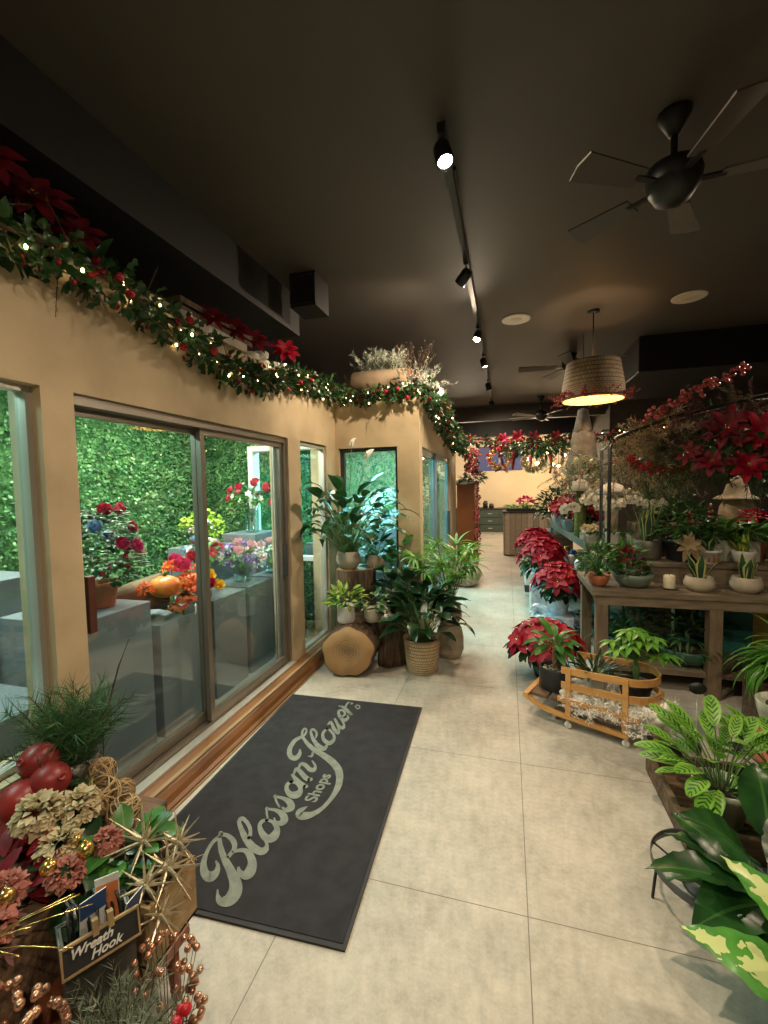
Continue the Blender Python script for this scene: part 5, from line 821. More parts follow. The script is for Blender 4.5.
# white pot with lime croton on the log
def lily(name, loc, label, pr, ph, pm, ps, n, ln, w, rise, tilt=(.12, 1.), lm='dark', spread=.4, bend=.9, rot=0., nseg=6, extra=None, cat='potted plant', grp=None, wave=0.02, lift=.15, smin=.7):
    t = thing(name, label, cat, loc, rot, grp); pot(t, pr, ph, M[pm], ps)
    b = MB(); broad(b, (0, 0, ph*.85), n, ln, w, rise, spread, .003, bend=bend, tilt=tilt, nseg=nseg, wave=wave, lift=lift, smin=smin); b.obj('foliage', [L[lm], M['stem']], t)
    if extra: extra(t, ph)
    return t
t = thing('variegated_plant', 'small lime-centred leafy plant in a white ribbed pot on the ringed log', 'potted plant', (-1.21, 3.13, .40))
pot(t, .07, .135, M['whitepot'], 'cyl'); b = MB(); bushy(b, (0, 0, .17), .12, .12, 60, .095, .042, 'oval', 0, .5, .5, 4); stems(b, (0, 0, .11), [(U(-.08, .08), U(-.08, .08), U(.16, .24)) for i in range(14)], .002); b.obj('foliage', [L['lime'], M['stem']], t)
t = thing('variegated_plant', 'trailing lime-splashed pothos in a cream pot right of the white ribbed pot', 'potted plant', (-1.02, 3.2, .395))
pot(t, .065, .11, M['creampot'], 'round'); b = MB(); bushy(b, (0, 0, .13), .13, .12, 45, .085, .05, 'heart', 0, .5, .1, 4); b.obj('foliage', [L['varieg'], M['stem']], t)
# peace lilies
def spathes(t, ph, pts):
    for (x, y, z) in pts:
        b = MB(); b.tube([(0, 0, ph*.8), (x*.4, y*.4, z*.6), (x, y, z-.02)], .003, .002, 5); s = b.obj('flower_stalk', M['stem'], t)
        b = MB(); b.leaf((x, y, z-.02), (x*.6, y*.4, .25), (0, -1, .3), .13, .05, 1.2, .5, 6, 'lance'); b.obj('spathe', L['whitep'], s)
        MB().tube([(x, y, z-.01), (x+.01, y, z+.05)], .006, .004, 6).obj('spadix', M['candle'], s)
lily('peace_lily', (-1.34, 3.55, .742), 'tall peace lily in a cream pot with white hooked blooms before the recess window', .105, .15, 'creampot', 'round', 84, .25, .10, .60, (.06, .95), 'dark', bend=1.2, smin=.35, extra=lambda t, ph: spathes(t, ph, ((.06, -.02, 1.06), (.20, -.06, .96), (-.12, .0, .62))))
lily('dark_leaf_plant', (-1.13, 3.66, .742-.01), 'smaller dark-leaved plant in a round cream pot right of the tall peace lily', .085, .12, 'creampot', 'round', 34, .17, .055, .14, (.1, 1.3), 'deep')
lily('peace_lily', (-.645, 3.3, 0), 'dark glossy peace lily in a wicker basket by the aisle', .145, .27, 'basket', 'basket', 76, .19, .095, .38, (.05, .85), 'deep', bend=1.1, extra=lambda t, ph: spathes(t, ph, ((.04, -.14, .5), (.13, -.1, .46))))
lily('leafy_floor_plant', (-.86, 3.68, .0), 'bushy dark green plant in a black pot behind the wicker basket', .12, .3, 'blackpot', 'taper', 60, .2, .10, .46, (.05, .9), 'deep', bend=1.)
lily('bright_leaf_plant', (-1.0, 3.78, .3+.0), 'brighter green leafy plant rising in front of the recess wall', .09, .24, 'creampot', 'taper', 26, .17, .09, .42, (.05, .8), 'mid', bend=1.)
MB().bb(-.11, .11, -.1, .1, 0, .3).obj('wooden_block', M['crate'], None, (-1.0, 3.78, 0), smooth=False, bevel=.005); tag(bpy.data.objects['wooden_block'], 'dark wooden block under the brighter green plant at the recess wall', 'stand')
for n_ in ('peace_lily', 'peace_lily.001', 'dark_leaf_plant', 'bright_leaf_plant', 'leafy_floor_plant'): clampobj(bpy.data.objects[n_], -1.585, 3.93)
# stone vases + palm
t = thing('stone_vase', 'tall rounded stone vase standing on the floor behind the wicker basket', 'vase', (-.47, 3.63, 0)); MB().lathe([(a*.115, c*.28) for a, c in POTS['jug'][:-2]]+[(.085, .279), (.0001, .279)], k=32).obj('body', M['stone'], t)
t = thing('fan_palm', 'bright green fan palm in a round stone pot stacked on the tall stone vase', 'potted plant', (-.47, 3.63, .281))
pot(t, .1, .17, M['stone'], 'round'); b = MB()
for i in range(20):
    a = i*2.4; th = U(.05, .7); l = U(.3, .58); d = V((math.cos(a)*math.sin(th), math.sin(a)*math.sin(th), math.cos(th))); p = V((0, 0, .14))+d*l; b.tube([(0, 0, .14), p-d*l*.4+V((0, 0, .01)), p], .004, .003, 4, 1, cap=False)
    fan(b, p, (d+polar(a)*.5).normalized(), 12, .23, .024, 0, .9)
b.tube([(0, 0, .14), (.0, 0, .45)], .02, .012, 6, 1)
b.obj('foliage', [L['bright'], M['stem']], t)
t = thing('boulder_pot', 'round pale boulder-like pot on the floor beside the rust-brown panel', 'pot', (-.58, 6.3, 0)); MB().lathe([(.1, 0), (.17, .04), (.22, .14), (.215, .22), (.16, .3), (.13, .31), (.11, .3), (.0001, .27)], k=30, wob=lambda a, z: 1+.03*math.sin(3*a)).obj('body', M['stone'], t)
t = thing('paper_star', 'folded cream paper star leaning between the pots on the logs', 'ornament', (-.93, 3.23, .44), .3)
b = MB(); starflower(b, V((0, 0, .05)), (.1, -1, .15), .10, 5, 0, .5, 1, cup=.0, shape='lance'); b.obj('star_points', M['creampot'], t)

# rust panel cabinet at the end of the aisle wall
t = thing('tall_cabinet', 'rust-brown cabinet side beyond the aisle windows with snow blanket on top', 'cabinet', (-.62, 7.2, 0))
MB().bb(-.15, .13, -.25, .6, .06, 1.45).obj('carcass', M['rust'], t, smooth=False, bevel=.005); MB().bb(-.14, .11, -.22, .58, 0, .06).obj('plinth_base', M['alud'], t, smooth=False)
MB().bb(-.16, .15, -.27, .62, 1.45, 1.48).obj('top_board', M['rust'], t, smooth=False)
def snow(loc, sx, sy, label, n=14):
    b = MB()
    for i in range(n): b.sph((U(-sx, sx), U(-sy, sy), .02), U(.05, .09), 9, 6, sq=(1.2, 1.2, .5), wob=.12)
    return tag(b.obj('snow_blanket', M['snow'], None, loc), label, 'snow blanket')
snow((-.6, 7.1, 1.48), .1, .2, 'white snow blanket lying on top of the rust-brown cabinet')

# ================================================================== GARLANDS
def pathpts(path, n):
    ps = [V(p) for p in path]; ls = [0]
    for i in range(1, len(ps)): ls.append(ls[-1]+(ps[i]-ps[i-1]).length)
    out = []
    for k in range(n):
        s = ls[-1]*(k+.5)/n; i = max(j for j in range(len(ls)-1) if ls[j] <= s); out.append(ps[i].lerp(ps[i+1], (s-ls[i])/(ls[i+1]-ls[i])))
    return out
def garland(name, path, rad, nleaf, label, balls=60, bulbs=40, flowers=(), lm=('holly', 'needle'), cat='garland', nsprig=60, ballm=('redball', 'redglit', 'pinkball'), br=(.011, .02), ln=.07, hang=.04, grp=None, extram=None, avoid=None):
    o0 = V(path[0]); t = thing(name, label, cat, o0, 0, grp); b = MB()
    def off(r=rad): q = rdir()*r*U(.3, 1)**.5; q.z = q.z*.8-hang*U(0, 1); q = q; return q
    P_ = pathpts(path, nleaf)
    for p in P_:
        q = off(); b.leaf(p+q-o0, q.normalized()+rdir()*.7, rdir(), ln*U(.6, 1.1), ln*.5, .6, .3, 4, 'holly' if R.random() < .6 else 'lance', 0, roll=U(-1, 1))
    for p in pathpts(path, nsprig): q = off(rad*.7); needles(b, p+q-o0, (q.normalized()+rdir()*.5), U(.1, .17), 26, .028, 1, 2, nw=.003)
    b.tube([p-o0 for p in pathpts(path, 30)], .012, k=5, mi=2)
    ms = [L[lm[0]], L[lm[1]], M['twig']]
    b.obj('foliage', ms, t)
    proto = {}
    def small(nm, key, mk, p):
        if key in proto: c = proto[key].copy(); COL.objects.link(c); c.location = p
        else: c = mk(); c.parent = t; c.location = p; proto[key] = c
        c.parent = t
    for p in pathpts(path, balls):
        k = R.choice(ballm); r = R.choice(br); q = off(rad*1.05)
        small('bauble', (k, r), lambda: MB().sph((0, 0, 0), r, 12, 8).obj('bauble', M[k]), p+q*1.05-o0)
    for p in pathpts(path, bulbs): q = off(rad*1.05); small('fairy_bulb', 'f', lambda: MB().sph((0, 0, 0), .0055, 8, 6, sq=(1, 1, 1.5)).obj('fairy_bulb', M['bulbf']), p+q*1.1-o0)
    for (x, y, z, r, m, nx, ny, nz) in flowers:
        fb = MB(); starflower(fb, V((0, 0, 0)), (nx, ny, nz), r, 8, 0, .45, 2, 1); fb.obj('poinsettia_bloom', [L[m], M['goldb']], t, V((x, y, z))-o0)
    return t
M['bulbf'] = emis('fairy_light_bulb', (1., .74, .36), 14.)
xg = XW+.05
garland('christmas_garland', [(xg, .45, 2.30), (xg, 1.0, 2.30), (xg, 1.35, 2.32), (xg, 1.75, 2.26), (xg, 2.05, 2.20), (xg, 2.4, 2.15), (xg, 2.7, 2.23), (xg, 3.1, 2.30), (xg, 3.5, 2.34), (xg+.02, 3.85, 2.32)], .095, 1500,
        'thick lit holly garland with red berries along the top of the left wall', 100, 60,
        [(xg+.03, .82, 2.47, .16, 'wine', .7, -.5, .5), (xg-.02, 1.02, 2.50, .15, 'wine', .7, -.5, .5), (xg+.03, .66, 2.46, .16, 'wine', .7, -.5, .5), (xg-.05, 1.2, 2.49, .14, 'wine', .7, -.5, .5), (xg-.05, 1.36, 2.45, .11, 'wine', .7, -.5, .5), (xg-.05, .92, 2.56, .13, 'wine', .7, -.5, .5), (xg-.05, 2.36, 2.42, .12, 'wine', .6, -.5, .5), (xg-.08, 2.62, 2.44, .13, 'wine', .6, -.5, .6), (xg-.02, 2.95, 2.46, .13, 'red', .5, -.6, .5), (xg-.02, 2.12, 2.40, .10, 'wine', .6, -.5, .5)], nsprig=150, br=(.010, .019), ballm=('redball', 'redglit', 'redglit'))
garland('christmas_garland', [(xg+.06, 3.86, 2.31), (-1.3, 3.87, 2.30), (-1.0, 3.87, 2.31), (-.76, 3.86, 2.34)], .075, 420, 'holly garland across the top of the recess wall under the bark planter', 22, 16, nsprig=26, ln=.06)
garland('christmas_garland', [(-.70, 3.95, 2.34), (-.70, 4.3, 2.30), (-.69, 4.8, 2.2), (-.68, 5.4, 2.1), (-.67, 6.0, 2.06), (-.66, 6.5, 2.0)], .12, 1000, 'full mixed garland spilling down along the top of the aisle wall', 80, 30,
        [(-.62, 4.9, 2.25, .09, 'wine', .7, -.5, .3), (-.6, 5.8, 2.12, .09, 'red', .7, -.5, .3)], nsprig=80, ln=.08)
# pink berry swags hanging at the end of the aisle wall
def swag(x, y, z0, z1, r, n, label, m='pinkball', rr=.016, name='berry_swag', lf=60):
    t = thing(name, label, 'berry swag', (x, y, z1)); b = MB(); b.tube([(0, 0, z0-z1), (0.01, 0, 0)], .005, k=5, mi=1)
    for i in range(lf): b.leaf(V((U(-r, r), U(-r, r), U(z0-z1, 0))), rdir(), (0, 0, 1), .06, .03, .5, .2, 3, 'lance', 0)
    b.obj('foliage', [L['deep'], M['twig']], t)
    pr = None
    for i in range(n):
        q = rdir()*r*U(.5, 1); p = (q.x, q.y, U(z0-z1, 0))
        if pr is None: pr = MB().sph((0, 0, 0), rr, 8, 6).obj('berry', M[m]); c = pr
        else: c = pr.copy(); COL.objects.link(c)
        c.location = p; c.parent = t
swag(-.50, 6.55, 1.60, 1.98, .13, 90, 'fat cluster of pink-red berries hanging at the end of the aisle garland', lf=90, rr=.022)
swag(-.44, 6.8, .35, 1.5, .05, 95, 'long thin string of pink candy berries hanging down the rust-brown cabinet edge', lf=40, rr=.017)
t = thing('green_sprig_spray', 'green and cream leafy spray on the snow blanket of the rust-brown cabinet', 'spray', (-.5, 6.75, 1.52)); b = MB(); bushy(b, (0, 0, 0), .2, .14, 90, .1, .04, 'lance', 0, .6, .1); bushy(b, (0, 0, 0), .16, .1, 40, .08, .03, 'lance', 1); b.obj('foliage', [L['holly'], L['frost']], t)
# planter log and frosted things on top of the recess corner
t = thing('bark_planter', 'horizontal birch-bark planter holding frosted fern on top of the recess wall', 'planter', (-1.14, 3.97, 2.42))
Qx = Matrix.Rotation(PI/2, 4, 'Y'); MB().lathe([(.0001, -.27), (.1, -.27), (.115, -.25), (.12, 0), (.115, .25), (.1, .27), (.0001, .27)], k=28, M4=Qx, wob=lambda a, z: 1+.04*math.sin(a*3)).obj('log_body', M['bark2'] if 'bark2' in M else mat('pale_birch_bark', (.30, .22, .14), (.19, .13, .08), .85, scale=5, bump=.4), t)
b = MB()
for i in range(60): a = U(0, 2*PI); needles(b, (U(-.16, .16), U(-.05, .03), .09), polar(a, .7)+V((0, -.2, U(.5, 1.6))), U(.14, .27), 34, .045, 0, 1, nw=.014)
b.obj('frosted_fern', [L['frostw'], M['twig']], t)
t = thing('frosted_spray', 'frosted white and brown twig spray at the top corner of the recess wall', 'spray', (-.82, 3.98, 2.36)); b = MB()
for i in range(60): needles(b, (U(-.16, .16), U(-.08, .05), 0), rdir()*.8+V((0, -.2, .7)), U(.14, .26), 24, .04, 0, 1, nw=.013)
for i in range(26):
    d = (rdir()*.7+V((.1, 0, 1.))).normalized(); e = d*U(.3, .42); b.tube([(0, 0, 0), e*.6+rdir()*.02, e], .002, k=3, mi=1, cap=False)
    for j in range(5): b.sph(e*U(.6, 1.)+rdir()*.02, .005, 4, 3, 1)
b.obj('sprigs', [L['frostw'], M['twig']], t)
for i, (x, y, z) in enumerate(((-.93, 3.9, 2.44), (-.86, 3.88, 2.36), (-.75, 4.2, 2.42))):
    t2 = bpy.data.objects.new; b = MB(); starflower(b, V((0, 0, 0)), (.2, -1, .5), (.09, .06, .08)[i], 7, 0, .5, 2); b.obj('magnolia_bloom', L['whitep'], t, V((x, y, z))-V(t.location))
for i in range(3): MB().sph((0, 0, 0), .045, 12, 8).obj('orange_slice', M['terra'], t, V((-.90+.06*i, 3.92, 2.42+.05*(i % 2)))-V(t.location)).scale = (.8, .25, .8)
b = MB()
for i in range(16): b.sph((U(-.05, .05), i*.035-.25, .06*math.sin(i)), U(.05, .08), 9, 6, wob=.15)
tag(b.obj('snow_blanket', M['snow'], None, (-.72, 4.35, 2.38)), 'cream snow drift heaped over the corner of the aisle wall garland', 'snow blanket')
b = MB()
for i in range(26): b.sph((U(-.06, .06), i*.06-.75, U(-.01, .01)), U(.04, .07), 8, 5, sq=(1, 1, .5), wob=.15)
tag(b.obj('snow_blanket', M['snow'], None, (XW-.04, 2.55, ZT+.03)), 'white snow blanket laid along the top of the left wall behind the garland', 'snow blanket')
t = thing('slatted_crate', 'brown slatted wooden crate on top of the left wall behind the garland', 'crate', (XW-.09, 2.22, ZT+.06))
for k in range(2): MB().bb(-.1, .1, -.32, .32, k*.045, k*.045+.03).obj('slat', M['crate'], t, smooth=False)
# garland across the aisle
garland('christmas_garland', [(-.66, 6.7, 2.16), (-.3, 6.7, 2.12), (.1, 6.65, 2.03), (.5, 6.6, 2.04), (1.0, 6.5, 2.08), (1.5, 6.3, 2.1)], .09, 480, 'red berry garland strung across the aisle below the ceiling', 90, 12, [(.15, 6.55, 2.12, .12, 'red', 0, -1, .3), (.36, 6.5, 2.1, .12, 'wine', 0, -1, .3), (-.05, 6.55, 2.1, .1, 'pink', 0, -1, .3), (.65, 6.5, 2.1, .1, 'wine', 0, -1, .3)], nsprig=20, br=(.016, .022))
b = MB()
t = thing('evergreen_swag', 'bushy frosted evergreen swag hanging from the garland over the counter', 'swag', (.42, 6.5, 1.95)); bushy(b, (0, 0, -.05), .5, .22, 330, .12, .04, 'lance', 0, .7, -.3)
for i in range(30): needles(b, (U(-.4, .4), U(-.1, .1), U(-.1, .05)), rdir()*.8+V((0, 0, -.5)), .18, 14, .04, 1, 2, nw=.01)
b.obj('foliage', [L['holly'], L['frost'], M['twig']], t)
for i, (x, z, l) in enumerate(((-.35, -.05, .24), (-.12, -.1, .2), (.15, -.1, .26), (.3, -.05, .2))):
    b = MB().tube([(0, 0, 0), (.02, 0, -l*.5), (0, 0, -l)], .022, .016, 8); b.obj('striped_ribbon', M['candy'] if i % 2 else M['redglit'], t, (x, -.05, z))
t = thing('elf_doll', 'red striped elf doll dangling from the aisle garland', 'ornament', (-.10, 6.45, 2.0))
MB().tube([(0, 0, 0), (.01, 0, -.16)], .035, .03, 10).obj('torso', M['redglit'], t); MB().sph((0, 0, .05), .035, 12, 8).obj('head', M['cream_felt'], t); MB().lathe([(.038, .065), (.03, .1), (.01, .16), (.0001, .18)], k=12).obj('cap', M['redball'], t)
MB().tube([(0, 0, -.15), (-.01, 0, -.26), (.06, 0, -.34), (.11, 0, -.38)], .016, k=7).obj('leg', M['candy'], t); MB().tube([(0, 0, -.15), (.04, 0, -.24), (.0, 0, -.33), (-.07, 0, -.36)], .016, k=7).obj('leg', M['twig'], t)
MB().tube([(0.03, 0, -.03), (.07, 0, -.1)], .012, k=7).obj('arm', M['redglit'], t); MB().tube([(-.03, 0, -.03), (-.07, 0, -.1)], .012, k=7).obj('arm', M['redglit'], t)

# ================================================================== BACK OF THE SHOP
def wreath(x, y, z, r, label, m1, m2, ball, n=240, light_=0):
    t = thing('wreath', label, 'wreath', (x, y, z)); b = MB()
    for i in range(n):
        a = U(0, 2*PI); c = V((math.cos(a)*r, 0, math.sin(a)*r)); b.leaf(c+rdir()*.04, rdir()+c.normalized()*.4+V((0, -.3, 0)), (0, -1, 0), .12, .045, .5, .3, 3, 'lance', i % 2)
    b.obj('foliage', [L[m1], L[m2]], t)
    for i in range(14): a = i*.45; MB().sph((0, 0, 0), .032, 8, 6).obj('bauble', M[ball], t, (math.cos(a)*r, -.06, math.sin(a)*r))
    return t
wreath(-.18, 11.4, 2.12, .24, 'red and cream wreath hanging in front of the dusk painting', 'wine', 'pampas', 'goldb')
wreath(.62, 11.3, 2.0, .2, 'gold-lit pampas wreath hanging among the globe lights', 'pampas', 'frost', 'goldb')
t = thing('painting', 'wide dusk-blue landscape painting on the cream back wall', 'painting', (-.22, 13.96, 2.25)); MB().bb(-.66, .66, -.03, .03, -.37, .37).obj('canvas', M['painting'], t, smooth=False)
for i in range(9):
    x = .5+.27*(i % 5)+(.12 if i > 4 else 0); z = (2.12, 2.0, 2.25, 1.9, 2.3, 1.85, 2.1, 1.95, 2.2)[i]
    t = thing('globe_pendant', 'small glowing globe bulb hanging in the cluster before the back wall', 'pendant lamp', (x, 12.3+.15*(i % 2), z), group='glowing globe bulbs in front of the back wall')
    MB().sph((0, 0, 0), .05, 12, 8).obj('bulb', M['bulb'], t); MB().tube([(0, 0, .05), (0, 0, 3-z)], .006, k=4).obj('cord', M['black'], t); MB().tube([(0, 0, .04), (0, 0, .1)], .02, k=8).obj('bulb_socket', M['black'], t)
light('POINT', (.9, 12.2, 2.0), 110, (1, .72, .42), .4); light('POINT', (-1.0, 11.6, 2.4), 130, (1, .82, .6), .4); light('POINT', (3.4, 11.5, 2.4), 60, (1, .8, .58), .4)
def spotrow(): pass
# counter of barn boards with rounded corners
t = thing('checkout_counter', 'rounded counter clad in weathered barn boards at the back of the aisle', 'counter', (.38, 9.45, 0))
def rrect(hx, hy, r, k=6):
    o = []
    for cx_, cy2, a0 in ((hx-r, hy-r, 0), (-hx+r, hy-r, PI/2), (-hx+r, -hy+r, PI), (hx-r, -hy+r, 1.5*PI)):
        for i in range(k+1): a = a0+PI/2*i/k; o.append((cx_+r*math.cos(a), cy2+r*math.sin(a)))
    return o
def prism(pts, z0, z1):
    b = MB(); n = len(pts); b.v = [V((x, y, z0)) for x, y in pts]+[V((x, y, z1)) for x, y in pts]
    for i in range(n): b.face((i, (i+1) % n, n+(i+1) % n, n+i))
    b.face(tuple(range(n))[::-1]); b.face(tuple(range(n, 2*n))); return b
prism(rrect(.46, .38, .12), .03, .88).obj('board_cladding', M['counterw'], t, smooth=False); prism(rrect(.45, .37, .12), 0, .03).obj('plinth_base', M['black'], t, smooth=False); prism(rrect(.48, .40, .13), .88, .90).obj('worktop', M['black'], t, smooth=False)
t = thing('seedling_tray', 'long black tray of bright green leafy plants on the barn-board counter', 'planter', (.38, 9.32, .9)); MB().bb(-.40, .40, -.13, .13, 0, .05).obj('tray', M['black'], t, smooth=False); b = MB(); 
for i in range(9): broad(b, (-.36+.09*i, 0, .04), 12, .1, .05, .06, .3, mi=0, smi=1, nseg=4)
b.obj('foliage', [L['bright'], M['stem']], t); 
t = thing('pink_cyclamen', 'hot pink blooms in a low pot behind the green tray on the counter', 'potted plant', (.36, 9.62, .9)); pot(t, .08, .1, M['whitepot'], 'taper'); b = MB(); bushy(b, (0, 0, .17), .17, .12, 120, .07, .05, 'oval', 0, .4, .5); b.obj('bloom', L['pink'], t); b = MB(); broad(b, (0, 0, .08), 14, .08, .06, .05, .4, nseg=3); b.obj('foliage', [L['mid'], M['stem']], t)
# back cabinets
t = thing('base_cabinet', 'dark green base cabinet with drawers against the back wall', 'cabinet', (-.75, 13.2, 0)); MB().bb(-1.1, 1.1, -.3, .3, .08, .72).obj('carcass', M['cab'], t, smooth=False); MB().bb(-1.12, 1.12, -.32, .3, .72, .76).obj('worktop', M['black'], t, smooth=False); MB().bb(-1.05, 1.05, -.27, .3, 0, .08).obj('plinth_base', M['white'], t, smooth=False)
for c in range(4):
    for r in range(3):
        d = MB().bb(-.25, .25, -.012, .012, -.095, .095).obj('drawer', M['cab'], t, (-.81+.54*c, -.312, .19+.21*r), smooth=False); MB().bb(-.06, .06, -.03, -.012, -.008, .008).obj('handle', M['alul'], d, smooth=False)
for i, (x, h, m) in enumerate(((-.9, .16, 'whitepot'), (-.62, .22, 'black'), (-.45, .14, 'black'), (-.75, .1, 'creampot'))):
    o = MB().lathe([(.05, 0), (.07, .02), (.07, h*.7), (.04, h)], k=14).obj('canister', M[m], None, (x, 13.1, .76)); tag(o, ('white lidded canister on the back cabinet', 'tall black canister on the back cabinet', 'short black canister on the back cabinet', 'low cream canister on the back cabinet')[i], 'canister')
# dark evergreen bush on the counter's right
t = thing('potted_gardenia', 'large dark evergreen bush with pale buds right of the barn-board counter', 'potted plant', (.78, 7.6, .62)); pot(t, .16, .26, M['creampot'], 'taper'); b = MB(); bushy(b, (0, 0, .36), .34, .48, 420, .10, .04, 'oval', 0, .4, .5); stems(b, (0, 0, .2), [(U(-.2, .2), U(-.2, .2), U(.4, .7)) for i in range(12)], .006); b.obj('foliage', [L['deep'], M['twig']], t)
for i in range(22): q = rdir(); q.z = abs(q.z); MB().sph((0, 0, 0), .018, 6, 4).obj('bud', M['candle'], t, V((q.x*.33, q.y*.33, .38+q.z*.42)))
o = MB().bb(-.22, .22, -.22, .22, 0, .62).obj('crate_stand', M['crate'], None, (.78, 7.6, 0), smooth=False, bevel=.01); tag(o, 'dark crate stand under the large evergreen bush', 'stand')
# sign and candy pole
t = thing('counter_sign', 'white easel sign with small black print beside the green shelf', 'sign', (.56, 7.0, .42)); MB().box((0, 0, .2), (.2, .012, .3), .1).obj('board', M['white'], t, smooth=False); b = MB()
b.tube([(-.06, -.01, 0), (-.07, .04, -.4)], .008, k=5); b.tube([(.06, -.01, 0), (.07, .04, -.4)], .008, k=5); b.obj('easel_legs', M['black'], t)
b = MB()
for i in range(3): b.leaf((-.03+.03*i, -.012, .14), (.6*(i-1), 0, 1), (0, -1, 0), .05, .018, 0, 0, 3, 'lance')
b.leaf((-.06, -.012, .12), (1, 0, .1), (0, -1, 0), .1, .012, 0, 0, 3, 'strap'); b.obj('printed_mark', M['black'], t)
o = MB().tube([(0, 0, 0), (0, 0, .55)], .022, k=10).obj('candy_pole', M['candy'], None, (.42, 7.4, .0)); tag(o, 'red and white striped candy pole by the counter corner', 'ornament')
# ================================================================== RIGHT: TABLE WITH POTS
t = thing('plant_table', 'long weathered wooden table with thick square legs carrying rows of pots', 'table', (1.62, 3.62, 0))
X0, X1, Y0, Y1 = -1.05, 1.25, -.34, .36
b = MB()
for k in range(4): b.bb(X0, X1, Y0+.175*k, Y0+.175*k+.17, .665, .70)
b.obj('tabletop', M['rustic'], t, smooth=False)
MB().bb(X0+.02, X1-.02, Y0+.01, Y0+.04, .60, .665).bb(X0+.02, X1-.02, Y1-.04, Y1-.01, .60, .665).obj('apron', M['rustic'], t, smooth=False)
for x in (X0+.03, -.34, .55, X1-.1):
    for y in (Y0+.005, Y1-.08): MB().bb(x, x+.075, y, y+.075, 0, .60 if y < 0 else .60).obj('leg', M['rusticv'], t, smooth=False)
MB().bb(X0+.1, X1-.03, Y0+.04, Y1-.03, .13, .165).obj('lower_shelf', M['rustic'], t, smooth=False)
t = thing('shelf_riser', 'low weathered plank riser standing on the back of the plant table', 'shelf', (1.72, 3.76, .70)); MB().bb(-.70, .95, -.13, .19, .12, .145).obj('shelf_board', M['rustic'], t, smooth=False); MB().bb(-.68, .93, -.115, -.095, 0, .12).obj('front_panel', M['rustic'], t, smooth=False)
MB().bb(-.68, .93, .14, .16, 0, .12).obj('back_panel', M['rustic'], t, smooth=False)
# arch display frame
t = thing('metal_arch', 'thin dark metal arch frame rising from behind the terracotta pot', 'frame', (.78, 3.72, 0))
MB().tube([(-.02, 0, 0), (-.02, 0, 1.2), (-.02, 0, 1.72), (0.02, 0, 1.79), (.12, 0, 1.83), (.4, 0, 1.93), (1.0, 0, 2.05), (1.7, 0, 2.08)], .014, k=8).obj('front_tube', M['black'], t)
MB().tube([(-.02, .3, 0), (-.02, .3, 1.72), (.12, .3, 1.83), (1.0, .3, 2.05), (1.7, .3, 2.08)], .014, k=8).obj('rear_tube', M['black'], t); MB().tube([(-.02, 0, 1.6), (-.02, .3, 1.6)], .01, k=6).obj('cross_bar', M['twig'], t)
MB().tube([(1.7, 0, 0), (1.7, 0, 2.08)], .014, k=8).obj('far_post', M['twig'], t); MB().tube([(1.7, .3, 0), (1.7, .3, 2.08)], .014, k=8).obj('far_post', M['twig'], t)
TZ = .70
# front row on the table
def succ(mb, c, n, r, mi): starflower(mb, V(c), (U(-.2, .2), U(-.2, .2), 1), r, n, mi, .45, 3, shape='lance', cup=.5)
t = thing('potted_ivy', 'loose green fern in a small terracotta pot at the left end of the table', 'potted plant', (.64, 3.44, TZ)); pot(t, .075, .085, M['terra'], 'bowl'); b = MB(); bushy(b, (0, 0, .14), .13, .20, 170, .075, .022, 'lance', 0, .7, .6); strappy(b, (0, 0, .08), 26, .24, .014, .9, (.1, .7)); b.obj('foliage', L['mid'], t)
t = thing('dish_garden', 'wide celadon bowl garden of succulents and red-leaved plants on the table', 'potted plant', (.87, 3.47, TZ)); pot(t, .135, .10, M['celadon'], 'bowl'); b = MB()
bushy(b, (-.03, .02, .14), .13, .20, 130, .085, .022, 'lance', 0, .6, .7); b.obj('foliage', L['mid'], t)
b = MB(); bushy(b, (-.02, 0, .16), .08, .13, 50, .07, .03, 'lance', 0, .6, .5); b.obj('red_foliage', L['wine'], t)
b = MB(); [succ(b, (x, y, .10), 9, .05, 0) for x, y in ((-.06, -.08), (.02, -.09), (.08, -.05))]; b.obj('rosette_succulent', L['varieg'], t)
t = thing('pillar_candle', 'ivory pillar candle on a small glass dish on the table edge', 'candle', (1.085, 3.42, TZ)); MB().lathe([(.03, 0), (.055, .006), (.058, .012), (.05, .01)], k=24).obj('dish', M['vase'], t); MB().lathe([(.034, .010), (.036, .014), (.036, .095), (.03, .1), (.012, .096)], k=24).obj('wax', M['candle'], t); MB().tube([(0, 0, .095), (.002, 0, .125)], .0015, k=4).obj('wick', M['black'], t)
def snakepot(x, y, z, label, pr, ph, pm, ps, n, ln, w, lm='snake', rot=0, th=.35):
    t = thing('snake_plant', label, 'potted plant', (x, y, z), rot); pot(t, pr, ph, M[pm], ps); b = MB()
    for i in range(n):
        a = i*2*PI/n+.6; q = U(.1, th); d = V((math.cos(a)*math.sin(q), math.sin(a)*math.sin(q), math.cos(q))); b.leaf(polar(a, pr*.35, ph*.85), d, -polar(a), ln*U(.65, 1.05), w, U(-.15, .2), .35, 7, 'spear', 0)
    b.obj('foliage', L[lm], t); return t
snakepot(1.265, 3.42, TZ, 'yellow-edged snake plant in a wide cream pot right of the candle', .09, .10, 'creampot', 'round', 5, .20, .055, rot=.2, th=.5)
snakepot(1.54, 3.43, TZ, 'dark broad snake plant in a wide cream pot at the right edge of view', .09, .105, 'creampot', 'round', 6, .19, .07, 'snake', rot=.9, th=.5)
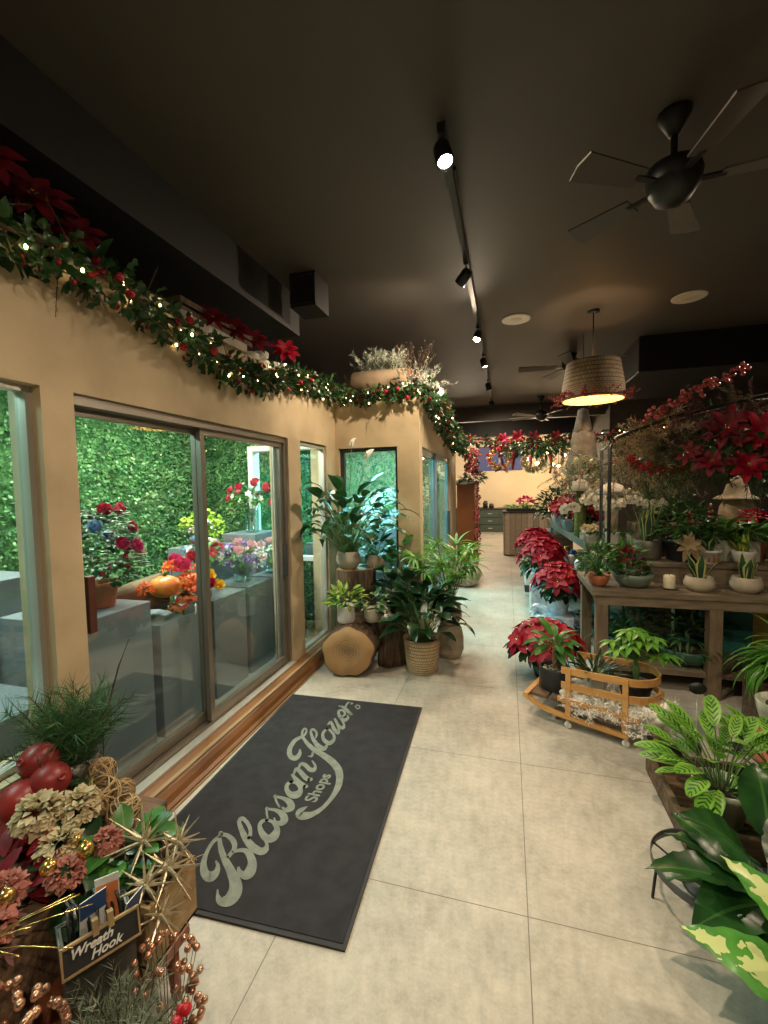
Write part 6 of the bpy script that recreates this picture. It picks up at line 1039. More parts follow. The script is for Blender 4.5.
# second row, on the riser
RZ = .845
lily('leafy_pot_plant', (1.30, 3.82, RZ), 'dark green fern-like plant in a dark blue ribbed pot on the riser', .15, .17, 'bluepot', 'taper', 10, .1, .04, .1, (.1, 1.), 'deep')
o = bpy.data.objects['leafy_pot_plant']; b = MB(); bushy(b, (0, 0, .22), .22, .32, 420, .075, .022, 'lance', 0, .6, .4); b.obj('fern_foliage', L['needle'], o)
snakepot(1.06, 3.84, RZ, 'tall upright snake plants in a grey pot behind the celadon bowl', .10, .15, 'galv', 'cyl', 11, .36, .05, th=.22)
snakepot(1.43, 3.70, RZ, 'single-leaved snake plant in a white pot painted with brown trees', .072, .10, 'whitepot', 'taper', 3, .19, .05)
o = bpy.data.objects['snake_plant.003']
for i, (x, h) in enumerate(((-.03, .045), (0, .06), (.03, .04))):
    b = MB(); b.v = [V((x-.012, -.0745+abs(x)*.2, .02)), V((x+.012, -.0745+abs(x)*.2, .02)), V((x, -.079+abs(x)*.2, .02+h))]; b.face((0, 1, 2)); b.obj('painted_tree', M['rust'], o, smooth=False)
snakepot(1.64, 3.70, RZ, 'green-leaved plant in a white angular pot on the riser at the right', .075, .10, 'whitepot', 'bowl', 7, .17, .05, 'lime', th=.7)
t = thing('planter_trough', 'long white mottled trough of leafy green plants at the back of the riser', 'planter', (1.57, 3.86, RZ)); MB().bb(-.22, .22, -.06, .06, 0, .16).obj('trough', M['drip'], t, smooth=False, bevel=.006); MB().bb(-.205, .205, -.05, .05, .15, .163).obj('soil', M['soil'], t, smooth=False); b = MB()
for x in (-.15, 0, .15): broad(b, (x, 0, .15), 26, .19, .055, .10, .5, tilt=(.1, 1.25), bend=1.)
b.obj('foliage', [L['mid'], M['stem']], t)
t = thing('gold_poinsettia', 'tan fabric poinsettia bow clipped on the front of the dark blue pot', 'ornament', (1.27, 3.62, .99)); b = MB(); starflower(b, V((0, 0, 0)), (-.1, -1, .25), .10, 8, 0, .45, 2); b.obj('petals', L['tan'], t); b = MB(); b.leaf((0, 0, 0), (-.3, -.2, -1), (0, -1, 0), .14, .05, .2, .1, 4, 'strap'); b.leaf((.02, 0, 0), (.3, -.2, -1), (0, -1, 0), .13, .05, .2, .1, 4, 'strap'); b.obj('ribbon_tails', L['tan'], t)
# taller stands behind
o = MB().bb(-.75, .75, -.22, .22, 0, 1.08).obj('back_shelving', M['rusticv'], None, (1.85, 4.42, 0), smooth=False, bevel=.01); tag(o, 'dark wooden shelving block behind the plant table', 'shelf')
t = thing('red_kalanchoe', 'red flowering plant with broad leaves at the right edge behind the pots', 'potted plant', (1.78, 3.9, RZ)); pot(t, .08, .14, M['terra'], 'taper'); b = MB(); broad(b, (0, 0, .12), 24, .12, .07, .14, .4); b.obj('foliage', [L['mid'], M['stem']], t); b = MB(); bushy(b, (-.02, -.03, .33), .08, .06, 90, .03, .025, 'oval', 0); b.obj('bloom', L['red'], t)
t = thing('gnome_figure', 'cream burlap gnome figure with a tan hat high on the shelving at right', 'ornament', (1.84, 4.28, 1.09)); MB().lathe([(.11, 0), (.13, .05), (.12, .14), (.09, .2), (.05, .23)], k=22).obj('body', M['cream_felt'], t)
MB().lathe([(.12, .20), (.155, .205), (.14, .22), (.09, .25), (.075, .31), (.05, .37), (.001, .40)], k=22, wob=lambda a, z: 1+.08*math.sin(3*a)).obj('hat', M['cream_felt'], t); MB().lathe([(.06, 0), (.13, .0), (.14, .03), (.12, .05)], k=18).obj('red_base', M['redball'], t); MB().sph((0, -.11, .19), .022, 10, 7).obj('nose', M['creampot'], t)
t = thing('beaded_cone_tree', 'small cream and red beaded cone tree on the shelving', 'ornament', (1.64, 4.25, 1.08)); b = MB()
for i in range(7): r = .045*(1-i/7.5); MB().lathe([(r*.6, 0), (r, .012), (r*.6, .026)], k=14).obj('bead_ring', M['whitepot'] if i % 2 == 0 else M['redball'], t, (0, 0, i*.026))
t = thing('beaded_cone_tree', 'tiny dark red cone tree left of the striped beaded one', 'ornament', (1.50, 4.25, 1.08)); MB().lathe([(.04, 0), (.045, .02), (.02, .1), (.001, .15)], k=14).obj('cone', M['redglit'], t)
# dark conifers and bushes on the shelving
for i, (x, y, r, h, m, lb) in enumerate(((1.25, 4.3, .17, .4, 'needle', 'round dark conifer in a black pot on the shelving behind the snake plants'), (1.42, 4.55, .2, .46, 'deep', 'dark leafy bush on the shelving behind the beaded cone tree'), (2.1, 4.5, .2, .42, 'deep', 'dark leafy bush right of the burlap gnome'))):
    t = thing('potted_bush', lb, 'potted plant', (x, y, 1.08)); pot(t, .09, .12, M['blackpot'], 'taper'); b = MB(); bushy(b, (0, 0, .14), r, h, 330, .06, .02, 'lance', 0, .5, .6); stems(b, (0, 0, .1), [(U(-.1, .1), U(-.1, .1), U(.2, h)) for k in range(8)], .004); b.obj('foliage', [L[m], M['twig']], t)
# big hanging mixed display on the arch: plumes, mauve sprigs, poinsettias, bead picks
t = thing('dried_plume_swag', 'fan of cream dried plumes tied at the upper left of the arch', 'swag', (1.05, 3.78, 1.78)); b = MB()
for i in range(70): d = V((U(-1, .9), U(-.6, .1), U(-.35, .45))); needles(b, (U(-.1, .2), U(-.05, .1), U(-.08, .08)), d, U(.2, .34), 36, .055, 0, 1, nw=.013)
b.obj('plumes', [L['pampas'], M['twig']], t)
t = thing('dried_plume_swag', 'drooping tan dried plumes hanging below the arch at its left', 'swag', (1.02, 3.9, 1.66)); b = MB()
for i in range(44): d = V((U(-.5, .5), U(-.4, .1), U(-1.2, -.4))); needles(b, (U(-.2, .35), U(-.05, .1), U(-.05, .05)), d, U(.22, .4), 34, .05, 0, 1, nw=.012)
b.obj('plumes', [L['pampas'], M['twig']], t)
t = thing('mauve_sprig_spray', 'dusty mauve feathery sprigs massed over the middle of the arch', 'spray', (1.40, 3.75, 1.86)); b = MB()
for i in range(130): d = rdir()+V((0, -.3, .35)); needles(b, (U(-.3, .36), U(-.12, .12), U(-.16, .1)), d, U(.14, .25), 28, .04, 0, 1, nw=.013)
b.obj('sprigs', [L['mauve'], M['twig']], t)
t = thing('evergreen_swag', 'dark evergreen branches hanging under the mauve sprigs of the arch', 'swag', (1.5, 3.78, 1.66)); b = MB()
for i in range(200): d = rdir()+V((0, -.2, -.3)); needles(b, (U(-.45, .6), U(-.1, .14), U(-.2, .14)), d, U(.15, .26), 28, .045, 0, 2, nw=.010)
bushy(b, (0, 0, 0), .5, .25, 260, .08, .04, 'lance', 1, .6, -.2); b.obj('foliage', [L['needle'], L['deep'], M['twig']], t)
t = thing('evergreen_swag', 'olive evergreen branches at the upper right edge of the arch', 'swag', (1.95, 3.75, 1.95)); b = MB()
for i in range(150): d = rdir()+V((0, -.2, .0)); needles(b, (U(-.4, .4), U(-.12, .12), U(-.25, .14)), d, U(.15, .26), 28, .045, 0, 1, nw=.012)
b.obj('foliage', [L['frost2'] if 'frost2' in L else leafmat('olive_sprig', (.14, .13, .06), (.07, .07, .035), rough=.8), M['twig']], t)
t = thing('poinsettia_cluster', 'cluster of large burgundy fabric poinsettias on the arch', 'spray', (1.55, 3.55, 1.75))
for (x, y, z, r, m) in ((-.10, -.0, .07, .17, 'wine'), (.08, -.04, .02, .15, 'red'), (-.18, .0, -.16, .14, 'wine'), (.02, -.03, -.2, .14, 'red'), (.22, -.02, -.08, .15, 'wine'), (.36, 0, .06, .18, 'wine'), (-.32, .02, -.1, .09, 'wine'), (.40, -.02, -.14, .15, 'wine')):
    b = MB(); starflower(b, V((0, 0, 0)), (U(-.5, .1), -1, U(-.2, .5)), r, 8, 0, .45, 2, 1); b.obj('poinsettia_bloom', [L[m], M['goldb']], t, (x, y, z))
b = MB().tube([(-.2, .05, -.15), (0, .08, 0), (.4, .05, -.1)], .008, k=5); b.obj('wire_stem', M['twig'], t)
def ballspray(x, y, z, label, path, n, r, m, lf=('deep',)):
    t = thing('berry_pick', label, 'berry spray', (x, y, z)); pts = pathpts(path, 12); MB().tube(pts, .004, k=4).obj('wire_stem', M['twig'], t); pr = None
    for i in range(n):
        p = pathpts(path, n)[i]+rdir()*U(.01, .06)
        if pr is None: pr = MB().sph((0, 0, 0), r, 8, 6).obj('berry', M[m]); c = pr
        else: c = pr.copy(); COL.objects.link(c)
        c.parent = t; c.location = p
    return t
ballspray(1.0, 3.7, 1.93, 'rising spray of glossy coral berries arching over the top of the display', [(0, 0, 0), (.2, 0, .1), (.4, 0, .22), (.6, -.02, .30)], 95, .0145, 'pinkball')
ballspray(1.35, 3.6, 1.62, 'gold-tipped berry spray trailing at the right edge of the arch display', [(.1, 0, 0), (.4, 0, -.02), (.7, 0, .02)], 90, .011, 'copper')
ballspray(.9, 3.85, 1.66, 'red and cream berry spray hanging left of the burgundy poinsettias', [(0, 0, 0), (.15, 0, -.1), (.35, 0, -.12), (.5, 0, -.1)], 70, .016, 'redball')
garland('christmas_garland', [(1.5, 6.3, 2.1), (1.5, 5.4, 2.02), (1.35, 4.8, 1.95), (1.2, 4.3, 1.9), (1.6, 4.1, 2.0)], .1, 420, 'berry garland running forward from the aisle crossing to the metal arch', 60, 14, nsprig=24, br=(.014, .02))
# snowy stuff hanging further behind + felt tree + mushrooms
t = thing('felt_cone_tree', 'tall grey felt cone hat hanging below the rattan pendant', 'ornament', (.77, 5.05, 1.62))
MB().lathe([(.001, .62), (.05, .60), (.085, .42), (.10, .36)], k=22).obj('hat_tip', M['felt'], t)
MB().lathe([(.10, .37), (.115, .30), (.13, .15), (.17, .0), (.19, -.05), (.16, -.08), (.001, -.06)], k=30, wob=lambda a, z: 1+.06*math.sin(a*5+z*9)).obj('hat_brim', M['felt'], t)
MB().tube([(0, 0, .60), (0, 0, 1.38)], .003, k=4).obj('cord', M['black'], t)
t = thing('evergreen_swag', 'grey-green evergreen swag draped around the grey felt hat', 'swag', (.80, 4.9, 1.60)); b = MB()
for i in range(150): d = rdir()+V((0, -.3, -.4)); needles(b, (U(-.34, .34), U(-.24, -.05), U(-.16, .12)), d, U(.15, .26), 24, .045, 0, 1, nw=.013)
b.obj('foliage', [L['frost'], M['twig']], t)
for i in range(26): q = V((U(-.36, .36), U(-.14, -.02), U(-.2, .1))); MB().sph((0, 0, 0), .02, 8, 6).obj('bauble', M['pinkball' if i % 2 else 'whitepot'], t, q)
for (x, y, z, h, r, lb, m) in ((.70, 4.7, 1.0, .50, .085, 'mossy-stemmed white mushroom figure on the green shelf', 'moss'), (.95, 4.55, 1.0, .46, .12, 'large white-capped mushroom figure with a burlap stem', 'cream_felt')):
    t = thing('mushroom_figure', lb, 'ornament', (x, y, .90)); b = MB().lathe([(.06, 0), (.055, .1), (.06, h*.6), (.035, h)], k=16)
    b.obj('stem', mat('moss_green', (.16, .20, .05), (.08, .11, .03), .95, scale=40, bump=.5) if m == 'moss' else M[m], t)
    MB().lathe([(.02, h-.03), (r, h-.02), (r*1.05, h+.01), (r*.75, h+.06), (r*.3, h+.085), (.001, h+.09)], k=22).obj('cap', M['snow'], t)
# ------------------------------------------------------------------ green tiered shelf
t = thing('green_shelf', 'long worn green open shelf unit along the aisle behind the table', 'shelf', (.86, 5.3, 0), math.atan2(.1, 2.3)*1.0)
b = MB()
for z, nm in ((.87, 'top_board'), (.52, 'middle_board'), (.16, 'bottom_board')): MB().bb(-.24, .26, -1.12, 1.15, z-.015, z+.015).obj(nm, M['greenpaint'], t, smooth=False)
for x in (-.22, .23):
    for y in (-1.09, 1.1): MB().bb(x-.02, x+.02, y-.02, y+.02, 0, .86).obj('post', M['greenpaint'], t, smooth=False)
MB().bb(-.245, -.225, -1.12, 1.15, .885, .92).obj('front_lip', M['greenpaint'], t, smooth=False); MB().bb(-.245, -.225, -1.12, 1.15, .535, .56).obj('front_lip', M['greenpaint'], t, smooth=False)
def poin(x, y, z, label, r, hgt, nb, pm='silver', pr=.085, ph=.14, lm='red', br=.1, leaf_=60, grp=None, bend=0.):
    t = thing('poinsettia', label, 'potted plant', (x, y, z), 0, grp); pot(t, pr, ph, M[pm], 'taper'); b = MB(); c = V((0, 0, ph+hgt*.35))
    for i in range(leaf_):
        q = rdir(); q.z = q.z*.5-.1; b.leaf(c+V((q.x*r*.6, q.y*r*.6, q.z*hgt*.4)), q+V((0, 0, -.05)), (0, 0, 1), r*U(.35, .5), r*.25, .7, .2, 4, 'oval', 0)
    stems(b, (0, 0, ph*.7), [(U(-r*.6, r*.6), U(-r*.6, r*.6), ph+hgt*U(.4, .8)) for i in range(9)], .004); b.obj('foliage', [L['deep'], M['stem']], t)
    for i in range(nb):
        k = (i+.5)/nb; a = i*2.39996; th = k*1.5; p = V((math.cos(a)*math.sin(th)*r*.8, math.sin(a)*math.sin(th)*r*.8, ph+hgt*.35+math.cos(th)*hgt*.62)); nn = V((math.cos(a)*math.sin(th), math.sin(a)*math.sin(th), math.cos(th)+.35))
        fb = MB(); starflower(fb, V((0, 0, 0)), nn, br*U(.85, 1.15), 7, 0, .52, 2, 1, cup=.15); fb.obj('bract_bloom', [L[lm], M['goldb']], t, p)
    return t
poin(.80, 4.85, .89, 'red poinsettia in a foil pot on the near top of the green shelf', .17, .22, 12)
poin(.70, 5.55, .89, 'red poinsettia further back on the green shelf top, tallest there', .2, .28, 13)
poin(.66, 6.25, .89, 'red poinsettia at the far end of the green shelf top', .15, .18, 9)
# orchids
def orchid(x, y, z, label, h, n, pm='whitepot', rot=0.):
    t = thing('orchid', label, 'potted plant', (x, y, z), rot); pot(t, .06, .11, M[pm], 'cyl'); b = MB(); broad(b, (0, 0, .1), 6, .16, .05, .01, .3, tilt=(.7, 1.2), bend=1.); b.obj('foliage', [L['dark'], M['stem']], t)
    for s in (-1, 1):
        pts = [V((0, 0, .1)), V((.03*s, 0, h*.6)), V((.08*s, -.03, h*.92)), V((.16*s, -.07, h)), V((.24*s, -.11, h*.9))]; sb = MB().tube(pts, .003, .002, 5).obj('flower_stem', M['stem'], t)
        for p in pathpts(pts[2:], n):
            fb = MB(); starflower(fb, V((0, 0, 0)), (U(-.4, .1), -1, U(-.1, .3)), .045, 5, 0, .85, 1, cup=.1, shape='oval'); fb.sph((0, -.01, 0), .008, 6, 4, 1); fb.obj('orchid_bloom', [L['whitep'], M['goldb']], sb, p+rdir()*.02)
for i, (x, y, z, lb, h) in enumerate(((.72, 4.45, .89, 'white orchid in a white pot on the near corner of the green shelf', .36), (.92, 4.35, .89, 'white orchid behind the first on the green shelf', .42), (.96, 4.7, .89, 'tall white orchid in the middle of the green shelf top', .46), (.90, 5.25, .89, 'white orchid at the back of the green shelf top', .4), (1.08, 4.30, .0+.89, 'white orchid nearest the metal arch post', .38))): orchid(x, y, z, lb, h, 6, rot=U(-.5, .5))
t = thing('hydrangea_pot', 'low cream hydrangea in a white pot at the near end of the green shelf', 'potted plant', (.73, 4.24, .89)); pot(t, .05, .1, M['whitepot'], 'taper'); b = MB(); broad(b, (0, 0, .08), 12, .07, .045, .03, .4, nseg=3); b.obj('foliage', [L['mid'], M['stem']], t)
for i in range(5): b = MB(); puff(b, (0, 0, 0), .05, 70); b.obj('bloom', L['creamp'], t, (polar(i*1.26, .06 if i else 0, .15)))
for i in range(9):
    y = 4.35+.22*i; m = ('whitepot', 'copper', 'silver', 'creampot', 'whitepot', 'bluecard', 'whitepot', 'goldb', 'silver')[i]
    nm = ('jar', 'candle_cup', 'tin', 'mug', 'jar', 'mug', 'tin', 'candle_cup', 'jar')[i]
    o = MB().lathe([(.03, 0), (.04, .01), (.042, .07+.02*(i % 3)), (.03, .09+.02*(i % 3)), (.001, .09+.02*(i % 3))], k=16).obj(nm, M[m], None, (.72+.06*(i % 2)-.02*i*.4, y, .536)); tag(o, 'small gift jar or cup on the middle board of the green shelf', 'jar', 'gift jars on the green shelf')
# floor poinsettias on stands
def stand(x, y, w, h, label, m='whitepot', name='foil_box'):
    o = MB().bb(-w/2, w/2, -w/2, w/2, 0, h).obj(name, M[m], None, (x, y, 0), smooth=False, bevel=.012); return tag(o, label, 'stand')
stand(.36, 6.0, .28, .3, 'white box stand with a dark band under the far poinsettia', 'white'); o = MB().bb(-.142, .142, -.142, .142, .05, .14).obj('dark_band', M['alud'], bpy.data.objects['foil_box'], smooth=False)
poin(.36, 6.0, .30, 'big red poinsettia on a white box, farthest of the floor row', .30, .42, 20, br=.13)
poin(.38, 5.2, .28, 'big red poinsettia in the middle of the floor row beside the green shelf', .30, .40, 20, br=.13); stand(.38, 5.2, .26, .28, 'small pale stand under the middle floor poinsettia', 'silver')
stand(.47, 4.42, .26, .20, 'pale stand wrapped in crumpled silver-blue foil under the near floor poinsettia', 'silver')
poin(.47, 4.42, .20, 'big red poinsettia in crumpled silver-blue foil nearest the table leg', .26, .30, 20, br=.125, pr=.11, ph=.17)
b = MB()
for i in range(70): a = i*.7; b.leaf(polar(a, .15, U(-.10, .12)), polar(a+U(-.5, .5))+V((0, 0, U(-.4, 1))), (0, 0, 1), U(.08, .13), .11, .8, .4, 3, 'oval')
tag(b.obj('foil_wrap', M['silver'], None, (.47, 4.42, .12)), 'crumpled silver-blue foil skirt round the stand of the near poinsettia', 'foil wrap')
poin(.27, 3.42, .0, 'large red poinsettia with dark leaves on the floor left of the wooden cart', .30, .24, 16, pm='blackpot', pr=.10, ph=.16, br=.13, leaf_=80)

# ------------------------------------------------------------------ below the table
def under(x, y, z, label, r, ph, pm, ps, fn, name='shade_plant'):
    t = thing(name, label, 'potted plant', (x, y, z)); pot(t, r, ph, M[pm], ps); b = MB(); fn(b); b.obj('foliage', [L['needle'], M['stem']], t); return t
under(1.22, 3.5, .166, 'dark leafy plants in a wide green glazed bowl on the shelf under the table', .19, .12, 'greenbowl', 'bowl', lambda b: (bushy(b, (0, 0, .13), .2, .26, 180, .1, .02, 'lance', 0, .8, .4)), 'bowl_planter')
under(.84, 3.6, .166, 'dark arching fern on the lower shelf by the left table leg', .1, .12, 'blackpot', 'taper', lambda b: strappy(b, (0, 0, .1), 60, .34, .022, 1.6, (.1, 1.3)))
under(1.0, 3.75, .166, 'dark upright foliage at the back of the lower shelf', .1, .12, 'blackpot', 'taper', lambda b: bushy(b, (0, 0, .12), .2, .28, 150, .09, .03, 'lance', 0, .7, .5))
under(1.44, 3.8, .166, 'dark rounded plant between the green bowl and the teal carton', .09, .12, 'blackpot', 'taper', lambda b: broad(b, (0, 0, .1), 30, .14, .05, .12, .5))
o = MB().bb(-.13, .13, -.1, .1, 0, .36).obj('teal_carton', M['teal'], None, (1.60, 3.84, .166), smooth=False, bevel=.004); tag(o, 'teal carton standing on the lower shelf behind the spider plant', 'box')
t = thing('poster_board', 'yellow floral poster board leaning behind the table', 'poster', (2.10, 4.12, 0)); MB().bb(-.38, .38, -.01, .01, .06, .62).obj('printed_face', M['yellow'], t, smooth=False); MB().bb(-.40, .40, .01, .03, 0, .64).obj('backing', M['creampot'], t, smooth=False)
# spider plant on low stand, right edge
o = MB().bb(-.16, .16, -.13, .13, 0, .26).obj('low_stand', M['crate'], None, (1.56, 3.0, 0), smooth=False, bevel=.006); tag(o, 'low dark wooden block under the spider plant', 'stand')
t = thing('spider_plant', 'bright arching spider plant spilling over beside the right table leg', 'potted plant', (1.56, 3.0, .26)); pot(t, .12, .13, M['blackpot'], 'taper'); b = MB(); strappy(b, (0, 0, .11), 190, .36, .022, 2.3, (.1, 1.3), 0, 8); b.obj('foliage', L['strap'], t)

# ------------------------------------------------------------------ sleigh cart
CA = -math.atan2(.407, .914)
t = thing('sleigh_cart', 'honey pine sleigh-shaped plant cart with curved rail on small casters', 'cart', (.336, 2.70, 0), CA)
def strip(path, w, h, nm, mt='pine'):
    """flat bent lath: path of centre points, h tall"""
    b = MB(); ps = [V(p) for p in path]; n = len(ps)
    for i, p in enumerate(ps):
        d = (ps[min(i+1, n-1)]-ps[max(i-1, 0)]); d.z = 0; d.normalize(); s = V((-d.y, d.x, 0))*w/2
        for a, c in ((1, -1), (-1, -1), (-1, 1), (1, 1)): b.v.append(p+s*a+V((0, 0, h/2*c)))
    for i in range(n-1):
        for j in range(4): b.face((4*i+j, 4*i+(j+1) % 4, 4*i+4+(j+1) % 4, 4*i+4+j))
    b.face((3, 2, 1, 0)); k = 4*(n-1); b.face((k, k+1, k+2, k+3)); return b.obj(nm, M[mt], t, smooth=False)
W_ = .30
def U_(z0, zr, x0=-.03, xr=.30):
    o = [(x0, 0, z0), (xr*.5, 0, z0+(zr-z0)*.4), (xr, 0, zr)]
    o += [(xr+.15*math.sin(PI*i/12), .15-.15*math.cos(PI*i/12), zr) for i in range(1, 12)]
    return o+[(xr, W_, zr), (xr*.5, W_, z0+(zr-z0)*.4), (x0, W_, z0)]
strip(U_(.345, .365), .010, .04, 'upper_rail'); strip(U_(.255, .27), .010, .04, 'lower_rail')
for y in (0, W_):
    s_ = 1 if y else -1
    MB().bb(-.05, .38, y-.011, y+.011, .155, .18).obj('seat_rail', M['pine'], t, smooth=False)
    b = MB(); pts = [(-.25, y, .135), (-.2, y, .105), (-.13, y, .08), (-.04, y, .07), (.1, y, .066), (.33, y, .06)]
    for i in range(5): b.beam(pts[i], pts[i+1], .03, .02)
    b.obj('runner', M['pine'], t, smooth=False)
    for x in (.01, .31): MB().bb(x-.014, x+.014, y-.010, y+.010, .06, .38 if x > .1 else .36).obj('post', M['pine'], t, smooth=False)
    for x in (.01, .315):
        c = MB().lathe([(.001, -.008), (.018, -.008), (.02, -.004), (.02, .004), (.018, .008), (.001, .008)], k=16, M4=Matrix.Rotation(PI/2, 4, 'X')).obj('caster', M['whitepot'], t, (x, y, .021)); MB().bb(-.006, .006, -.012, .012, 0, .03).obj('caster_fork', M['alul'], c, smooth=False)
for y in (.06, .24): MB().bb(.435, .46, y-.012, y+.012, 0, .26).obj('end_post', M['pine'], t, smooth=False)
MB().bb(-.255, -.225, -.02, W_+.02, .12, .15).obj('front_bar', M['pine'], t, smooth=False)
b = MB()
for k in range(5): b.bb(-.22+.125*k, -.12+.125*k, .01, W_-.01, .135, .15)
b.obj('deck', M['crate'], t, smooth=False)
mC = Matrix.Translation(t.location) @ Matrix.Rotation(CA, 4, 'Z')
def C_(x, y, z): return tuple(mC @ V((x, y, z)))
b = MB(); N0 = 26
for i in range(60): b.sph((U(-.02, .42), U(.04, .26), U(.165, .19)), U(.04, .06), 8, 6, sq=(1.2, 1.2, .7), wob=.08)
def shag(p, n, o=V((0, -.5, -.4))):
    for k in range(n): b.leaf(V(p)+rdir()*.015, rdir()*.9+o, rdir(), U(.014, .03), .0045, 1.2, .2, 2, 'strap')
for i in range(90): b.sph((U(-.02, .47), U(.02, .04), U(.13, .21)), U(.022, .032), 8, 6, sq=(1.4, .6, 1), wob=.1)
for i in range(22): b.sph((U(.44, .49), U(.04, .26), U(.09, .24)), U(.025, .035), 8, 6, sq=(.6, 1.3, 1), wob=.1)
for i in range(260): shag((U(-.02, .44), U(.0, .03), U(.125, .235)), 12)
for i in range(60): x = U(.05, .42); shag((x, U(-.025, .0), U(.09, .15) if math.sin(x*22) > 0 else .16), 10)
for i in range(90): shag((U(.47, .52), U(.02, .28), U(.08, .26)), 12, V((.6, -.2, -.5)))
for i in range(120): shag((U(0, .44), U(.02, .26), .22), 8, V((0, 0, .4)))
o = b.obj('fleece', M['fleece'], None, C_(0, 0, 0), CA); tag(o, 'shaggy white fleece lining the pine sleigh cart', 'fleece')
t = thing('braided_tree_plant', 'small braided-trunk tree with oval leaves in a round black pot on the cart nose', 'potted plant', C_(-.12, .16, .15)); pot(t, .095, .14, M['blackpot'], 'cyl'); b = MB()
for s in range(3): b.tube([(math.cos(i*.9+s*2.1)*.012, math.sin(i*.9+s*2.1)*.012, .11+.02*i) for i in range(9)], .009, k=6, mi=1)
broad(b, (0, 0, .27), 26, .14, .055, .06, .2, mi=0, smi=2, tilt=(.2, 1.5), bend=.9, shape='oval'); b.obj('foliage', [L['mid'], M['rattan'], M['stem']], t)
b = MB(); 
for i in range(60): b.sph(polar(U(0, 6.28), U(0, .078), .118), U(.008, .013), 5, 4)
b.obj('pebbles', M['cream_felt'], t)
t = thing('spiky_plant', 'two dark spiky leaved plants in a white pot in the middle of the cart', 'potted plant', C_(.12, .15, .19)); pot(t, .075, .13, M['whitepot'], 'taper'); b = MB(); broad(b, (0, 0, .12), 46, .13, .022, .03, .7, tilt=(.15, 1.), bend=.5); b.obj('foliage', [L['deep'], M['stem']], t)
t = thing('umbrella_tree', 'glossy bright umbrella tree in a black pot inside the curved end of the cart', 'potted plant', C_(.33, .15, .19)); pot(t, .085, .13, M['blackpot'], 'taper'); b = MB()
b.tube([(0, 0, .1), (.01, 0, .2), (-.005, 0, .28)], .012, k=6, mi=1); b.tube([(.012, 0, .1), (-.01, 0, .2), (.01, 0, .27)], .010, k=6, mi=1)
for i in range(17):
    a = i*2.4; th = U(.3, 1.35); p = V((0, 0, .27))+V((math.cos(a)*math.sin(th), math.sin(a)*math.sin(th), math.cos(th)))*U(.09, .17); b.tube([(0, 0, .25), p], .003, k=4, mi=1)
    for j in range(7): q = polar(j*.9+a, 1, .05); b.leaf(p, q, (0, 0, 1), .09*U(.8, 1.1), .032, .7, .2, 4, 'lance', 0)
b.obj('foliage', [L['bright'], M['stem']], t)

# ------------------------------------------------------------------ right foreground
t = thing('bark_edged_crate', 'rough bark-edged wooden crate under the prayer plant', 'crate', (.94, 2.13, 0))
for (x0, x1, y0, y1, nm) in ((-.26, .42, -.26, -.235, 'front_board'), (-.26, .42, .235, .26, 'back_board'), (-.27, -.245, -.26, .26, 'side_board'), (.405, .43, -.26, .26, 'side_board')): MB().bb(x0, x1, y0, y1, 0, .10).obj(nm, M['crate'], t, smooth=False, bevel=.004)
MB().bb(-.25, .41, -.24, .24, .01, .03).obj('bottom_board', M['crate'], t, smooth=False)
def calathea(x, y, z, label, n, ln, w, rise, pr, ph, pm, seed, tilt=(.2, 1.2)):
    t = thing('prayer_plant', label, 'potted plant', (x, y, z)); pot(t, pr, ph, M[pm], 'taper'); b = MB(); broad(b, (0, 0, ph*.85), n, ln, w, rise, .5, .0028, 0, 1, 'oval', .5, 7, tilt, .02, seed, lift=.0); b.obj('foliage', [L['calathea'], M['stem']], t)
    b = MB(); broad(b, (0, 0, ph*.85), 4, ln*.6, w*.8, rise*.8, .5, .0025, 0, 1, 'oval', .3, 5, (.4, 1.), .0, seed+.7, lift=.9); b.obj('purple_leaves', [L['purple'], M['stem']], t); return t
calathea(.86, 2.06, .03, 'lime prayer plant with dark feather markings in a pale ribbed pot in the crate', 50, .15, .062, .21, .10, .16, 'drip', .3)
calathea(1.13, 2.12, .03, 'second patterned prayer plant at the right of the crate', 32, .14, .062, .22, .09, .15, 'whitepot', 1.3)
t = thing('plant_marker', 'black oval plant marker on a wire stake above the prayer plants', 'plant marker', (.835, 2.25, .03)); MB().tube([(0, 0, 0), (-.0, .0, .50)], .002, k=5).obj('wire_stake', M['alul'], t); MB().lathe([(.0001, -.002), (.036, -.002), (.036, .002), (.0001, .002)], k=24, M4=Matrix.Scale(.75, 4, V((0, 0, 1))) @ Matrix.Rotation(PI/2, 4, 'X')).obj('oval_tag', M['black'], t, (-.0, -.004, .475))
t = thing('plant_marker', 'white blank plant tag tucked in the crate by the right pot', 'plant marker', (1.0, 1.96, .03)); MB().box((0, 0, .13), (.03, .002, .05), .3).obj('tag_face', M['white'], t, smooth=False); MB().box((0, 0, .05), (.01, .002, .12), .3).obj('tag_stake', M['white'], t, smooth=False)
t = thing('drip_pot', 'white drip-glazed pot of soil at the right edge on a terracotta riser', 'pot', (1.36, 2.62, .15)); pot(t, .12, .17, M['drip'], 'bowl'); 
t = thing('terracotta_riser', 'orange terracotta saucer stand under the white drip-glazed pot', 'saucer', (1.36, 2.62, 0)); MB().lathe([(.12, 0), (.13, .02), (.09, .06), (.07, .1), (.12, .145), (.13, .15), (.0001, .148)], k=28).obj('body', M['terra'], t)
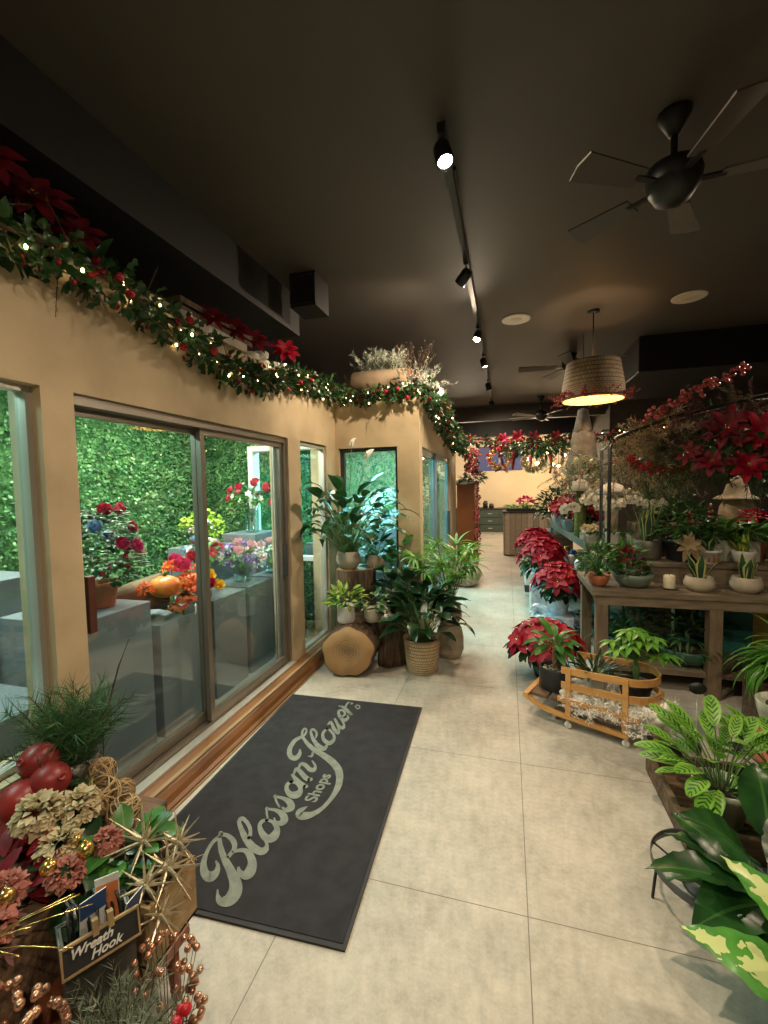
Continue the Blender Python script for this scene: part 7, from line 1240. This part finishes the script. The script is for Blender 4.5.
# wheeled hoop stand with glossy dark plant
t = thing('hoop_plant_stand', 'dark metal hoop plant stand with thin spokes on the floor at lower right', 'plant stand', (.665, 1.66, 0)); b = MB(); n = 48; rr_ = .17
for zz in (.10,):
    for i in range(n):
        a = 2*PI*i/n
        for r, z in ((rr_, zz), (rr_+.003, zz), (rr_+.003, zz+.028), (rr_, zz+.028)): b.v.append(polar(a, r, z))
    for i in range(n):
        for j in range(4): b.face((4*i+j, 4*i+(j+1) % 4, 4*((i+1) % n)+(j+1) % 4, 4*((i+1) % n)+j))
b.obj('hoop', M['alu2'] if 'alu2' in M else mat('gunmetal_hoop', (.16, .15, .16), (.10, .095, .10), .4, .7), t)
for i in range(3): a = i*2*PI/3+.5; MB().tube([polar(a, rr_, .115), polar(a, .02, .06)], .004, k=5).obj('spoke', M['black'], t)
for i in range(3): a = i*2*PI/3+1.2; MB().tube([polar(a, rr_, .1), polar(a, rr_+.01, .0)], .005, k=6).obj('foot', M['black'], t)
MB().lathe([(.001, .05), (.08, .052), (.08, .062), (.001, .064)], k=24).obj('plate', M['black'], t)
t = thing('cast_iron_plant', 'large glossy dark green broad-leaved plant on the hoop stand', 'potted plant', (.76, 1.50, .065)); pot(t, .08, .11, M['blackpot'], 'taper'); b = MB()
for (a, th, st, ln, w) in ((3.2, .95, .07, .30, .095), (3.75, 1.1, .06, .26, .11), (2.5, 1.0, .08, .22, .09), (4.2, 1.2, .06, .24, .13), (1.2, .6, .18, .28, .11), (4.8, .9, .08, .26, .12), (3.4, .4, .16, .26, .1), (.6, .5, .1, .3, .11), (5.6, .7, .1, .28, .12), (2.9, 1.25, .04, .24, .10), (.9, .75, .14, .26, .10), (0, .8, .1, .28, .11), (2.2, 1.0, .08, .26, .09)):
    d = V((math.cos(a)*math.sin(th), math.sin(a)*math.sin(th), math.cos(th))); p = V((0, 0, .1))+d*st; b.tube([(0, 0, .09), p], .005, .004, 5, 1); b.leaf(p, d+polar(a)*.25, (0, 0, 1), ln, w*1.45, .75, .28, 14, 'lance', 0, roll=U(-.25, .25), wave=.03)
b.obj('foliage', [L['dark'], M['stem']], t)
t = thing('dumb_cane', 'yellow-centred dumb cane with broad pale leaves at the lower right corner', 'potted plant', (.76, 1.0, 0)); pot(t, .11, .2, M['blackpot'], 'taper'); b = MB()
for (a, th, st, ln, w) in ((2.75, .75, .18, .28, .11), (3.6, .95, .14, .26, .12), (2.1, .6, .2, .3, .12), (1.5, .8, .2, .26, .11), (3.1, .25, .24, .24, .1), (4.2, .9, .15, .26, .12), (5., .6, .2, .28, .12), (.6, .7, .2, .28, .12), (0, .4, .2, .24, .12)):
    d = V((math.cos(a)*math.sin(th), math.sin(a)*math.sin(th), math.cos(th))); p = V((0, 0, .17))+d*st; b.tube([(0, 0, .16), p], .006, .004, 5, 1); b.leaf(p, d+polar(a)*.3, (0, 0, 1), ln, w*1.3, .8, .25, 14, 'lance', 0, roll=U(-.2, .2), wave=.03)
b.obj('foliage', [L['dieff'], M['stem']], t)

# ================================================================== LEFT FOREGROUND DISPLAY
t = thing('wooden_stool', 'low red-brown wooden stool under the straw-lined crate', 'stool', (-1.03, .88, 0)); MB().bb(-.20, .15, -.30, .10, .17, .205).obj('seat', M['oak2'] if 'oak2' in M else mat('cherry_wood', (.24, .075, .03), (.15, .042, .018), .35, scale=4, stretch=(1.5, 9, 9)), t, smooth=False, bevel=.006)
for x in (-.17, .12):
    for y in (-.26, .07): MB().tube([(x*.93, y*.93, .17), (x, y, 0)], .019, .014, 10).obj('leg', bpy.data.materials['cherry_wood'], t)
def crate(name, x, y, z, hx, hy, h, label, m='rattan', rz=0, cat='crate', wall=.01):
    t = thing(name, label, cat, (x, y, z), rz)
    for a in ((-hx, hx, -hy, -hy+wall, 'front_board'), (-hx, hx, hy-wall, hy, 'back_board'), (-hx, -hx+wall, -hy+wall, hy-wall, 'side_board'), (hx-wall, hx, -hy+wall, hy-wall, 'side_board')): MB().bb(a[0], a[1], a[2], a[3], 0, h).obj(a[4], M[m], t, smooth=False)
    MB().bb(-hx, hx, -hy, hy, 0, .008).obj('bottom_board', M[m], t, smooth=False); return t
crate('straw_crate', -.985, .93, .206, .10, .085, .17, 'tan board crate holding glitter stars on the low stool')
b = MB()
for i in range(420): b.leaf((U(-.085, .085), U(-.07, .07), U(.05, .16)), rdir()+V((0, 0, .2)), rdir(), U(.06, .11), .004, .6, .2, 2, 'strap')
tag(b.obj('straw', L['pampas'], None, (-.985, .93, .215)), 'pale straw filling in the crate of glitter stars', 'straw', kind='stuff')
def gstar(x, y, z, r, label, n=16, m='gold'):
    t = thing('glitter_star', label, 'ornament', (x, y, z), 0, 'champagne glitter starbursts in the crate'); b = MB()
    for i in range(n):
        ph = math.acos(1-2*(i+.5)/n); a = i*2.39996; d = V((math.cos(a)*math.sin(ph), math.sin(a)*math.sin(ph), math.cos(ph))); L_ = r*U(.75, 1.05); b.tube([(0, 0, 0), d*L_*.3, d*L_], .006, .0008, 5)
        b.v[-10:-5] = [d*L_*.3+(p-d*L_*.3)*1.25 for p in b.v[-10:-5]]
    b.obj('spikes', M[m], t, smooth=False); MB().sph((0, 0, 0), .012, 10, 7).obj('hub', M[m], t)
for i, (x, y, z, r, lb) in enumerate(((-1.00, .95, .45, .12, 'large champagne glitter starburst on top of the straw crate'), (-.93, 1.0, .42, .09, 'champagne glitter starburst at the crate corner nearest the door track'), (-.90, .93, .41, .10, 'champagne glitter starburst over the crate edge nearest the mat'), (-.875, .87, .34, .085, 'lowest champagne glitter starburst hanging on the crate side'), (-1.03, 1.02, .42, .08, 'champagne glitter starburst nearest the oak sill'), (-.92, .87, .41, .09, 'champagne glitter starburst behind the chalkboard sign corner'))): gstar(x, y, z, r, lb, 18)
# wreath-hook bin with chalkboard
SA = math.radians(58.4)      # heading of the sign face
t = thing('wreath_hook_bin', 'dark galvanised bin full of black wreath hooks behind the small chalkboard', 'bin', (-.957, .76, .10), SA)
MB().bb(-.07, .07, -.06, -.055, 0, .30).bb(-.07, .07, .055, .06, 0, .30).bb(-.07, -.065, -.055, .055, 0, .30).bb(.065, .07, -.055, .055, 0, .30).bb(-.07, .07, -.06, .06, 0, .006).obj('body', M['galv'], t, smooth=False)
MB().tube([(-.073, -.063, .30), (.073, -.063, .30), (.073, .063, .30), (-.073, .063, .30), (-.073, -.063, .30)], .004, k=6).obj('rim', M['galv'], t)
o = MB().bb(-.12, .06, -.05, .16, 0, .1).obj('display_block', M['crate'], None, (-.98, .72, 0), SA, smooth=False, bevel=.006); tag(o, 'low dark wooden block under the galvanised bin', 'stand')
mB = Matrix.Translation((-.957, .76, .10)) @ Matrix.Rotation(SA, 4, 'Z')
def B_(x, y, z): return tuple(mB @ V((x, y, z)))
for i in range(9):
    x = -.055+.013*i; b = MB(); b.tube([(0, 0, 0), (0, 0, .31), (.0, .01, .34), (0, .03, .35), (0, .045, .33), (0, .045, .31)], .004, k=5); o = b.obj('wreath_hook', M['black'], None, B_(x, U(-.03, .02), .012), SA+U(-.5, .5)); tag(o, 'black metal over-door wreath hook standing in the bin', 'hook', 'black wreath hooks in the bin')
t = thing('chalkboard_sign', 'small gold-framed chalkboard reading Wreath Hook clipped to the bin', 'sign', B_(.0, -.080, .292), SA)
t.rotation_euler = (-.25, 0, SA)
MB().bb(-.073, .073, -.004, .0, 0, .058).obj('board', M['chalk'], t, smooth=False)
b = MB(); b.bb(-.077, .077, -.006, .002, .056, .061); b.bb(-.077, .077, -.006, .002, -.003, .002); b.bb(-.077, -.073, -.006, .002, .002, .056); b.bb(.073, .077, -.006, .002, .002, .056); b.obj('gold_frame', M['rattan'], t, smooth=False)
for x in (-.01, .02): MB().bb(x-.006, x+.006, -.008, .008, .05, .082).obj('clothes_peg', M['rattan'], t, smooth=False)
text('Wreath', t, (-.062, -.0062, .031), (PI/2, 0, 0), .026, M['chalkw'], shear=.35, off=.0006); text('Hook', t, (-.024, -.0062, .009), (PI/2, 0, 0), .026, M['chalkw'], shear=.35, off=.0006)
def packet(x, y, z, rx, rz, w, h, label, parts):
    t = thing('hook_packet', label, 'packet', B_(x, y, z)); t.rotation_euler = (rx, 0, SA+rz); MB().bb(-w/2, w/2, -.001, .001, 0, h).obj('card', M['white'], t, smooth=False)
    for (x0, x1, z0, z1, m) in parts: MB().bb(x0*w/2, x1*w/2, -.0018, -.001, z0*h, z1*h).obj('printed_panel', M[m], t, smooth=False)
packet(-.01, .0, .25, .15, .2, .055, .15, 'blue and white printed packet standing in the bin', [(-1, 1, .68, 1, 'bluecard')])
packet(.03, .02, .27, .12, -.2, .05, .14, 'orange printed packet standing beside the blue one', [(-.9, .9, .1, .85, 'orange')])
packet(.05, -.01, .22, .3, .6, .05, .15, 'dark blue packet leaning toward the glitter stars', [(-1, 1, 0, 1, 'bluecard')])
packet(.01, -.035, .24, .4, .1, .06, .1, 'folded kraft card tag drooping over the bin rim', [(-1, 1, 0, 1, 'card')])
# display table at far left
o = MB().bb(-.22, .22, -.42, .34, 0, .40).obj('display_block', M['crate'], None, (-1.33, .82, 0), smooth=False, bevel=.008); tag(o, 'dark wooden display block at the left carrying flowers and fruits', 'stand')
DZ = .40
def ratball(x, y, z, r, label):
    t = thing('rattan_ball', label, 'ornament', (x, y, z)); b = MB(); pts = 26
    for i in range(17):
        n_ = rdir(); a = n_.cross(rdir()).normalized(); c = n_.cross(a); q = U(.0, .35)
        b.tube([n_*r*q+(a*math.cos(2*PI*k/pts)+c*math.sin(2*PI*k/pts))*r*math.sqrt(1-q*q) for k in range(pts+1)], r*.05, k=4, cap=False)
    b.obj('woven_strands', M['rattan'], t)
ratball(-1.235, 1.02, .49, .055, 'large woven rattan ball beside the window jamb'); ratball(-1.145, 1.02, .455, .048, 'smaller woven rattan ball touching the large one at the right'); ratball(-1.32, 1.10, .50, .045, 'brown woven rattan ball behind the cream hydrangeas')
ratball(-1.24, 1.10, .445, .04, 'half-hidden woven rattan ball below the large one')
def fluffy(x, y, z, r, m, label, n=90, name='hydrangea_bloom', cat='flower'):
    t = thing(name, label, cat, (x, y, z)); b = MB(); puff(b, (0, 0, 0), r, n*3, 0, .26); b.obj('florets', L[m], t); MB().tube([(0, 0, 0), (0, .01, -r*1.3)], .004, k=5).obj('flower_stem', M['stem'], t)
fluffy(-1.24, .95, .50, .075, 'creamp', 'cream hydrangea bloom closest to the rattan balls'); fluffy(-1.30, .88, .52, .08, 'creamp', 'big cream hydrangea bloom beside the red pomegranates'); fluffy(-1.20, .86, .46, .07, 'creamp', 'cream hydrangea bloom drooping in front, lowest of the three')
fluffy(-1.10, .92, .45, .05, 'salmon', 'dusty pink bloom between the hydrangeas and the crate'); fluffy(-1.10, .80, .46, .055, 'salmon', 'dusty pink bloom left of the printed packets'); fluffy(-1.20, .72, .46, .06, 'salmon', 'faded pink bloom at the far left edge'); fluffy(-1.15, .66, .44, .06, 'salmon', 'lowest faded pink bloom above the copper beads')
for i, (x, y, z, r, lb) in enumerate(((-1.43, .98, .60, .055, 'red pomegranate at the top of the heap on the left'), (-1.36, .96, .56, .055, 'red pomegranate nearest the pine branches'), (-1.40, .90, .53, .058, 'dark red pomegranate at the frame edge'), (-1.38, .88, .45, .055, 'lowest dark red pomegranate under the heap'), (-1.44, .92, .46, .05, 'small dark red pomegranate half hidden at the left edge'))):
    t = thing('pomegranate', lb, 'fruit', (x, y, z), i); t.rotation_euler = (1.1, .4*i, i*1.3); MB().lathe([(.001, -r*.95), (r*.55, -r*.86), (r*.95, -r*.35), (r, .1*r), (r*.75, r*.7), (r*.3, r*.97), (.001, r)], k=22).obj('flesh', M['fruit'], t); MB().lathe([(r*.12, r*.9), (r*.22, r*1.18), (r*.15, r*1.16), (r*.05, r*.95)], k=8).obj('crown', M['fruit'], t)
t = thing('pine_branch_bunch', 'bushy dark pine branches standing in front of the first window', 'branches', (-1.44, 1.10, .40)); b = MB()
for i in range(80): needles(b, (U(-.08, .06), U(-.06, .06), U(.05, .2)), V((U(-.9, .7), U(-.6, .6), U(.4, 1.5))), U(.14, .26), 80, .075, 0, 1, nw=.0045, droop=.6)
b.obj('needles', [L['needle'], M['twig']], t); b = MB(); b.tube([(0, 0, .1), (.12, .04, .32), (.16, .05, .45), (.21, .05, .55)], .004, .002, 5); b.tube([(.14, .04, .38), (.20, .0, .44)], .003, .001, 4); b.obj('bare_twig', M['twig'], t); MB().lathe([(.06, 0), (.075, .14), (.07, .14), (.001, .1)], k=20).obj('vase', M['galv'], t)
clampobj(bpy.data.objects['pine_branch_bunch'], -1.59)
def leafheap(x, y, z, rx, h, n, m, label, ln=.09, w=.05, name='foliage_filler', nee=0):
    b = MB(); bushy(b, (0, 0, 0), rx, h, n, ln, w, 'oval', 0, .5, .3, 4)
    o = b.obj(name, L[m], None, (x, y, z)); return tag(o, label, 'foliage')
leafheap(-1.13, .88, .40, .12, .06, 45, 'deep', 'dark leaves filling under the dusty pink blooms'); leafheap(-1.3, .74, .42, .14, .08, 70, 'wine', 'dark red-brown leaves at the far left edge', .08, .04); leafheap(-1.06, .95, .40, .08, .06, 24, 'mid', 'green fabric leaves between the packets and the rattan balls', .09, .06)
leafheap(-1.22, .62, .40, .14, .07, 90, 'mauve', 'dusty mauve heather filling at the left edge', .04, .012)['kind'] = 'stuff'
for i, (x, y, z) in enumerate(((-1.08, .84, .50), (-1.13, .78, .49), (-1.17, .88, .47), (-1.16, .70, .48), (-1.13, .60, .47), (-1.08, .56, .44))):
    t = thing('gold_bauble', ('gold bauble against the printed packets', 'gold bauble beside the dusty pink bloom', 'gold bauble among the cream hydrangeas', 'gold bauble over the mauve heather', 'gold bauble at the left edge above the copper beads', 'lowest gold bauble beside the copper bead bunch')[i], 'bauble', (x, y, z)); MB().sph((0, 0, 0), .02, 14, 10).obj('ball', M['goldb'], t); MB().tube([(0, 0, .018), (0, 0, .026)], .005, k=8).obj('cap', M['goldb'], t)
b = MB()
for i in range(7): d = V((U(.4, 1), U(-.3, .6), U(.1, .5))); b.tube([(0, 0, 0), d*.12, d*.24+V((0, 0, -.02))], .0014, k=3)
tag(b.obj('gold_wire_spray', M['goldb'], None, (-1.12, .60, .46)), 'thin gold wire spray arching over the copper beads', 'spray')
# frosted tuft and copper beads in front
t = thing('frosted_pine_tuft', 'soft pale green frosted pine tuft in front of the chalkboard', 'branches', (-.80, .66, .20)); b = MB()
for i in range(110): needles(b, (U(-.05, .05), U(-.05, .05), 0), V((U(-.8, .8), U(-.8, .8), U(.8, 1.8))), U(.12, .19), 60, .035, 0, 1, nw=.004, droop=.6)
b.obj('needles', [L['frost'], M['twig']], t); MB().lathe([(.04, -.22), (.05, -.1), (.05, 0), (.001, 0)], k=18).obj('vase', M['galv'], t)
def beads(x, y, z, label, n, sx, sy_, sz, r=.0085, m='copper', zb=None):
    t = thing('bead_spray', label, 'spray', (x, y, zb if zb is not None else z-.2)); dz = z-(zb if zb is not None else z-.2); pr = None; b = MB()
    for i in range(n):
        q = rdir(); p = V((q.x*sx, q.y*sy_, q.z*sz+dz))
        if i % 3 == 0: b.tube([(0, 0, 0), (p.x*.5, p.y*.5, dz*.6), p], .0012, k=3, cap=False)
        if pr is None: pr = MB().sph((0, 0, 0), r, 12, 8).obj('bead', M[m]); c = pr
        else: c = pr.copy(); COL.objects.link(c)
        c.parent = t; c.location = p
    b.obj('wire_stems', M['twig'], t)
beads(-.80, .80, .24, 'rose-gold bead spray in front of the straw crate by the stool leg', 98, .10, .08, .12, zb=.0); beads(-.97, .56, .34, 'rose-gold bead bunch at the lower left corner', 95, .13, .09, .10, .010, zb=.1); beads(-.66, .70, .30, 'bright red berry sprig low in front of the stool', 26, .03, .03, .045, .011, 'redball', zb=.0); beads(-.62, .66, .30, 'few silver beads beside the red berry sprig', 6, .05, .04, .03, .007, 'silver', zb=0.)
